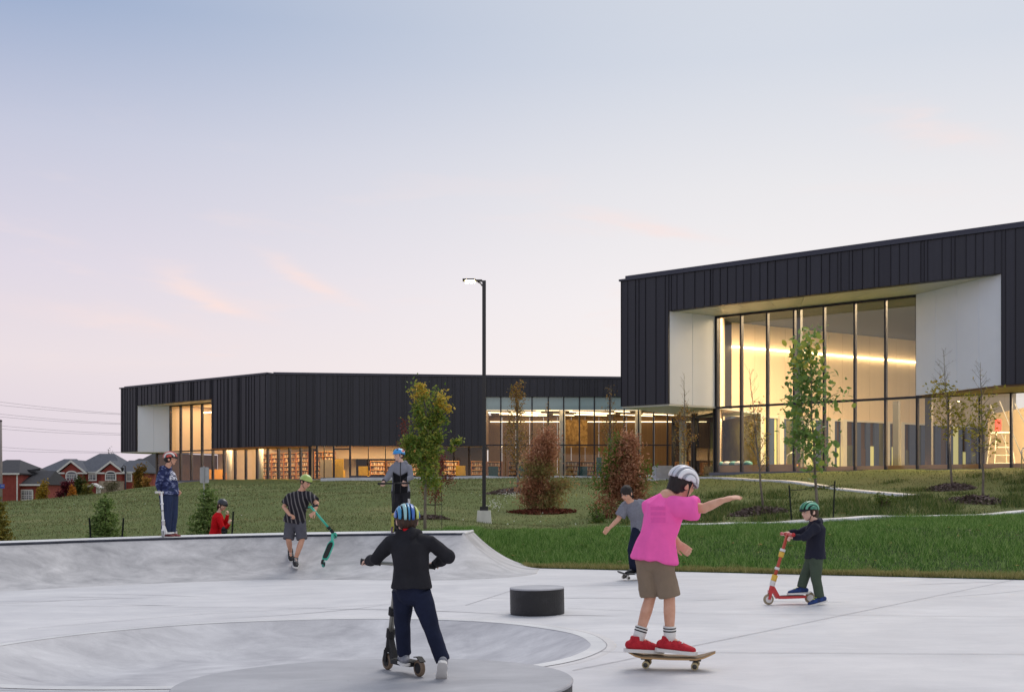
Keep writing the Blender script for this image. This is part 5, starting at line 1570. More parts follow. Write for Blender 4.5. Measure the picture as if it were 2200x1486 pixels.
# --- dead brown cedars
M_ced = island('dead_cedar_spray', [(142, 94, 70), (192, 136, 106), (222, 174, 142), (168, 116, 88), (154, 122, 86)], .8, .45)
M_cedg = island('half_dead_cedar_spray', [(128, 124, 74), (166, 140, 94), (150, 158, 92), (184, 140, 106), (130, 126, 74)], .8, .45)
M_vine = island('green_vine', [(84, 112, 40), (104, 134, 50), (66, 94, 34)], .6, .3)
def cedar(label, px, Y, blobs, seed):
    b0 = Vector(tbase(px, Y)); root = thing('cedar_tree', label, 'tree', b0)
    r = random.Random(seed)
    ztop2 = max(hzz(cy - s_ * .6, Y) for cx_, cy, s_, sy, n, k_ in blobs)
    tr = wobble(r, b0 - Vector((0, 0, .1)), Vector((b0.x, b0.y, ztop2)), 8, .03)
    mb = MB(); mb.tube(tr, [.07 * (1 - .9 * i / 8) for i in range(9)], 7)
    mb.build('trunk', M_bark2, root, smooth=True)
    br = MB(); groups = {0: [], 1: [], 2: []}
    for cx_, cy, s_, sy, n, k_ in blobs:
        c = P(cx_, cy, Y); sx_ = s_ * Y / F; sz_ = sy * Y / F
        ncl = max(4, n // 75)
        for _ in range(ncl):
            a, q = r.uniform(0, 6.28), r.uniform(-1, 1); rad = r.uniform(.35, 1) ** .5
            d = Vector((math.cos(a) * math.sqrt(1 - q * q), math.sin(a) * math.sqrt(1 - q * q), q)) * rad
            e = c + Vector((d.x * sx_, d.y * max(sx_, sz_) * .9, d.z * sz_))
            s0 = Vector((b0.x, b0.y, max(b0.z + .1, e.z - r.uniform(.15, .4))))
            br.tube([s0, s0.lerp(e, .5) + Vector((0, 0, .04)), e], [.012, .008, .003], 4)
            for _ in range(60):
                t = r.uniform(.55, 1.12)
                groups[k_].append(tuple(s0.lerp(e, t) + Vector((r.gauss(0, 1), r.gauss(0, 1), r.gauss(0, 1))) * .15))
    br.build('branches', M_bark2, root)
    for k_, nm, m in ((0, 'crown', M_ced), (1, 'crown', M_cedg), (2, 'vine', M_vine)):
        if groups[k_]: leaves(nm, np.array(groups[k_]), .075, m, root, up=.1, elong=1.8, seed=seed + k_)
cedar('brown half-dead cedar with green lower sides right of the lamp post', 1165, 42,
      [(1175, 945, 20, 22, 1900, 0), (1165, 975, 32, 24, 2600, 0), (1158, 1008, 36, 24, 2300, 1), (1150, 1045, 38, 26, 2600, 0), (1165, 1072, 46, 22, 2600, 1), (1205, 1040, 22, 16, 900, 1), (1140, 1075, 24, 20, 1200, 0)], 5)
cedar('brown dead cedar with a bright green vine on its left side', 1345, 38,
      [(1352, 955, 18, 20, 1700, 0), (1345, 985, 32, 26, 2700, 0), (1345, 1020, 40, 26, 3000, 0), (1352, 1055, 38, 26, 2600, 0), (1310, 1040, 22, 20, 1100, 0), (1295, 1085, 16, 24, 900, 0), (1320, 955, 9, 16, 420, 2), (1308, 985, 9, 20, 420, 2), (1300, 1012, 8, 14, 240, 2), (1285, 1040, 7, 9, 160, 2), (1388, 1000, 8, 20, 240, 2), (1385, 1040, 10, 12, 260, 1)], 8)

# --- young spruces behind the quarter pipe
M_spr = island('spruce_needle', [(80, 100, 54), (102, 126, 66), (126, 150, 82), (150, 168, 100), (88, 110, 60)], .7, .3)
M_lar = island('larch_needle', [(112, 108, 44), (140, 126, 54), (98, 102, 44), (158, 138, 66)], .7, .2)
def spruce(label, px, Y, ytop, half_px, m, seed):
    b0 = Vector(tbase(px, Y)); zt = hzz(ytop, Y); Hs = zt - b0.z; w = half_px * Y / F
    root = thing('spruce_tree', label, 'tree', b0); r = random.Random(seed)
    mb = MB(); mb.tube([b0 - Vector((0, 0, .1)), b0 + Vector((0, 0, Hs * .5)), Vector((b0.x, b0.y, zt))], [.03, .02, .006], 6); mb.build('trunk', M_bark2, root)
    br = MB(); pos = []
    lv = 11
    for k_ in range(lv):
        h = .05 + .9 * (k_ / lv) ** .95
        nb_ = 9 if h < .6 else 6
        for j in range(nb_):
            an = 2 * math.pi * (j + r.random() * .7) / nb_ + k_
            L_ = w * (1 - h) ** .75 * r.uniform(.72, 1.15)
            s0 = b0 + Vector((0, 0, Hs * h))
            e = s0 + Vector((math.cos(an) * L_, math.sin(an) * L_, L_ * r.uniform(-.05, .32)))
            br.tube([s0, s0.lerp(e, .5) - Vector((0, 0, .03 * L_)), e], [.008, .005, .002], 4)
            for _ in range(int(16 + 66 * L_)):
                t = r.random() ** .6
                sp_ = .05 + .14 * L_ * (1 - t)
                pos.append(tuple(s0.lerp(e, t) + Vector((r.gauss(0, sp_), r.gauss(0, sp_), r.gauss(0, .016)))))
    for _ in range(60):
        pos.append(tuple(Vector((b0.x, b0.y, zt - r.random() * Hs * .16)) + Vector((r.gauss(0, .02), r.gauss(0, .02), 0))))
    br.build('branches', M_bark2, root)
    leaves('needles', np.array(pos), .05, m, root, up=.2, elong=1.9, seed=seed)
spruce('small green spruce between two stakes behind the quarter pipe', 226, 25.5, 1062, 46, M_spr, 1)
spruce('small green spruce beside the child in red behind the quarter pipe', 447, 25.8, 1040, 50, M_spr, 2)
spruce('small yellowing larch at the far end of the quarter pipe', -2, 24, 1068, 30, M_lar, 3)
stake(197, 25.1, 1112, 'dark stake left of the small spruce with two stakes', -.06)
stake(259, 25.2, 1112, 'dark stake right of the small spruce with two stakes', .06)
stake(496, 25.0, 1098, 'dark stake behind the child in red', .05)

# --- coloured garden shrubs at the houses
def shrub(label, px, Y, y0, y1, wpx, cols, n, seed, ls=.22):
    m = island('shrub_leaf_%d' % seed, cols, .7, .2)
    X = hx(px, Y); zt = hzz(y0, Y); zb_ = hzz(y1, Y); zg = min(zb_, tz(X, Y))
    root = thing('garden_shrub', label, 'shrub', (X, Y, zg)); r = random.Random(seed)
    w = wpx * Y / F / 2; hh = (zt - zb_) / 2; pos = []; br = MB()
    for _ in range(9):
        e = Vector((X + r.uniform(-.7, .7) * w, Y + r.uniform(-.7, .7) * w, r.uniform(zb_, zt)))
        br.tube([Vector((X, Y, zg - .1)), Vector((X, Y, zg)).lerp(e, .5), e], [.06, .04, .015], 5)
    br.build('branches', M_bark2, root)
    cl = [(Vector((X + r.gauss(0, .45) * w, Y + r.gauss(0, .45) * w, (zt + zb_) / 2 + r.uniform(-.85, .8) * hh))) for _ in range(16)]
    for _ in range(n):
        c = r.choice(cl); pos.append(tuple(c + Vector((r.gauss(0, 1) * w * .26, r.gauss(0, 1) * w * .26, r.gauss(0, 1) * hh * .26))))
    leaves('crown', np.array(pos), ls, m, root, seed=seed)
shrub('yellow garden tree in front of the white grid window house', 91, 122, 1036, 1072, 28, [(150, 118, 30), (176, 140, 40), (110, 100, 34), (190, 150, 60)], 900, 71)
shrub('burgundy garden bush left of the orange shrub', 143, 124, 1033, 1068, 30, [(86, 22, 36), (110, 32, 48), (70, 20, 30)], 1100, 72)
shrub('orange garden shrub beside the burgundy bush', 155, 120, 1043, 1068, 16, [(190, 116, 34), (206, 140, 54), (150, 96, 40)], 420, 73)
shrub('dark green garden tree in front of the arched window', 174, 123, 1022, 1066, 30, [(44, 58, 26), (66, 78, 34), (92, 94, 40), (52, 66, 28)], 1300, 74)
shrub('olive garden bush right of the dark green tree', 189, 119, 1042, 1066, 22, [(100, 98, 40), (130, 120, 50), (74, 80, 34)], 600, 75)
shrub('thin grey-green garden bush below the right gable', 238, 116, 1030, 1062, 36, [(92, 88, 66), (112, 104, 78), (78, 82, 54)], 520, 76, .16)
shrub('columnar golden garden tree beside the library end', 299, 112, 1003, 1048, 22, [(140, 108, 40), (108, 96, 42), (170, 128, 48), (84, 80, 36)], 1100, 77)
shrub('amber garden bush at the foot of the library end', 314, 110, 1026, 1048, 20, [(190, 138, 62), (206, 160, 86), (160, 110, 50)], 420, 78)
shrub('tall bare-crowned tree rising behind the gabled roof', 236, 185, 962, 1010, 18, [(120, 116, 96), (100, 98, 80)], 120, 79, .2)
shrub('tall yellow-leaved weed clump below the big-leaved tree', 1900, 34, 1062, 1098, 40, [(66, 88, 34), (92, 110, 46), (112, 120, 56)], 700, 80, .06)
shrub('green weed clump at the foot of the right brown cedar', 1285, 34, 1085, 1132, 44, [(62, 88, 34), (86, 108, 44), (104, 122, 58)], 900, 81, .06)

# ================================================================== PEOPLE
UP = Vector((0, 0, 1))
def fuse(mb, name, m, parent, voxel=.007, sm=3, wr=0.0, ws=14.0, stretch=(1, 1, .45), seed=0):
    """union overlapping closed shapes into one continuous smooth surface"""
    me = bpy.data.meshes.new('tmp'); me.from_pydata(mb.v, [], mb.f); me.update()
    b = bmesh.new(); b.from_mesh(me); bmesh.ops.recalc_face_normals(b, faces=b.faces); b.to_mesh(me); b.free()
    o = bpy.data.objects.new('tmp', me); col.objects.link(o)
    md = o.modifiers.new('r', 'REMESH'); md.mode = 'VOXEL'; md.voxel_size = voxel
    ms = o.modifiers.new('s', 'SMOOTH'); ms.iterations = sm; ms.factor = .5
    dg = bpy.context.evaluated_depsgraph_get()
    nm = bpy.data.meshes.new_from_object(o.evaluated_get(dg))
    bpy.data.objects.remove(o); bpy.data.meshes.remove(me)
    if wr:
        n = len(nm.vertices); co = np.empty(n * 3, np.float32); nm.vertices.foreach_get('co', co); co = co.reshape(-1, 3)
        no = np.empty(n * 3, np.float32); nm.vertices.foreach_get('normal', no); no = no.reshape(-1, 3)
        d = np.empty(n, np.float32); off = Vector((seed * 3.1, seed * 1.7, 0))
        for i in range(n):
            p = Vector((co[i, 0] * stretch[0], co[i, 1] * stretch[1], co[i, 2] * stretch[2])) * ws + off
            q = mnoise.noise(p); d[i] = (1 - abs(q) * 2.2) * .6 + mnoise.noise(p * .45) * .9
        co += no * (d * wr)[:, None]
        nm.vertices.foreach_set('co', co.ravel())
    nm.materials.clear()
    nm.materials.append(m)
    nm.polygons.foreach_set('use_smooth', [True] * len(nm.polygons))
    nm.name = name; nm.update()
    return link(bpy.data.objects.new(name, nm), parent)

def frame(f, up=UP):
    f = Vector(f).normalized(); s = f.cross(up).normalized(); u = s.cross(f).normalized()
    return Matrix((s, f, u)).transposed()              # columns: side, front, up

def head_shapes(mb, c, h, M):
    g = lambda x, y, z: c + M @ Vector((x * h, y * h, z * h))
    mb.ell(g(0, -.03, .12), (.36 * h, .44 * h, .40 * h), M)
    mb.ell(g(0, .10, -.18), (.29 * h, .31 * h, .33 * h), M)
    mb.ell(g(0, .24, -.41), (.13 * h, .11 * h, .09 * h), M)
    mb.ell(g(0, .33, .10), (.22 * h, .08 * h, .05 * h), M)
    for s in (-1, 1):
        mb.ell(g(s * .355, -.05, -.06), (.045 * h, .10 * h, .14 * h), M)
        mb.ell(g(s * .17, .30, -.14), (.10 * h, .08 * h, .09 * h), M)
    mb.loft([g(0, .38, .05), g(0, .45, -.07), g(0, .45, -.13)], [.035 * h, .05 * h, .055 * h], n=8)
    mb.ell(g(0, .375, -.27), (.13 * h, .05 * h, .045 * h), M)

def face_parts(c, h, M, parent, hairm):
    g = lambda x, y, z: c + M @ Vector((x * h, y * h, z * h))
    for s in (-1, 1):
        mb = MB(); mb.ell(g(s * .15, .365, -.01), (.065 * h, .04 * h, .032 * h), M, 10, 6)
        e = mb.build('eye', M_eyew, parent, smooth=True)
        mb = MB(); mb.ell(g(s * .15, .385, -.01), (.032 * h, .03 * h, .031 * h), M, 8, 6); mb.build('iris', M_eye, e, smooth=True)
        mb = MB(); mb.loft([g(s * .07, .405, .085), g(s * .16, .40, .11), g(s * .24, .345, .085)], [.014 * h, .018 * h, .008 * h], n=6); mb.build('eyebrow', hairm, parent)
    mb = MB(); mb.ell(g(0, .415, -.265), (.10 * h, .022 * h, .022 * h), M, 10, 6); mb.build('lips', M_lip, parent, smooth=True)
M_eyew = mat('eye_white', (214, 206, 200), .3); M_eye = mat('eye_brown', (38, 26, 20), .2); M_lip = mat('lips', (170, 96, 90), .5, var=.05)
M_skin = mat('skin_fair', (214, 168, 146), .55, c2=(224, 184, 164), scale=18)
M_skin2 = mat('skin_warm', (204, 150, 122), .55, c2=(216, 166, 140), scale=18)
M_hairb = mat('hair_brown', (62, 42, 30), .7, var=.35, scale=60, stretch=(1, 1, .2), bump=.4, bscale=90)
M_hairk = mat('hair_dark', (32, 24, 22), .7, var=.35, scale=60, stretch=(1, 1, .2), bump=.4, bscale=90)

def hand(mb, wr, fwd, nrm, L, curl=60, thumb=1, spread=1.15):
    """palm, four unequal bent fingers, thumb from the side of the palm; nrm = way the palm faces"""
    fwd = Vector(fwd).normalized(); nrm = Vector(nrm); nrm = (nrm - fwd * nrm.dot(fwd)).normalized()
    sd_ = fwd.cross(nrm) * thumb
    kn = wr + fwd * L * .48
    mb.loft([wr - fwd * L * .1, wr + fwd * L * .12, wr + fwd * L * .32, kn], [(.15 * L, .11 * L), (.19 * L, .115 * L), (.225 * L, .115 * L), (.215 * L, .09 * L)], u=sd_, n=12)
    for i, (o, l) in enumerate(((.16, .42), (.055, .47), (-.055, .44), (-.16, .35))):
        b = kn + sd_ * o * L * spread; p = [b - fwd * L * .06]; d = fwd.copy(); a = 0
        for j, fr in enumerate((.45, .32, .25)):
            a += R(curl * (.75, 1.0, .7)[j] * (1 + .06 * i))
            dd = fwd * math.cos(a) + nrm * math.sin(a)
            p.append((p[-1] if j else b) + dd * l * L * fr)
        mb.loft(p, [.052 * L, .050 * L, .046 * L, .040 * L], u=sd_, n=8)
    b = wr + fwd * L * .12 + sd_ * .15 * L
    d1 = (sd_ * .8 + fwd * .6 + nrm * .45).normalized(); d2 = (sd_ * .1 + fwd * .75 + nrm * .7 * min(1, curl / 50)).normalized()
    mb.loft([b, b + d1 * L * .22, b + d1 * L * .22 + d2 * L * .2, b + d1 * L * .22 + d2 * L * .34], [.085 * L, .065 * L, .056 * L, .045 * L], n=8)

def shoe(parent, an, toe, s, m, msole, up=UP, label=None, lace=None):
    d = Vector(toe).normalized(); up = (up - d * up.dot(d)).normalized(); sd_ = d.cross(up)
    q = lambda x, z: an + d * x * s + up * z * s
    mb = MB()
    mb.loft([q(-.055, -.035), q(-.02, -.03), q(.05, -.035), q(.11, -.045), q(.155, -.052)], [(.034 * s, .032 * s), (.038 * s, .042 * s), (.041 * s, .038 * s), (.043 * s, .027 * s), (.034 * s, .02 * s)], u=sd_, n=12)
    mb.loft([q(-.012, .026), q(-.004, -.03)], [(.038 * s, .042 * s), (.041 * s, .050 * s)], u=sd_, n=14, cap='flat')
    o = fuse(mb, 'shoe', m, parent, .006, 2)
    if label: o['label'] = label
    mb = MB(); outl = []
    for x, w in ((-.09, .018), (-.075, .034), (-.03, .039), (.03, .038), (.09, .046), (.14, .043), (.172, .028), (.185, .010)):
        outl.append((x, w))
    pts = [q(x, -.082) + sd_ * w * s for x, w in outl] + [q(x, -.082) - sd_ * w * s for x, w in reversed(outl)]
    mb.poly(pts, up * .022 * s); mb.build('sole', msole, o, fix=True)
    if lace:
        mb = MB()
        for k_ in range(3):
            c = q(.030 + .028 * k_, .016 - .013 * k_); mb.beam(c - sd_ * .024 * s, c + sd_ * .024 * s, .008 * s, .006 * s)
        mb.build('laces', lace, o)

def helmet(parent, c, h, M, style, cols, tilt=0.0, strapm=None, label=None):
    """style 'vent': ribbed bike helmet with gaps and visor; 'bowl': smooth skate helmet"""
    Mt = M @ Matrix.Rotation(tilt, 3, 'X')
    hc = c + Mt @ Vector((0, -.02 * h, .12 * h))
    rx_, ry_, rz_ = .45 * h, .56 * h, .47 * h
    def pt(a, b, k_=1.0):
        return hc + Mt @ Vector((rx_ * k_ * math.sin(a), ry_ * k_ * math.cos(a) * math.sin(b), rz_ * k_ * math.cos(a) * math.cos(b)))
    def patch(mb, a0, a1, b0, b1, k0, k1, na=5, nb=14, taper=0.0):
        vs_ = []
        for k_ in (k0, k1):
            for i in range(na + 1):
                for j in range(nb + 1):
                    b = b0 + (b1 - b0) * j / nb
                    am = (a0 + a1) / 2; aw = (a1 - a0) / 2 * (1 - taper * (2 * j / nb - 1) ** 2)
                    bulge = (k1 - k0) * .0
                    e = 1.0 if (k_ == k0 or not taper) else 1.0
                    vs_.append(pt(am + aw * (2 * i / na - 1) * (1 if k_ == k0 else .86), b, k_ * e))
        n1 = (na + 1) * (nb + 1); fs_ = []
        ix = lambda k_, i, j: k_ * n1 + i * (nb + 1) + j
        for i in range(na):
            for j in range(nb):
                fs_.append((ix(1, i, j), ix(1, i + 1, j), ix(1, i + 1, j + 1), ix(1, i, j + 1)))
                fs_.append((ix(0, i, j), ix(0, i, j + 1), ix(0, i + 1, j + 1), ix(0, i + 1, j)))
        for j in range(nb):
            fs_.append((ix(0, 0, j), ix(1, 0, j), ix(1, 0, j + 1), ix(0, 0, j + 1)))
            fs_.append((ix(0, na, j), ix(0, na, j + 1), ix(1, na, j + 1), ix(1, na, j)))
        for i in range(na):
            fs_.append((ix(0, i, 0), ix(0, i + 1, 0), ix(1, i + 1, 0), ix(1, i, 0)))
            fs_.append((ix(0, i, nb), ix(1, i, nb), ix(1, i + 1, nb), ix(0, i + 1, nb)))
        mb.add(vs_, fs_)
    if style == 'bowl':
        mb = MB(); patch(mb, R(-93), R(93), R(-112), R(88), .90, 1.0, 22, 26)
        o = mb.build('helmet', cols[0], parent, smooth=True)
        mb = MB(); patch(mb, R(-91), R(91), R(84), R(93), 1.0, 1.035, 22, 3); mb.build('helmet_rim', cols[-1], o, smooth=True)
    else:
        mb = MB(); patch(mb, R(-86), R(86), R(-100), R(84), .84, .91, 18, 18)
        o = mb.build('helmet', cols[-1], parent, smooth=True)
        k_ = 0
        for a0, a1 in ((-88, -62), (-56, -34), (-27, -9), (-5, 5), (9, 27), (34, 56), (62, 88)):
            mb = MB(); patch(mb, R(a0), R(a1), R(-104), R(84 - abs(a0 + a1) * .06), .93, 1.04, 4, 16, .35)
            mb.build('rib', cols[k_ % (len(cols) - 1)], o, smooth=True); k_ += 1
        mb = MB(); patch(mb, R(-80), R(80), R(80), R(96), .98, 1.06, 16, 3); mb.build('visor', cols[-1], o, smooth=True)
    if label: o['label'] = label
    if strapm:
        mb = MB(); ch_ = c + M @ Vector((0, .20 * h, -.50 * h))
        for s in (-1, 1):
            mb.tube([c + M @ Vector((s * .40 * h, .10 * h, .12 * h)), c + M @ Vector((s * .37 * h, .08 * h, -.12 * h)), c + M @ Vector((s * .26 * h, .16 * h, -.40 * h)), ch_], .035 * h * .55, 6)
        mb.build('chin_strap', strapm, o)
    return o

def person(label, Y, s, d):
    """d: joints in photo px (x, y, depth offset); s: size factor, 1 = 1.5 m child"""
    def J(k):
        v = d[k]; return P(v[0], v[1], Y + (v[2] if len(v) > 2 else 0))
    base = J('ground')
    root = thing('person', label, 'person', base)
    u = Vector(d['u']).normalized()                   # direction across the shoulders
    skin = d.get('skin', M_skin); hairm = d.get('hair', M_hairb)
    hc = J('head'); h = d['hh']; M = frame(d['face'], d.get('hup', UP))
    nb, ch, wa, hp = J('neck'), J('chest'), J('waist'), J('hip')
    B = MB(); head_shapes(B, hc, h, M)
    B.loft([nb - UP * .01, hc - M @ Vector((0, .06 * h, .30 * h))], [.05 * s, .047 * s], n=12)
    fat = d.get('fat', 1.0); lg = d.get('leg', 1.0)
    B.loft([nb, ch, wa, hp], [(.07 * s, .05 * s), (.14 * s, .085 * s), (.108 * s * fat, .075 * s * fat), (.102 * s, .072 * s)], u=u)
    for sd_ in 'LR':
        sh, el, wr = J(sd_ + 'sh'), J(sd_ + 'el'), J(sd_ + 'wr')
        B.loft([ch.lerp(sh, .5), sh, sh.lerp(el, .5), el, el.lerp(wr, .4), wr], [.055 * s, .05 * s, .042 * s, .036 * s, .034 * s, .024 * s], n=10)
        B.ell(el, (.037 * s,) * 3, n=10, m=8)
        hd_ = d[sd_ + 'hand']
        hand(B, wr, hd_[0], hd_[1], .155 * s, hd_[2], hd_[3] if len(hd_) > 3 else 1)
        hi_, kn, an = J(sd_ + 'hip'), J(sd_ + 'kn'), J(sd_ + 'an')
        B.loft([hi_, hi_.lerp(kn, .45), kn, kn.lerp(an, .35), an], [.074 * s * lg, .064 * s * lg, .047 * s * lg, .049 * s * lg, .031 * s * lg], n=12)
        B.ell(kn, (.047 * s * lg,) * 3, n=10, m=8)
        toe = Vector(d[sd_ + 'toe'])
        B.loft([an, an + toe.normalized() * .09 * s - UP * .04 * s], [.03 * s, .025 * s], n=8)
    body = fuse(B, 'body', skin, root, .0050, 2)
    face_parts(hc, h, M, body, hairm)
    mb = MB(); g = lambda x, y, z: hc + M @ Vector((x * h, y * h, z * h))
    hl = d.get('hairlong', 0)
    mb.ell(g(0, -.12, .02), (.385 * h, .38 * h, .40 * h), M)
    for sx in (-1, 1): mb.ell(g(sx * .33, .02, .05), (.06 * h, .12 * h, .17 * h), M)
    if d.get('helmet') is None:
        mb.ell(g(0, -.05, .17), (.40 * h, .47 * h, .40 * h), M)
    if hl:
        mb.loft([g(0, -.22, 0), g(0, -.30, -.35), g(.0, -.3 + d.get('swing', 0), -.35 - hl)], [(.36 * h, .22 * h), (.32 * h, .16 * h), (.16 * h, .07 * h)], u=M @ Vector((1, 0, 0)))
    fuse(mb, 'hair', hairm, body, .008, 1, wr=.006, ws=60, stretch=(1, 1, .25))
    if d.get('helmet'):
        st, cols_, tl, sm_ = d['helmet']; helmet(root, hc, h, M, st, cols_, tl, sm_)
    # --- top
    tm, sleeve = d['top'][0], d['top'][1]
    th = .022 * s
    hem = J('hem') if 'hem' in d else hp
    tw = d.get('tw', 1.0)
    T_ = MB()
    T_.loft([nb + (nb - ch).normalized() * .0 , nb.lerp(ch, .45), ch, ch.lerp(wa, .5), wa, hem], [(.062 * s, .055 * s), (.125 * s, .08 * s), ((.14 * s + th) * tw, .095 * s + th), ((.13 * s + th) * tw, (.09 * s + th) * fat), ((.12 * s + th) * tw * fat, (.085 * s + th) * fat), ((.137 * s + th * 1.5) * max(1, tw) * (1 + fat) / 2, (.10 * s + th * 1.5) * (1 + fat) / 2)], u=u, n=24, cap='flat')
    for sd_ in 'LR':
        sh, el, wr = J(sd_ + 'sh'), J(sd_ + 'el'), J(sd_ + 'wr')
        if sleeve == 'short':
            T_.loft([ch.lerp(sh, .45) + UP * .02 * s, sh, sh.lerp(el, .75)], [.072 * s, .070 * s, .074 * s], n=14, cap='flat')
        else:
            T_.loft([ch.lerp(sh, .45) + UP * .02 * s, sh, sh.lerp(el, .5), el, el.lerp(wr, .5), wr], [.072 * s, .068 * s, .060 * s, .055 * s, .05 * s, .038 * s], n=14, cap='flat')
            T_.ell(el, (.055 * s,) * 3, n=10, m=8)
    if d.get('hood'):
        T_.loft([nb + u * .085 * s + UP * .0, nb - (M @ Vector((0, 1, 0))) * .085 * s - UP * .01, nb - u * .085 * s], [.032 * s, .055 * s, .032 * s], n=10)
        T_.loft([nb + u * .075 * s, nb + (M @ Vector((0, 1, 0))) * .05 * s + UP * -.015, nb - u * .075 * s], [.026 * s, .022 * s, .026 * s], n=10)
    top = fuse(T_, d['top'][2], tm, root, .0075, 2, wr=d.get('wr', .014) * s, ws=d.get('ws', 12), seed=int(Y * 7))
    if d.get('collar'):
        mb = MB(); mb.loft([nb - UP * .015, nb + UP * .03], [(.064 * s, .06 * s), (.056 * s, .053 * s)], u=u, n=18, cap='flat'); mb.build('collar', d['collar'], top, smooth=True)
    if sleeve == 'long':
        for sd_ in 'LR':
            el, wr = J(sd_ + 'el'), J(sd_ + 'wr'); ax = (wr - el).normalized()
            mb = MB(); mb.loft([wr - ax * .03 * s, wr + ax * .012 * s], [.041 * s, .036 * s], n=14, cap='flat'); mb.build('cuff', d.get('cuff', tm), top, smooth=True)
    # --- bottom
    bm_, kind = d['bottom']
    Q = MB()
    Q.loft([hp.lerp(wa, .45), hp, hp - UP * .05 * s], [(.125 * s * fat * d.get('bw', 1), .09 * s * fat * d.get('bw', 1)), (.138 * s * d.get('bw', 1) ** .5, .10 * s * d.get('bw', 1)), (.13 * s * d.get('bw', 1) ** .5, .10 * s * d.get('bw', 1))], u=u, n=20)
    for sd_ in 'LR':
        hi_, kn, an = J(sd_ + 'hip'), J(sd_ + 'kn'), J(sd_ + 'an')
        if kind == 'shorts':
            k2 = kn + (kn - hi_).normalized() * .0 * s
            bw_ = d.get('bw', 1.0)
            Q.loft([hi_ + UP * .02, hi_.lerp(k2, .5), k2], [.098 * s * bw_, .092 * s * bw_, .090 * s * bw_], n=16, cap='flat')
        else:
            bw_ = d.get('bw', 1.0)
            Q.loft([hi_ + UP * .02, hi_.lerp(kn, .5), kn, kn.lerp(an, .5), an], [.098 * s * bw_, .085 * s * bw_, .070 * s * bw_, .066 * s * bw_, .062 * s * bw_], n=16, cap='flat')
            Q.ell(kn, (.069 * s,) * 3, n=10, m=8)
    fuse(Q, 'shorts' if kind == 'shorts' else 'trousers', bm_, root, .0075, 2, wr=.008 * s, ws=11, stretch=(1, 1, .8), seed=3 + int(Y * 5))
    for sd_ in 'LR':
        an = J(sd_ + 'an')
        if d.get('socks'):
            kn = J(sd_ + 'kn'); ax = (kn - an).normalized()
            mb = MB(); mb.loft([an - ax * .02 * s, an + ax * .10 * s], [.041 * s, .047 * s], n=14, cap='flat'); so_ = mb.build('sock', d['socks'][0], root, smooth=True)
            for k_ in (.06, .08):
                mb = MB(); mb.loft([an + ax * k_ * s, an + ax * (k_ + .009) * s], [.0465 * s, .0472 * s], n=14, cap='flat'); mb.build('sock_stripe', d['socks'][1], so_, smooth=True)
        sh_ = d['shoes']
        shoe(root, an, d[sd_ + 'toe'], s * sh_[3] if len(sh_) > 3 else s, sh_[0], sh_[1], d.get(sd_ + 'fup', UP), None, sh_[2])
    return root

def wheel(parent, c, ax, r, w, mt, mr):
    ax = Vector(ax).normalized()
    mb = MB(); c0 = Vector(c) - ax * w / 2
    mb.lathe(c0, [(r * .62, 0), (r * .92, .0), (r, w * .3), (r, w * .7), (r * .92, w), (r * .62, w)], 24, axis=ax)
    o = mb.build('wheel', mt, parent, smooth=True)
    mb = MB(); mb.lathe(c0 - ax * .002, [(r * .2, -.004), (r * .63, 0), (r * .63, w + .004), (r * .2, w + .008)], 16, axis=ax); mb.build('rim', mr, o)

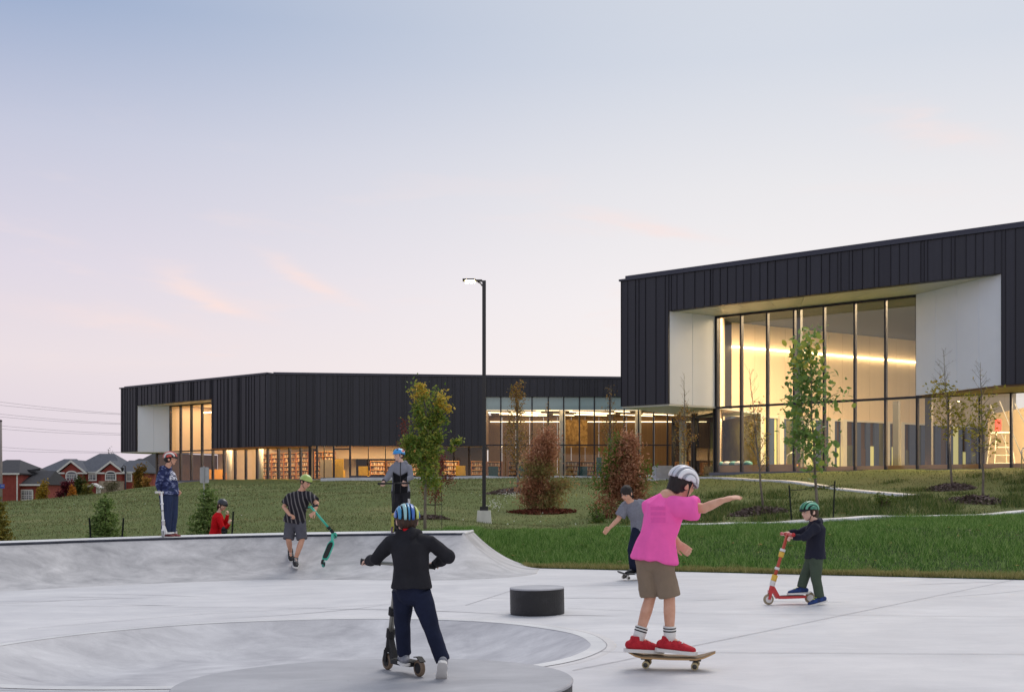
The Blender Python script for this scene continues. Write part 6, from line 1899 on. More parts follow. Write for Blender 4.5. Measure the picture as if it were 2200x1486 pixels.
def scooter(label, fw, rw, head, bar_c, bar_dir, half, m, mbar, grip, wm, rimm, fork=None, r=.055, extras=None, deckm=None):
    """fw, rw: front and rear wheel centres; head: steering head point; bar_c: handlebar centre"""
    fw, rw, head, bar_c = map(Vector, (fw, rw, head, bar_c)); bd = Vector(bar_dir).normalized()
    root = thing('kick_scooter', label, 'scooter', fw.lerp(rw, .5) - UP * r)
    fork = fork or m; deckm = deckm or m
    ln = (rw - fw); fl = ln.copy(); fl.z = 0; ax = fl.cross(UP).normalized() if fl.length > .02 else Vector((1, 0, 0))
    for c in (fw, rw): wheel(root, c, ax, r, .026, wm, rimm)
    sd_ = ax
    d0, d1 = fw + ln * .22, rw - ln * .12
    nrm = sd_.cross(ln).normalized()
    if nrm.z < 0: nrm = -nrm
    mb = MB(); w = .055
    outl = [(0, .45), (.08, .8), (.2, 1), (.85, 1), (1.0, .7)]
    pts = [d0.lerp(d1, t) + sd_ * w * k_ for t, k_ in outl] + [d0.lerp(d1, t) - sd_ * w * k_ for t, k_ in reversed(outl)]
    mb.poly([p + nrm * .004 for p in pts], nrm * .028); mb.build('deck', deckm, root, fix=True)
    mb = MB(); pts2 = [d0.lerp(d1, .1 + .85 * t) + sd_ * w * .82 * k_ for t, k_ in outl] + [d0.lerp(d1, .1 + .85 * t) - sd_ * w * .82 * k_ for t, k_ in reversed(outl)]
    mb.poly([p + nrm * .034 for p in pts2], nrm * .002); mb.build('grip_tape', M_rope, root, fix=True)
    mb = MB(); neck_ = head.lerp(fw, .12)
    mb.beam(d0 + nrm * .018, neck_, .035, .05); mb.build('neck', m, root)
    mb = MB(); st = (head - fw).normalized()
    for s in (-1, 1):
        mb.beam(fw + sd_ * .024 * s, fw + sd_ * .024 * s + st * (r * 1.45), .010, .03)
    mb.tube([fw + st * r * 1.35, head], .024, 10); mb.box(fw + st * r * 1.45, (.05, .06, .03)); mb.build('fork', fork, root)
    mb = MB(); mb.tube([head - st * .02, bar_c], .0185, 12); tube_ = mb.build('steering_tube', mbar, root, smooth=True)
    mb = MB(); mb.lathe(head - st * .01, [(.03, 0), (.03, .06)], 12, axis=st); mb.build('clamp', rimm, tube_)
    mb = MB(); a, b = bar_c - bd * half, bar_c + bd * half
    mb.tube([a, bar_c, b], .013, 10); mb.build('handlebar', mbar, root, smooth=True)
    for e, o in ((a, bd), (b, -bd)):
        mb = MB(); mb.loft([e - o * .01, e + o * .004, e + o * .11, e + o * .118], [.022, .018, .018, .022], n=12, cap='flat'); mb.build('grip', grip, root, smooth=True)
    mb = MB(); fd = [rw + nrm * (r + .012) - ln.normalized() * .04, rw + nrm * (r + .014), rw + ln.normalized() * r * .75 + nrm * r * .75]
    for i in range(2): mb.beam(fd[i], fd[i + 1], .042, .005)
    mb.build('brake', rimm, root)
    if extras:
        for t, rad, ln_, mm_ in extras:
            c = head.lerp(bar_c, t); a2 = (bar_c - head).normalized()
            mb = MB(); mb.lathe(c, [(rad, 0), (rad, ln_)], 14, axis=a2); mb.build('band', mm_, tube_, smooth=True)
    return root

def skateboard(label, nose, tail, m_deck, m_top, m_truck, m_wheel, r=.027, w=.1):
    nose, tail = Vector(nose), Vector(tail); ax = (nose - tail); L_ = ax.length; ax.normalize()
    sd_ = ax.cross(UP).normalized(); nr = sd_.cross(ax)
    root = thing('skateboard', label, 'skateboard', (nose + tail) / 2 - UP * .1)
    prof = [(0, .042, .2), (.05, .03, .62), (.12, .012, .9), (.2, 0, 1), (.5, -.003, 1), (.8, 0, 1), (.88, .012, .9), (.95, .03, .62), (1, .042, .2)]
    top, bot = [], []
    for t, z, k_ in prof:
        c = tail + ax * L_ * t + nr * z
        top.append((c + sd_ * w * k_, c - sd_ * w * k_))
    mb = MB(); vs_ = [p for a in top for p in a]; n1 = len(vs_); vs_ += [p - nr * .012 for p in vs_]
    fs_ = []
    for i in range(len(prof) - 1):
        a = 2 * i; fs_ += [(a, a + 1, a + 3, a + 2), (n1 + a, n1 + a + 2, n1 + a + 3, n1 + a + 1), (a, a + 2, n1 + a + 2, n1 + a), (a + 1, n1 + a + 1, n1 + a + 3, a + 3)]
    fs_ += [(0, n1, n1 + 1, 1), (n1 - 2, n1 - 1, 2 * n1 - 1, 2 * n1 - 2)]
    mb.add(vs_, fs_); mb.build('deck', m_deck, root, fix=True)
    mb = MB(); vt = [p + nr * .0022 for a in top for p in (a[0].lerp(a[1], .02), a[0].lerp(a[1], .98))]
    mb.add(vt, [(2 * i, 2 * i + 1, 2 * i + 3, 2 * i + 2) for i in range(len(prof) - 1)]); mb.build('grip_tape', m_top, root)
    for t in (.24, .78):
        c = tail + ax * L_ * t - nr * .012
        mb = MB(); mb.box(c - nr * .008, (.08, .06, .016), rot=frame(ax, nr).to_quaternion() @ Quaternion((0, 0, 1), R(90)))
        mb.beam(c - nr * .01, c - nr * .042, .035, .03); mb.beam(c - nr * .045 - sd_ * .065, c - nr * .045 + sd_ * .065, .02, .02)
        tk_ = mb.build('truck', m_truck, root)
        for s in (-1, 1):
            wheel(root, c - nr * .045 + sd_ * .078 * s, sd_, r, .034, m_wheel, m_truck)
    return root

# ------------------------------------------------------------------ cloth materials
def cloth(name, c, var=.12, rough=.85, c2=None, scale=9, lo=.35, hi=.65, stretch=(1, 1, 1)):
    return mat(name, c, rough, var=var, scale=scale, c2=c2, lo=lo, hi=hi, bump=.12, bscale=160, stretch=stretch, spec=.2)
K_pink = cloth('pink_cotton', (250, 104, 182), .05)
K_kha = cloth('khaki_cotton', (134, 118, 100), .06)
K_blk = cloth('black_fleece', (38, 38, 43), .15)
K_nav = cloth('navy_cotton', (30, 36, 58), .15)
K_navd = cloth('navy_denim', (44, 54, 82), .15, stretch=(3, 3, .6))
K_red = cloth('red_cotton', (206, 20, 30), .05)
K_gry = cloth('grey_marl', (126, 128, 138), .10, scale=40)
K_dgr = cloth('dark_grey_cotton', (86, 86, 94), .10)
K_olv = cloth('olive_cotton', (72, 84, 70), .08)
K_rub = mat('black_rubber', (24, 24, 27), .7, var=.2)
K_whs = mat('white_sole', (222, 220, 216), .6, var=.04)
K_redS = mat('red_canvas', (166, 20, 36), .85, c2=(196, 40, 52), scale=40)
K_blus = mat('blue_trainer', (26, 62, 130), .7, c2=(18, 40, 84), scale=30)
K_lime = mat('lime_lace', (196, 220, 50), .6)
K_wht = mat('white_plastic', (228, 228, 230), .35, var=.03, coat=.3)
K_maroon = mat('maroon_canvas', (116, 48, 48), .8, var=.15)

def tie_dye():
    m = bpy.data.materials.new('navy_tie_dye'); m.use_nodes = True
    t = m.node_tree; b = t.nodes['Principled BSDF']; b.inputs['Roughness'].default_value = .9; b.inputs['Specular IOR Level'].default_value = .2
    co = t.nodes.new('ShaderNodeTexCoord'); mp2 = t.nodes.new('ShaderNodeMapping'); mp2.inputs['Scale'].default_value = (1, 1, 1.7)
    n1 = t.nodes.new('ShaderNodeTexNoise'); n1.inputs['Scale'].default_value = 11; n1.inputs['Detail'].default_value = 5; n1.inputs['Distortion'].default_value = .8
    t.links.new(co.outputs['Object'], mp2.inputs[0]); t.links.new(mp2.outputs[0], n1.inputs[0])
    rp = t.nodes.new('ShaderNodeValToRGB'); e = rp.color_ramp.elements
    e[0].position = .40; e[0].color = (*s2l((34, 40, 72)), 1); e[1].position = .70; e[1].color = (*s2l((140, 148, 180)), 1)
    x = e.new(.54); x.color = (*s2l((50, 58, 98)), 1)
    t.links.new(n1.outputs[0], rp.inputs[0]); t.links.new(rp.outputs[0], b.inputs['Base Color'])
    return m
def stripes():
    m = bpy.data.materials.new('charcoal_stripe_shirt'); m.use_nodes = True
    t = m.node_tree; b = t.nodes['Principled BSDF']; b.inputs['Roughness'].default_value = .9; b.inputs['Specular IOR Level'].default_value = .2
    co = t.nodes.new('ShaderNodeTexCoord'); mp2 = t.nodes.new('ShaderNodeMapping'); mp2.inputs['Rotation'].default_value = (0, R(14), 0)
    w = t.nodes.new('ShaderNodeTexWave'); w.inputs['Scale'].default_value = 4.6; w.inputs['Distortion'].default_value = 1.2; w.inputs['Detail'].default_value = 2
    t.links.new(co.outputs['Object'], mp2.inputs[0]); t.links.new(mp2.outputs[0], w.inputs[0])
    rp = t.nodes.new('ShaderNodeValToRGB'); e = rp.color_ramp.elements
    e[0].position = .74; e[0].color = (*s2l((42, 40, 46)), 1); e[1].position = .9; e[1].color = (*s2l((112, 108, 108)), 1)
    t.links.new(w.outputs[0], rp.inputs[0]); t.links.new(rp.outputs[0], b.inputs['Base Color'])
    return m
def zsplit(name, z0, c_lo, c_hi, soft=.012, xc=0.0, hw=.13):
    """two-tone cloth: colour changes at world height z0"""
    m = bpy.data.materials.new(name); m.use_nodes = True
    t = m.node_tree; b = t.nodes['Principled BSDF']; b.inputs['Roughness'].default_value = .9; b.inputs['Specular IOR Level'].default_value = .2
    co = t.nodes.new('ShaderNodeTexCoord'); sp = t.nodes.new('ShaderNodeSeparateXYZ'); t.links.new(co.outputs['Object'], sp.inputs[0])
    mr_ = t.nodes.new('ShaderNodeMapRange'); mr_.inputs['From Min'].default_value = z0 - soft; mr_.inputs['From Max'].default_value = z0 + soft
    s1 = t.nodes.new('ShaderNodeMath'); s1.operation = 'SUBTRACT'; s1.inputs[1].default_value = xc; t.links.new(sp.outputs['X'], s1.inputs[0])
    s2 = t.nodes.new('ShaderNodeMath'); s2.operation = 'ABSOLUTE'; t.links.new(s1.outputs[0], s2.inputs[0])
    s3 = t.nodes.new('ShaderNodeMath'); s3.operation = 'MULTIPLY_ADD'; s3.inputs[1].default_value = -.55; t.links.new(s2.outputs[0], s3.inputs[0]); t.links.new(sp.outputs['Z'], s3.inputs[2])
    s4 = t.nodes.new('ShaderNodeMath'); s4.operation = 'GREATER_THAN'; s4.inputs[1].default_value = hw; t.links.new(s2.outputs[0], s4.inputs[0])
    s5 = t.nodes.new('ShaderNodeMath'); s5.operation = 'ADD'; t.links.new(s3.outputs[0], s5.inputs[0]); t.links.new(s4.outputs[0], s5.inputs[1])
    t.links.new(s5.outputs[0], mr_.inputs[0])
    mx = t.nodes.new('ShaderNodeMix'); mx.data_type = 'RGBA'; mx.inputs[6].default_value = (*s2l(c_lo), 1); mx.inputs[7].default_value = (*s2l(c_hi), 1)
    t.links.new(mr_.outputs[0], mx.inputs[0]); t.links.new(mx.outputs[2], b.inputs['Base Color'])
    return m
GF, GB = Vector((0, 1, 0)), Vector((0, -1, 0))

# ------------------------------------------------------------------ 1 boy in navy hoodie with white scooter (on the deck)
Y = 19.45; k = Y / F
zdk = float(pz(hx(360, Y))) + QC
yg = HY + (CH - zdk) / Y * F
fy = lambda v: v + (yg - 1156)                 # keep feet on the deck
person('boy in blue tie-dye hoodie and red helmet standing with a white scooter', Y, 1.02, dict(
    ground=(362, yg), head=(366, fy(988)), hh=.215, face=(1, .12, .02), neck=(359, fy(1008)), chest=(357, fy(1020)), waist=(364, fy(1046)), hip=(362, fy(1064)), hem=(363, fy(1064)),
    u=(.25, 1, 0), fat=1.28, bw=1.22, hair=M_hairk, skin=M_skin2,
    Lsh=(349, fy(1020), -.14), Lel=(340, fy(1042), -.16), Lwr=(343, fy(1056), -.16), Lhand=((.15, 0, -.9), (1, .1, 0), 60),
    Rsh=(364, fy(1019), .14), Rel=(372, fy(1040), .18), Rwr=(381, fy(1056), .10), Rhand=((.6, -.3, -.6), (0, -1, 0), 35),
    Lhip=(357, fy(1068), -.07), Lkn=(358, fy(1108), -.06), Lan=(356, fy(1147), -.05), Ltoe=(.8, -.35, 0),
    Rhip=(367, fy(1068), .07), Rkn=(371, fy(1108), .07), Ran=(367, fy(1147), .07), Rtoe=(1, -.1, 0),
    top=(tie_dye(), 'long', 'hoodie'), hood=True, bottom=(K_navd, 'long'), shoes=(K_maroon, K_whs, None),
    helmet=('vent', [mat('helmet_red', (196, 64, 50), .35, coat=.4), mat('helmet_red2', (206, 84, 64), .35, coat=.4), mat('helmet_white', (216, 210, 206), .35), K_rub], R(-6), K_rub)))
# white scribble print on the chest

hood_o = [o for o in bpy.data.objects if o.name.startswith('hoodie')][-1]
def print_on(obj, name, m, pick, off=.003):
    """flat print: copy of the faces chosen by pick(center, normal), lifted off the cloth"""
    me = obj.data; vs_, fs_ = [], []
    for pl in me.polygons:
        if pick(pl.center, pl.normal):
            o0 = len(vs_)
            for vi in pl.vertices: v = me.vertices[vi]; vs_.append(v.co + v.normal * off)
            fs_.append(tuple(range(o0, o0 + len(pl.vertices))))
    if fs_:
        mb = MB(); mb.add(vs_, fs_); return mb.build(name, m, obj)
c0 = P(378, fy(1022), Y)
print_on(hood_o, 'chest_print', mat('white_print', (214, 216, 226), .8), lambda c, n: abs(c.z - c0.z) < .095 and c.x > P(369, 0, Y).x and n.y < .45 and n.x > -.1 and mnoise.noise(Vector((c.x * 1.0, c.y, c.z * 1.3)) * 42) > -.02)
fwp = P(348, fy(1158), Y - .40); fwp.z = float(pz(fwp.x)) + QC + .052
zf = P(347, fy(1060), Y - .24)
scooter('white kick scooter held upright at the edge of the quarter pipe', (fwp.x, Y - .33, fwp.z + .004), (fwp.x + .04, Y + .26, fwp.z + .004), (fwp.x - .003, Y - .31, fwp.z + .17), (zf.x, Y - .25, zf.z), (.25, 1, 0), .16,
        K_wht, K_wht, mat('white_grip', (214, 210, 206), .7), mat('grey_wheel', (150, 150, 152), .5), mat('alloy', (176, 176, 180), .3, metal=.8), r=.052,
        extras=[(.1, .027, .03, K_wht), (.42, .022, .012, K_rub), (.62, .027, .025, K_wht)])

# ------------------------------------------------------------------ 2 child in red behind the deck
Y = 21.9
gz_ = tz(hx(466, Y), Y); ygr = HY + (CH - gz_) / Y * F
bl = min(ygr, 1195)
person('child in red shirt with black helmet looking down behind the quarter pipe', Y, .78, dict(
    ground=(466, ygr), head=(478, 1084), hh=.20, face=(.8, -.35, -.35), neck=(470, 1101), chest=(468, 1112), waist=(464, 1135), hip=(463, 1152), hem=(462, 1156), u=(.5, .85, 0), hair=M_hairb, hairlong=.25,
    Lsh=(470, 1112, -.09), Lel=(481, 1139, -.13), Lwr=(492, 1125, -.2), Lhand=((.3, -.2, .9), (.3, .9, 0), 40), Rsh=(474, 1112, .11), Rel=(482, 1130, .12), Rwr=(489, 1106, .0), Rhand=((.2, -.3, .9), (-.6, .2, 0), 40),
    Lhip=(459, 1155, -.05), Lkn=(461, 1155 + (ygr - 1155) * .42, -.05), Lan=(459, ygr - 6.5, -.05), Ltoe=(.8, -.5, 0), Rhip=(468, 1155, .06), Rkn=(469, 1155 + (ygr - 1155) * .42, .06), Ran=(468, ygr - 6.5, .06), Rtoe=(.8, -.5, 0),
    top=(K_red, 'long', 'shirt'), bottom=(K_red, 'long'), shoes=(K_rub, K_whs, None), helmet=('bowl', [mat('black_helmet', (44, 46, 54), .4, var=.1, coat=.2), K_rub], R(-4), K_rub)))
ch_o = [o for o in bpy.data.objects if o.name.startswith('person')][-1]
pe = P(482, 1139, Y - .15)
mb = MB(); mb.ell(pe, (.062, .075, .085)); mb.ell(pe + Vector((0, -.05, .03)), (.045, .04, .03)); mb.ell(pe + Vector((0, -.05, -.035)), (.045, .04, .03))
fuse(mb, 'elbow_pad', K_rub, ch_o, .008, 2)

# ------------------------------------------------------------------ 3 boy in striped shirt pushing a teal scooter up the ramp
Y = 18.45
person('boy in dark striped shirt and lime helmet climbing the quarter pipe', Y, 1.0, dict(
    ground=(636, 1213, .0), head=(657, 1034, -.02), hh=.205, face=(.55, -.35, -.35), hup=Vector((.1, 0, 1)), neck=(649, 1054, .03), chest=(645, 1066, .04), waist=(638, 1096, .06), hip=(634, 1117, .06), hem=(632, 1123, .06), u=(1, -.35, -.08), tw=1.15,
    Lsh=(663, 1064, -.04), Lel=(681, 1081, -.14), Lwr=(675, 1100, -.26), Lhand=((-.5, -.5, -.5), (-.3, .2, -.9), 60), Rsh=(624, 1066, .10), Rel=(610, 1088, .06), Rwr=(622, 1105, -.12), Rhand=((.7, -.4, -.2), (0, 0, -1), 55),
    Lhip=(644, 1122, .04), Lkn=(649, 1158, -.02), Lan=(635, 1200, .02), Ltoe=(.25, -.85, -.25), Rhip=(625, 1122, .08), Rkn=(620, 1158, .0), Ran=(624, 1183, .34), Rtoe=(.2, -.7, -.45),
    Rfup=Vector((0, -.3, .9)), Lfup=Vector((0, .35, .9)),
    top=(stripes(), 'short', 'shirt'), bottom=(K_dgr, 'shorts'), shoes=(K_rub, K_whs, mat('white_lace', (220, 220, 220), .6), 1.15), helmet=('bowl', [mat('lime_helmet', (150, 176, 84), .4, c2=(176, 196, 110), scale=8, coat=.3), K_rub], R(4), K_rub), hair=M_hairb, skin=M_skin2))
K_teal = mat('teal_paint', (52, 172, 146), .35, c2=(70, 190, 164), scale=9, coat=.3)
scooter('teal kick scooter tilted on the quarter pipe beside the striped shirt boy', P(720, 1150, 18.5), P(695, 1211, 18.05), P(714, 1142, 18.40), P(668, 1088, 18.15), (.62, -.78, .12), .20, K_teal, K_teal, K_rub, mat('teal_wheel', (60, 150, 136), .5), K_rub, r=.052, extras=[(.12, .03, .05, K_rub)])

# ------------------------------------------------------------------ 4 boy in blue helmet on the deck
Y = 19.75; 
zdk = float(pz(hx(860, Y))) + QC; yg = HY + (CH - zdk) / Y * F
sc = (yg - 953) / (1150 - 953)
fy = lambda v: yg - (1150 - v) * sc
zs = P(0, fy(1018), Y).z
person('boy in blue helmet and grey and black jacket holding a black scooter', Y, 1.0, dict(
    ground=(860, yg), head=(857, fy(978)), hh=.205, face=(-.8, -.6, -.05), neck=(862, fy(996)), chest=(861, fy(1008)), waist=(860, fy(1036)), hip=(861, fy(1056)), hem=(861, fy(1062)), u=(1, -.1, 0), hair=M_hairb, tw=.98,
    Lsh=(845, fy(1007), -.01), Lel=(834, fy(1026), -.09), Lwr=(825, fy(1036), -.2), Lhand=((-.15, -.6, -.55), (.1, .3, -1), 65, -1), Rsh=(877, fy(1007), .0), Rel=(882, fy(1027), -.06), Rwr=(868, fy(1036), -.2), Rhand=((.0, -.6, -.55), (.0, .3, -1), 65),
    Lhip=(853, fy(1062), .0), Lkn=(851, fy(1102), -.04), Lan=(852, fy(1140), .0), Ltoe=(-.2, -1, 0), Rhip=(870, fy(1062), .0), Rkn=(872, fy(1102), -.02), Ran=(873, fy(1140), .02), Rtoe=(.3, -1, 0),
    top=(zsplit('grey_and_black_jacket', zs - .05, (24, 24, 28), (128, 130, 140), xc=hx(861, Y)), 'long', 'jacket'), hood=True, cuff=K_blk, bottom=(K_blk, 'long'), shoes=(K_rub, K_whs, None), helmet=('bowl', [mat('sky_blue_helmet', (44, 146, 214), .35, var=.05, coat=.4), mat('blue_rim', (40, 130, 200), .4)], R(-2), mat('white_strap', (216, 216, 218), .6))))
hl_o = [o for o in bpy.data.objects if o.name.startswith('helmet') and not o.name.startswith('helmet_rim')][-1]
for (x, y), cm, rr3 in (((865, 968), (226, 226, 226), .030), ((865, 968), (206, 60, 60), .018), ((848, 963), (226, 226, 226), .020), ((853, 966), (30, 40, 60), .016), ((878, 972), (226, 226, 226), .015)):
    c1 = P(x, fy(y), Y - .12)
    print_on(hl_o, 'sticker', mat('sticker_%d_%d_%d' % cm, cm, .5), lambda c, n: (Vector((c.x, c.z)) - Vector((c1.x, c1.z))).length < rr3 and n.y < 0, .003 if rr3 < .02 else .0015)
jk = [o for o in bpy.data.objects if o.name.startswith('jacket')][-1]
print_on(jk, 'zip', mat('zip_black', (20, 20, 22), .5), lambda c, n: abs(c.x - hx(861.5, Y)) < .008 and n.y < -.3 and c.z > P(0, fy(1062), Y).z)
tr_ = [o for o in bpy.data.objects if o.name.startswith('trousers')][-1]
for dx in (0, .022):
    print_on(tr_, 'side_stripe', K_wht, lambda c, n: abs(c.x - (hx(880.5, Y) - dx)) < .006 and n.y < -.05 and P(0, fy(1075), Y).z > c.z > P(0, fy(1140), Y).z)
bz = P(0, fy(1041), Y - .3).z; fx_ = hx(844, Y - .45)
zw = float(pz(fx_)) + QC + .056
scooter('black kick scooter with yellow-green fork under the blue helmet boy', (fx_, Y - .52, zw), (fx_ + .10, Y + .05, zw), (fx_, Y - .50, zw + .19), (fx_ + .005, Y - .34, bz), (1, .05, .02), .27, K_rub, mat('black_tube', (26, 26, 30), .35, metal=.5), K_rub,
        mat('violet_wheel', (96, 70, 92), .5), mat('olive_rim', (150, 156, 60), .4), fork=mat('olive_fork', (160, 160, 70), .4, metal=.3), extras=[(.08, .026, .05, mat('gold_band', (170, 150, 80), .35, metal=.5))])

# ------------------------------------------------------------------ 5 child in black hoodie on a scooter, on the round platform
def on_disc(px, Y_): return Vector((hx(px, Y_), Y_, dz0 + DT + SL * (hx(px, Y_) - DC.x)))
Y = 7.0; k = Y / F
gz5 = on_disc(960, Y).z; yg = HY + (CH - gz5) / Y * F
f5 = lambda v: v + (yg - 1462)
person('child in black hoodie seen from behind pushing a scooter on the round platform', Y, .72, dict(
    ground=(955, yg), head=(874, f5(1122), .06), hh=.178, face=(-.25, .95, -.1), neck=(879, f5(1150), .02), chest=(880, f5(1180), .0), waist=(884, f5(1232), -.02), hip=(884, f5(1268), -.02), hem=(884, f5(1268), -.02), u=(1, .12, -.03), hair=M_hairb, collar=K_red, tw=1.04,
    Lsh=(838, f5(1172), .0), Lel=(808, f5(1205), .08), Lwr=(792, f5(1210), .2), Lhand=((-.2, .9, .1), (0, .1, -1), 70, 1), Rsh=(925, f5(1170), .0), Rel=(962, f5(1200), .05), Rwr=(935, f5(1216), .22), Rhand=((-.4, .8, 0), (0, .1, -1), 70, -1),
    Lhip=(866, f5(1280), .02), Lkn=(864, f5(1346), .10), Lan=(869, f5(1410), .16), Ltoe=(-.25, .95, 0), Rhip=(902, f5(1282), -.02), Rkn=(926, f5(1350), .02), Ran=(952, f5(1424), -.01), Rtoe=(-.08, .62, -.62),
    Rfup=Vector((.05, .75, .65)),
    top=(K_blk, 'long', 'hoodie'), hood=True, bottom=(K_nav, 'long'), shoes=(mat('grey_trainer', (150, 150, 156), .7, c2=(90, 96, 110), scale=25), K_whs, K_lime, 1.12),
    helmet=('vent', [mat('helmet_cobalt', (40, 96, 176), .35, coat=.4), mat('helmet_sky', (60, 142, 186), .35, coat=.4), mat('helmet_pale', (150, 196, 200), .35, coat=.4), mat('helmet_sky', (60, 142, 186), .35), mat('helmet_cobalt', (40, 96, 176), .35), mat('helmet_lime', (178, 196, 96), .35, coat=.4), K_rub], R(4), K_rub)))
fw5, rw5 = on_disc(833, 7.42) + UP * .055, on_disc(901, 7.10) + UP * .055
hb = P(855, f5(1216), 7.24)
scooter('black kick scooter ridden by the child in the black hoodie', fw5, rw5, fw5 + Vector((.02, -.02, .17)), hb, (1, -.12, -.06), .235, K_rub, mat('grey_tube', (150, 148, 140), .3, metal=.7), K_rub, mat('clear_wheel', (120, 100, 80), .4), K_rub, r=.055, extras=[(.3, .03, .05, K_rub), (.72, .026, .12, K_rub)])

# ------------------------------------------------------------------ 6 skateboarder in pink
Y = 7.95; k = Y / F
gz6 = float(pz(hx(1440, Y))); yg = HY + (CH - gz6) / Y * F
f6 = lambda v: v + (yg - 1443)
person('skateboarder in pink t-shirt, khaki shorts and white helmet with one arm outstretched', Y, .99, dict(
    ground=(1440, yg), head=(1466, f6(1042), .03), hh=.212, face=(.85, .45, -.2), hup=Vector((.4, 0, 1)), neck=(1436, f6(1070), .0), chest=(1428, f6(1095), .0), waist=(1412, f6(1155), .0), hip=(1404, f6(1198), .0), hem=(1405, f6(1208), .0), u=(.85, -.5, -.1), hair=M_hairk, hairlong=.06, tw=.84, bw=.86, leg=.88, wr=.022, ws=9, skin=M_skin2,
    Lsh=(1400, f6(1092), .08), Lel=(1432, f6(1140), .24), Lwr=(1458, f6(1172), .22), Lhand=((.6, .1, -.5), (0, .9, .2), 25, -1), Rsh=(1458, f6(1094), -.10), Rel=(1512, f6(1096), -.17), Rwr=(1550, f6(1080), -.2), Rhand=((.95, -.05, .28), (0, .3, -1), 12),
    Lhip=(1390, f6(1212), .03), Lkn=(1398, f6(1284), .05), Lan=(1371, f6(1378), .03), Ltoe=(.75, .15, -.05), Rhip=(1420, f6(1212), -.03), Rkn=(1438, f6(1286), -.04), Ran=(1439, f6(1378), -.02), Rtoe=(.75, -.25, -.05),
    top=(K_pink, 'short', 'shirt'), bottom=(K_kha, 'shorts'), socks=(K_whs, K_rub), shoes=(K_redS, K_whs, K_whs, 1.1),
    helmet=('vent', [mat('helmet_silver', (216, 218, 224), .35, coat=.3), mat('helmet_silver2', (196, 198, 208), .35, coat=.3), mat('helmet_white2', (230, 230, 232), .35, coat=.3), mat('grey_inner', (168, 170, 178), .6)], R(-14), K_rub)))
sh_o = [o for o in bpy.data.objects if o.name.startswith('shirt')][-1]
rows6 = [(P(0, f6(yb), Y).z, P(0, f6(ya), Y).z) for ya, yb in ((1092, 1099), (1104, 1111), (1116, 1126))]
print_on(sh_o, 'back_print', mat('purple_print', (236, 88, 170), .8), lambda c, n: any(a <= c.z <= b for a, b in rows6) and hx(1396, Y) < c.x < hx(1424, Y) and n.y < -.15, .002)
pn = P(1537, f6(1416), Y - .06); pt_ = P(1344, f6(1411), Y + .08)
zb6 = gz6 + .098
skateboard('skateboard with wooden deck under the skateboarder in pink', (pn.x, pn.y, zb6), (pt_.x, pt_.y, zb6), mat('maple_deck', (176, 140, 96), .5, var=.1), mat('worn_griptape', (120, 104, 86), .9, c2=(150, 130, 104), scale=12), mat('truck_metal', (70, 68, 64), .4, metal=.6), mat('cream_wheel', (176, 160, 120), .5))

# ------------------------------------------------------------------ 7 skateboarder in grey behind
Y = 16.4; k = Y / F
gz7 = float(pz(hx(1360, Y))); yg = HY + (CH - gz7) / Y * F
f7 = lambda v: v + (yg - 1252)
person('dark haired skateboarder in grey t-shirt crouching behind the pink skater', Y, 1.0, dict(
    ground=(1370, yg), head=(1346, f7(1066), -.12), hh=.205, face=(-.5, -.7, -.4), neck=(1354, f7(1084), -.04), chest=(1360, f7(1094), .0), waist=(1375, f7(1120), .04), hip=(1380, f7(1142), .06), hem=(1380, f7(1147), .06), u=(.85, -.5, 0), hair=M_hairk, hairlong=.35, tw=1.05, skin=M_skin2,
    Lsh=(1345, f7(1092), .02), Lel=(1328, f7(1122), .0), Lwr=(1310, f7(1140), -.06), Lhand=((-.7, -.2, -.6), (0, -.9, -.3), 20), Rsh=(1384, f7(1090), -.05), Rel=(1396, f7(1118), -.1), Rwr=(1388, f7(1142), -.2), Rhand=((-.3, -.4, -.8), (-.9, 0, 0), 30),
    Lhip=(1372, f7(1148), .04), Lkn=(1358, f7(1188), -.10), Lan=(1362, f7(1228), .02), Ltoe=(-.7, -.6, 0), Rhip=(1386, f7(1148), .05), Rkn=(1372, f7(1190), -.16), Ran=(1384, f7(1228), -.02), Rtoe=(-.7, -.6, 0),
    top=(K_gry, 'short', 'shirt'), bottom=(K_nav, 'long'), shoes=(K_rub, K_whs, K_whs)))
zb7 = gz7 + .098
skateboard('dark skateboard under the skateboarder in grey', (hx(1326, Y), Y - .1, zb7), (hx(1408, Y), Y + .12, zb7), mat('black_deck', (40, 36, 36), .5, var=.2), M_rope, mat('truck_metal', (70, 68, 64), .4), mat('white_wheel', (206, 200, 190), .5))

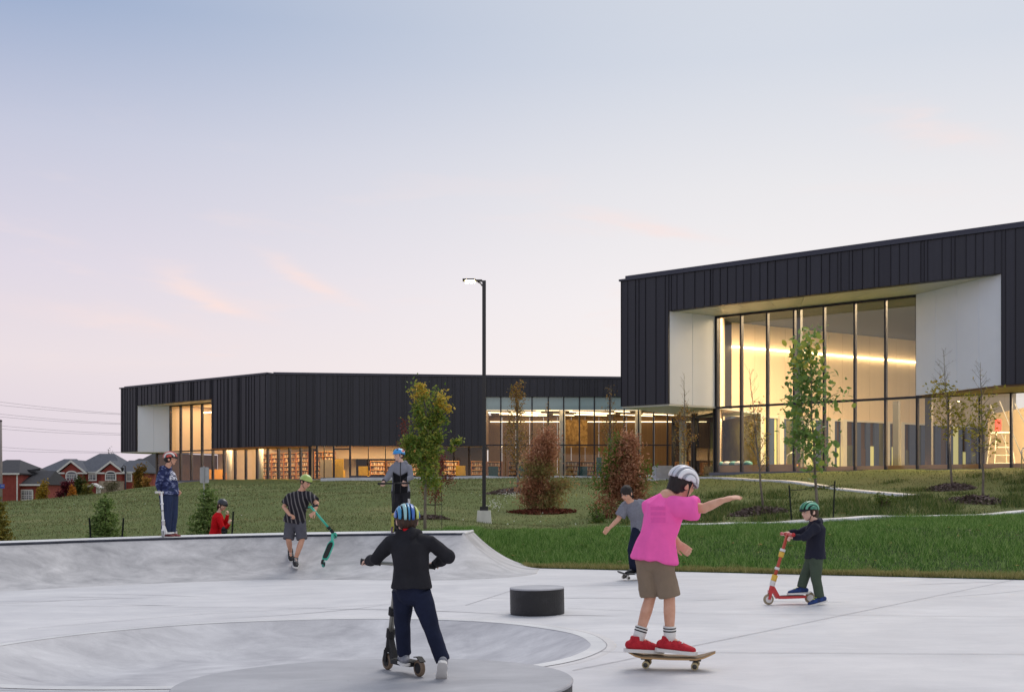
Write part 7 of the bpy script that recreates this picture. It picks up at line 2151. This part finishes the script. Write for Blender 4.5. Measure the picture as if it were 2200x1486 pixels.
# ------------------------------------------------------------------ 8 small child on the red scooter
Y = 12.4; k = Y / F
gz8 = float(pz(hx(1752, Y))); yg = HY + (CH - gz8) / Y * F
f8 = lambda v: v + (yg - 1300)
person('small child in navy top and green helmet riding a red scooter', Y, .78, dict(
    ground=(1752, yg), head=(1739, f8(1101)), hh=.195, face=(-.95, -.3, -.08), neck=(1751, f8(1122)), chest=(1752, f8(1138)), waist=(1752, f8(1172)), hip=(1751, f8(1198)), hem=(1752, f8(1202)), u=(.3, -1, 0), hair=M_hairb, hood=True,
    Lsh=(1749, f8(1136), .10), Lel=(1722, f8(1144), .13), Lwr=(1697, f8(1146), .12), Lhand=((-.9, 0, -.1), (0, 0, -1), 70), Rsh=(1752, f8(1138), -.10), Rel=(1728, f8(1156), -.16), Rwr=(1706, f8(1157), -.10), Rhand=((-.9, 0, -.05), (0, 0, -1), 70, -1),
    Lhip=(1746, f8(1206), .05), Lkn=(1730, f8(1238), .06), Lan=(1722, f8(1264), .04), Ltoe=(-1, .0, -.05), Rhip=(1754, f8(1206), -.05), Rkn=(1753, f8(1246), -.08), Ran=(1761, f8(1284), -.07), Rtoe=(-.9, -.25, -.2),
    top=(mat('navy_top', (22, 24, 42), .9, var=.1), 'long', 'top'), bottom=(K_olv, 'long'), shoes=(K_blus, K_whs, K_lime, 1.15),
    helmet=('vent', [mat('helmet_green', (52, 128, 102), .35, coat=.4), mat('helmet_mint', (96, 170, 140), .35, coat=.4), mat('helmet_lgreen', (64, 140, 100), .35, coat=.4), K_rub], R(-4), K_rub)))
K_rs = mat('red_scooter_paint', (196, 42, 44), .35, coat=.4, var=.06)
fw8 = Vector((hx(1652, Y), Y + .02, float(pz(hx(1652, Y))) + .062)); rw8 = Vector((hx(1745, Y), Y + .10, float(pz(hx(1745, Y))) + .062))
hb8 = P(1692, f8(1150), Y + .02)
scooter('red kick scooter with yellow and white bands ridden by the small child', fw8, rw8, fw8 + Vector((.04, 0, .16)), hb8, (.12, -1, 0), .17, K_rs, mat('brick_red_tube', (178, 70, 48), .4, var=.1), K_rs, mat('smoke_wheel', (150, 136, 110), .5), K_whs, r=.06,
        extras=[(.02, .03, .05, K_whs), (.08, .032, .07, mat('yellow_band', (226, 182, 70), .5)), (.3, .027, .03, K_whs), (.55, .03, .06, mat('yellow_band', (226, 182, 70), .5)), (.66, .031, .03, K_whs)])
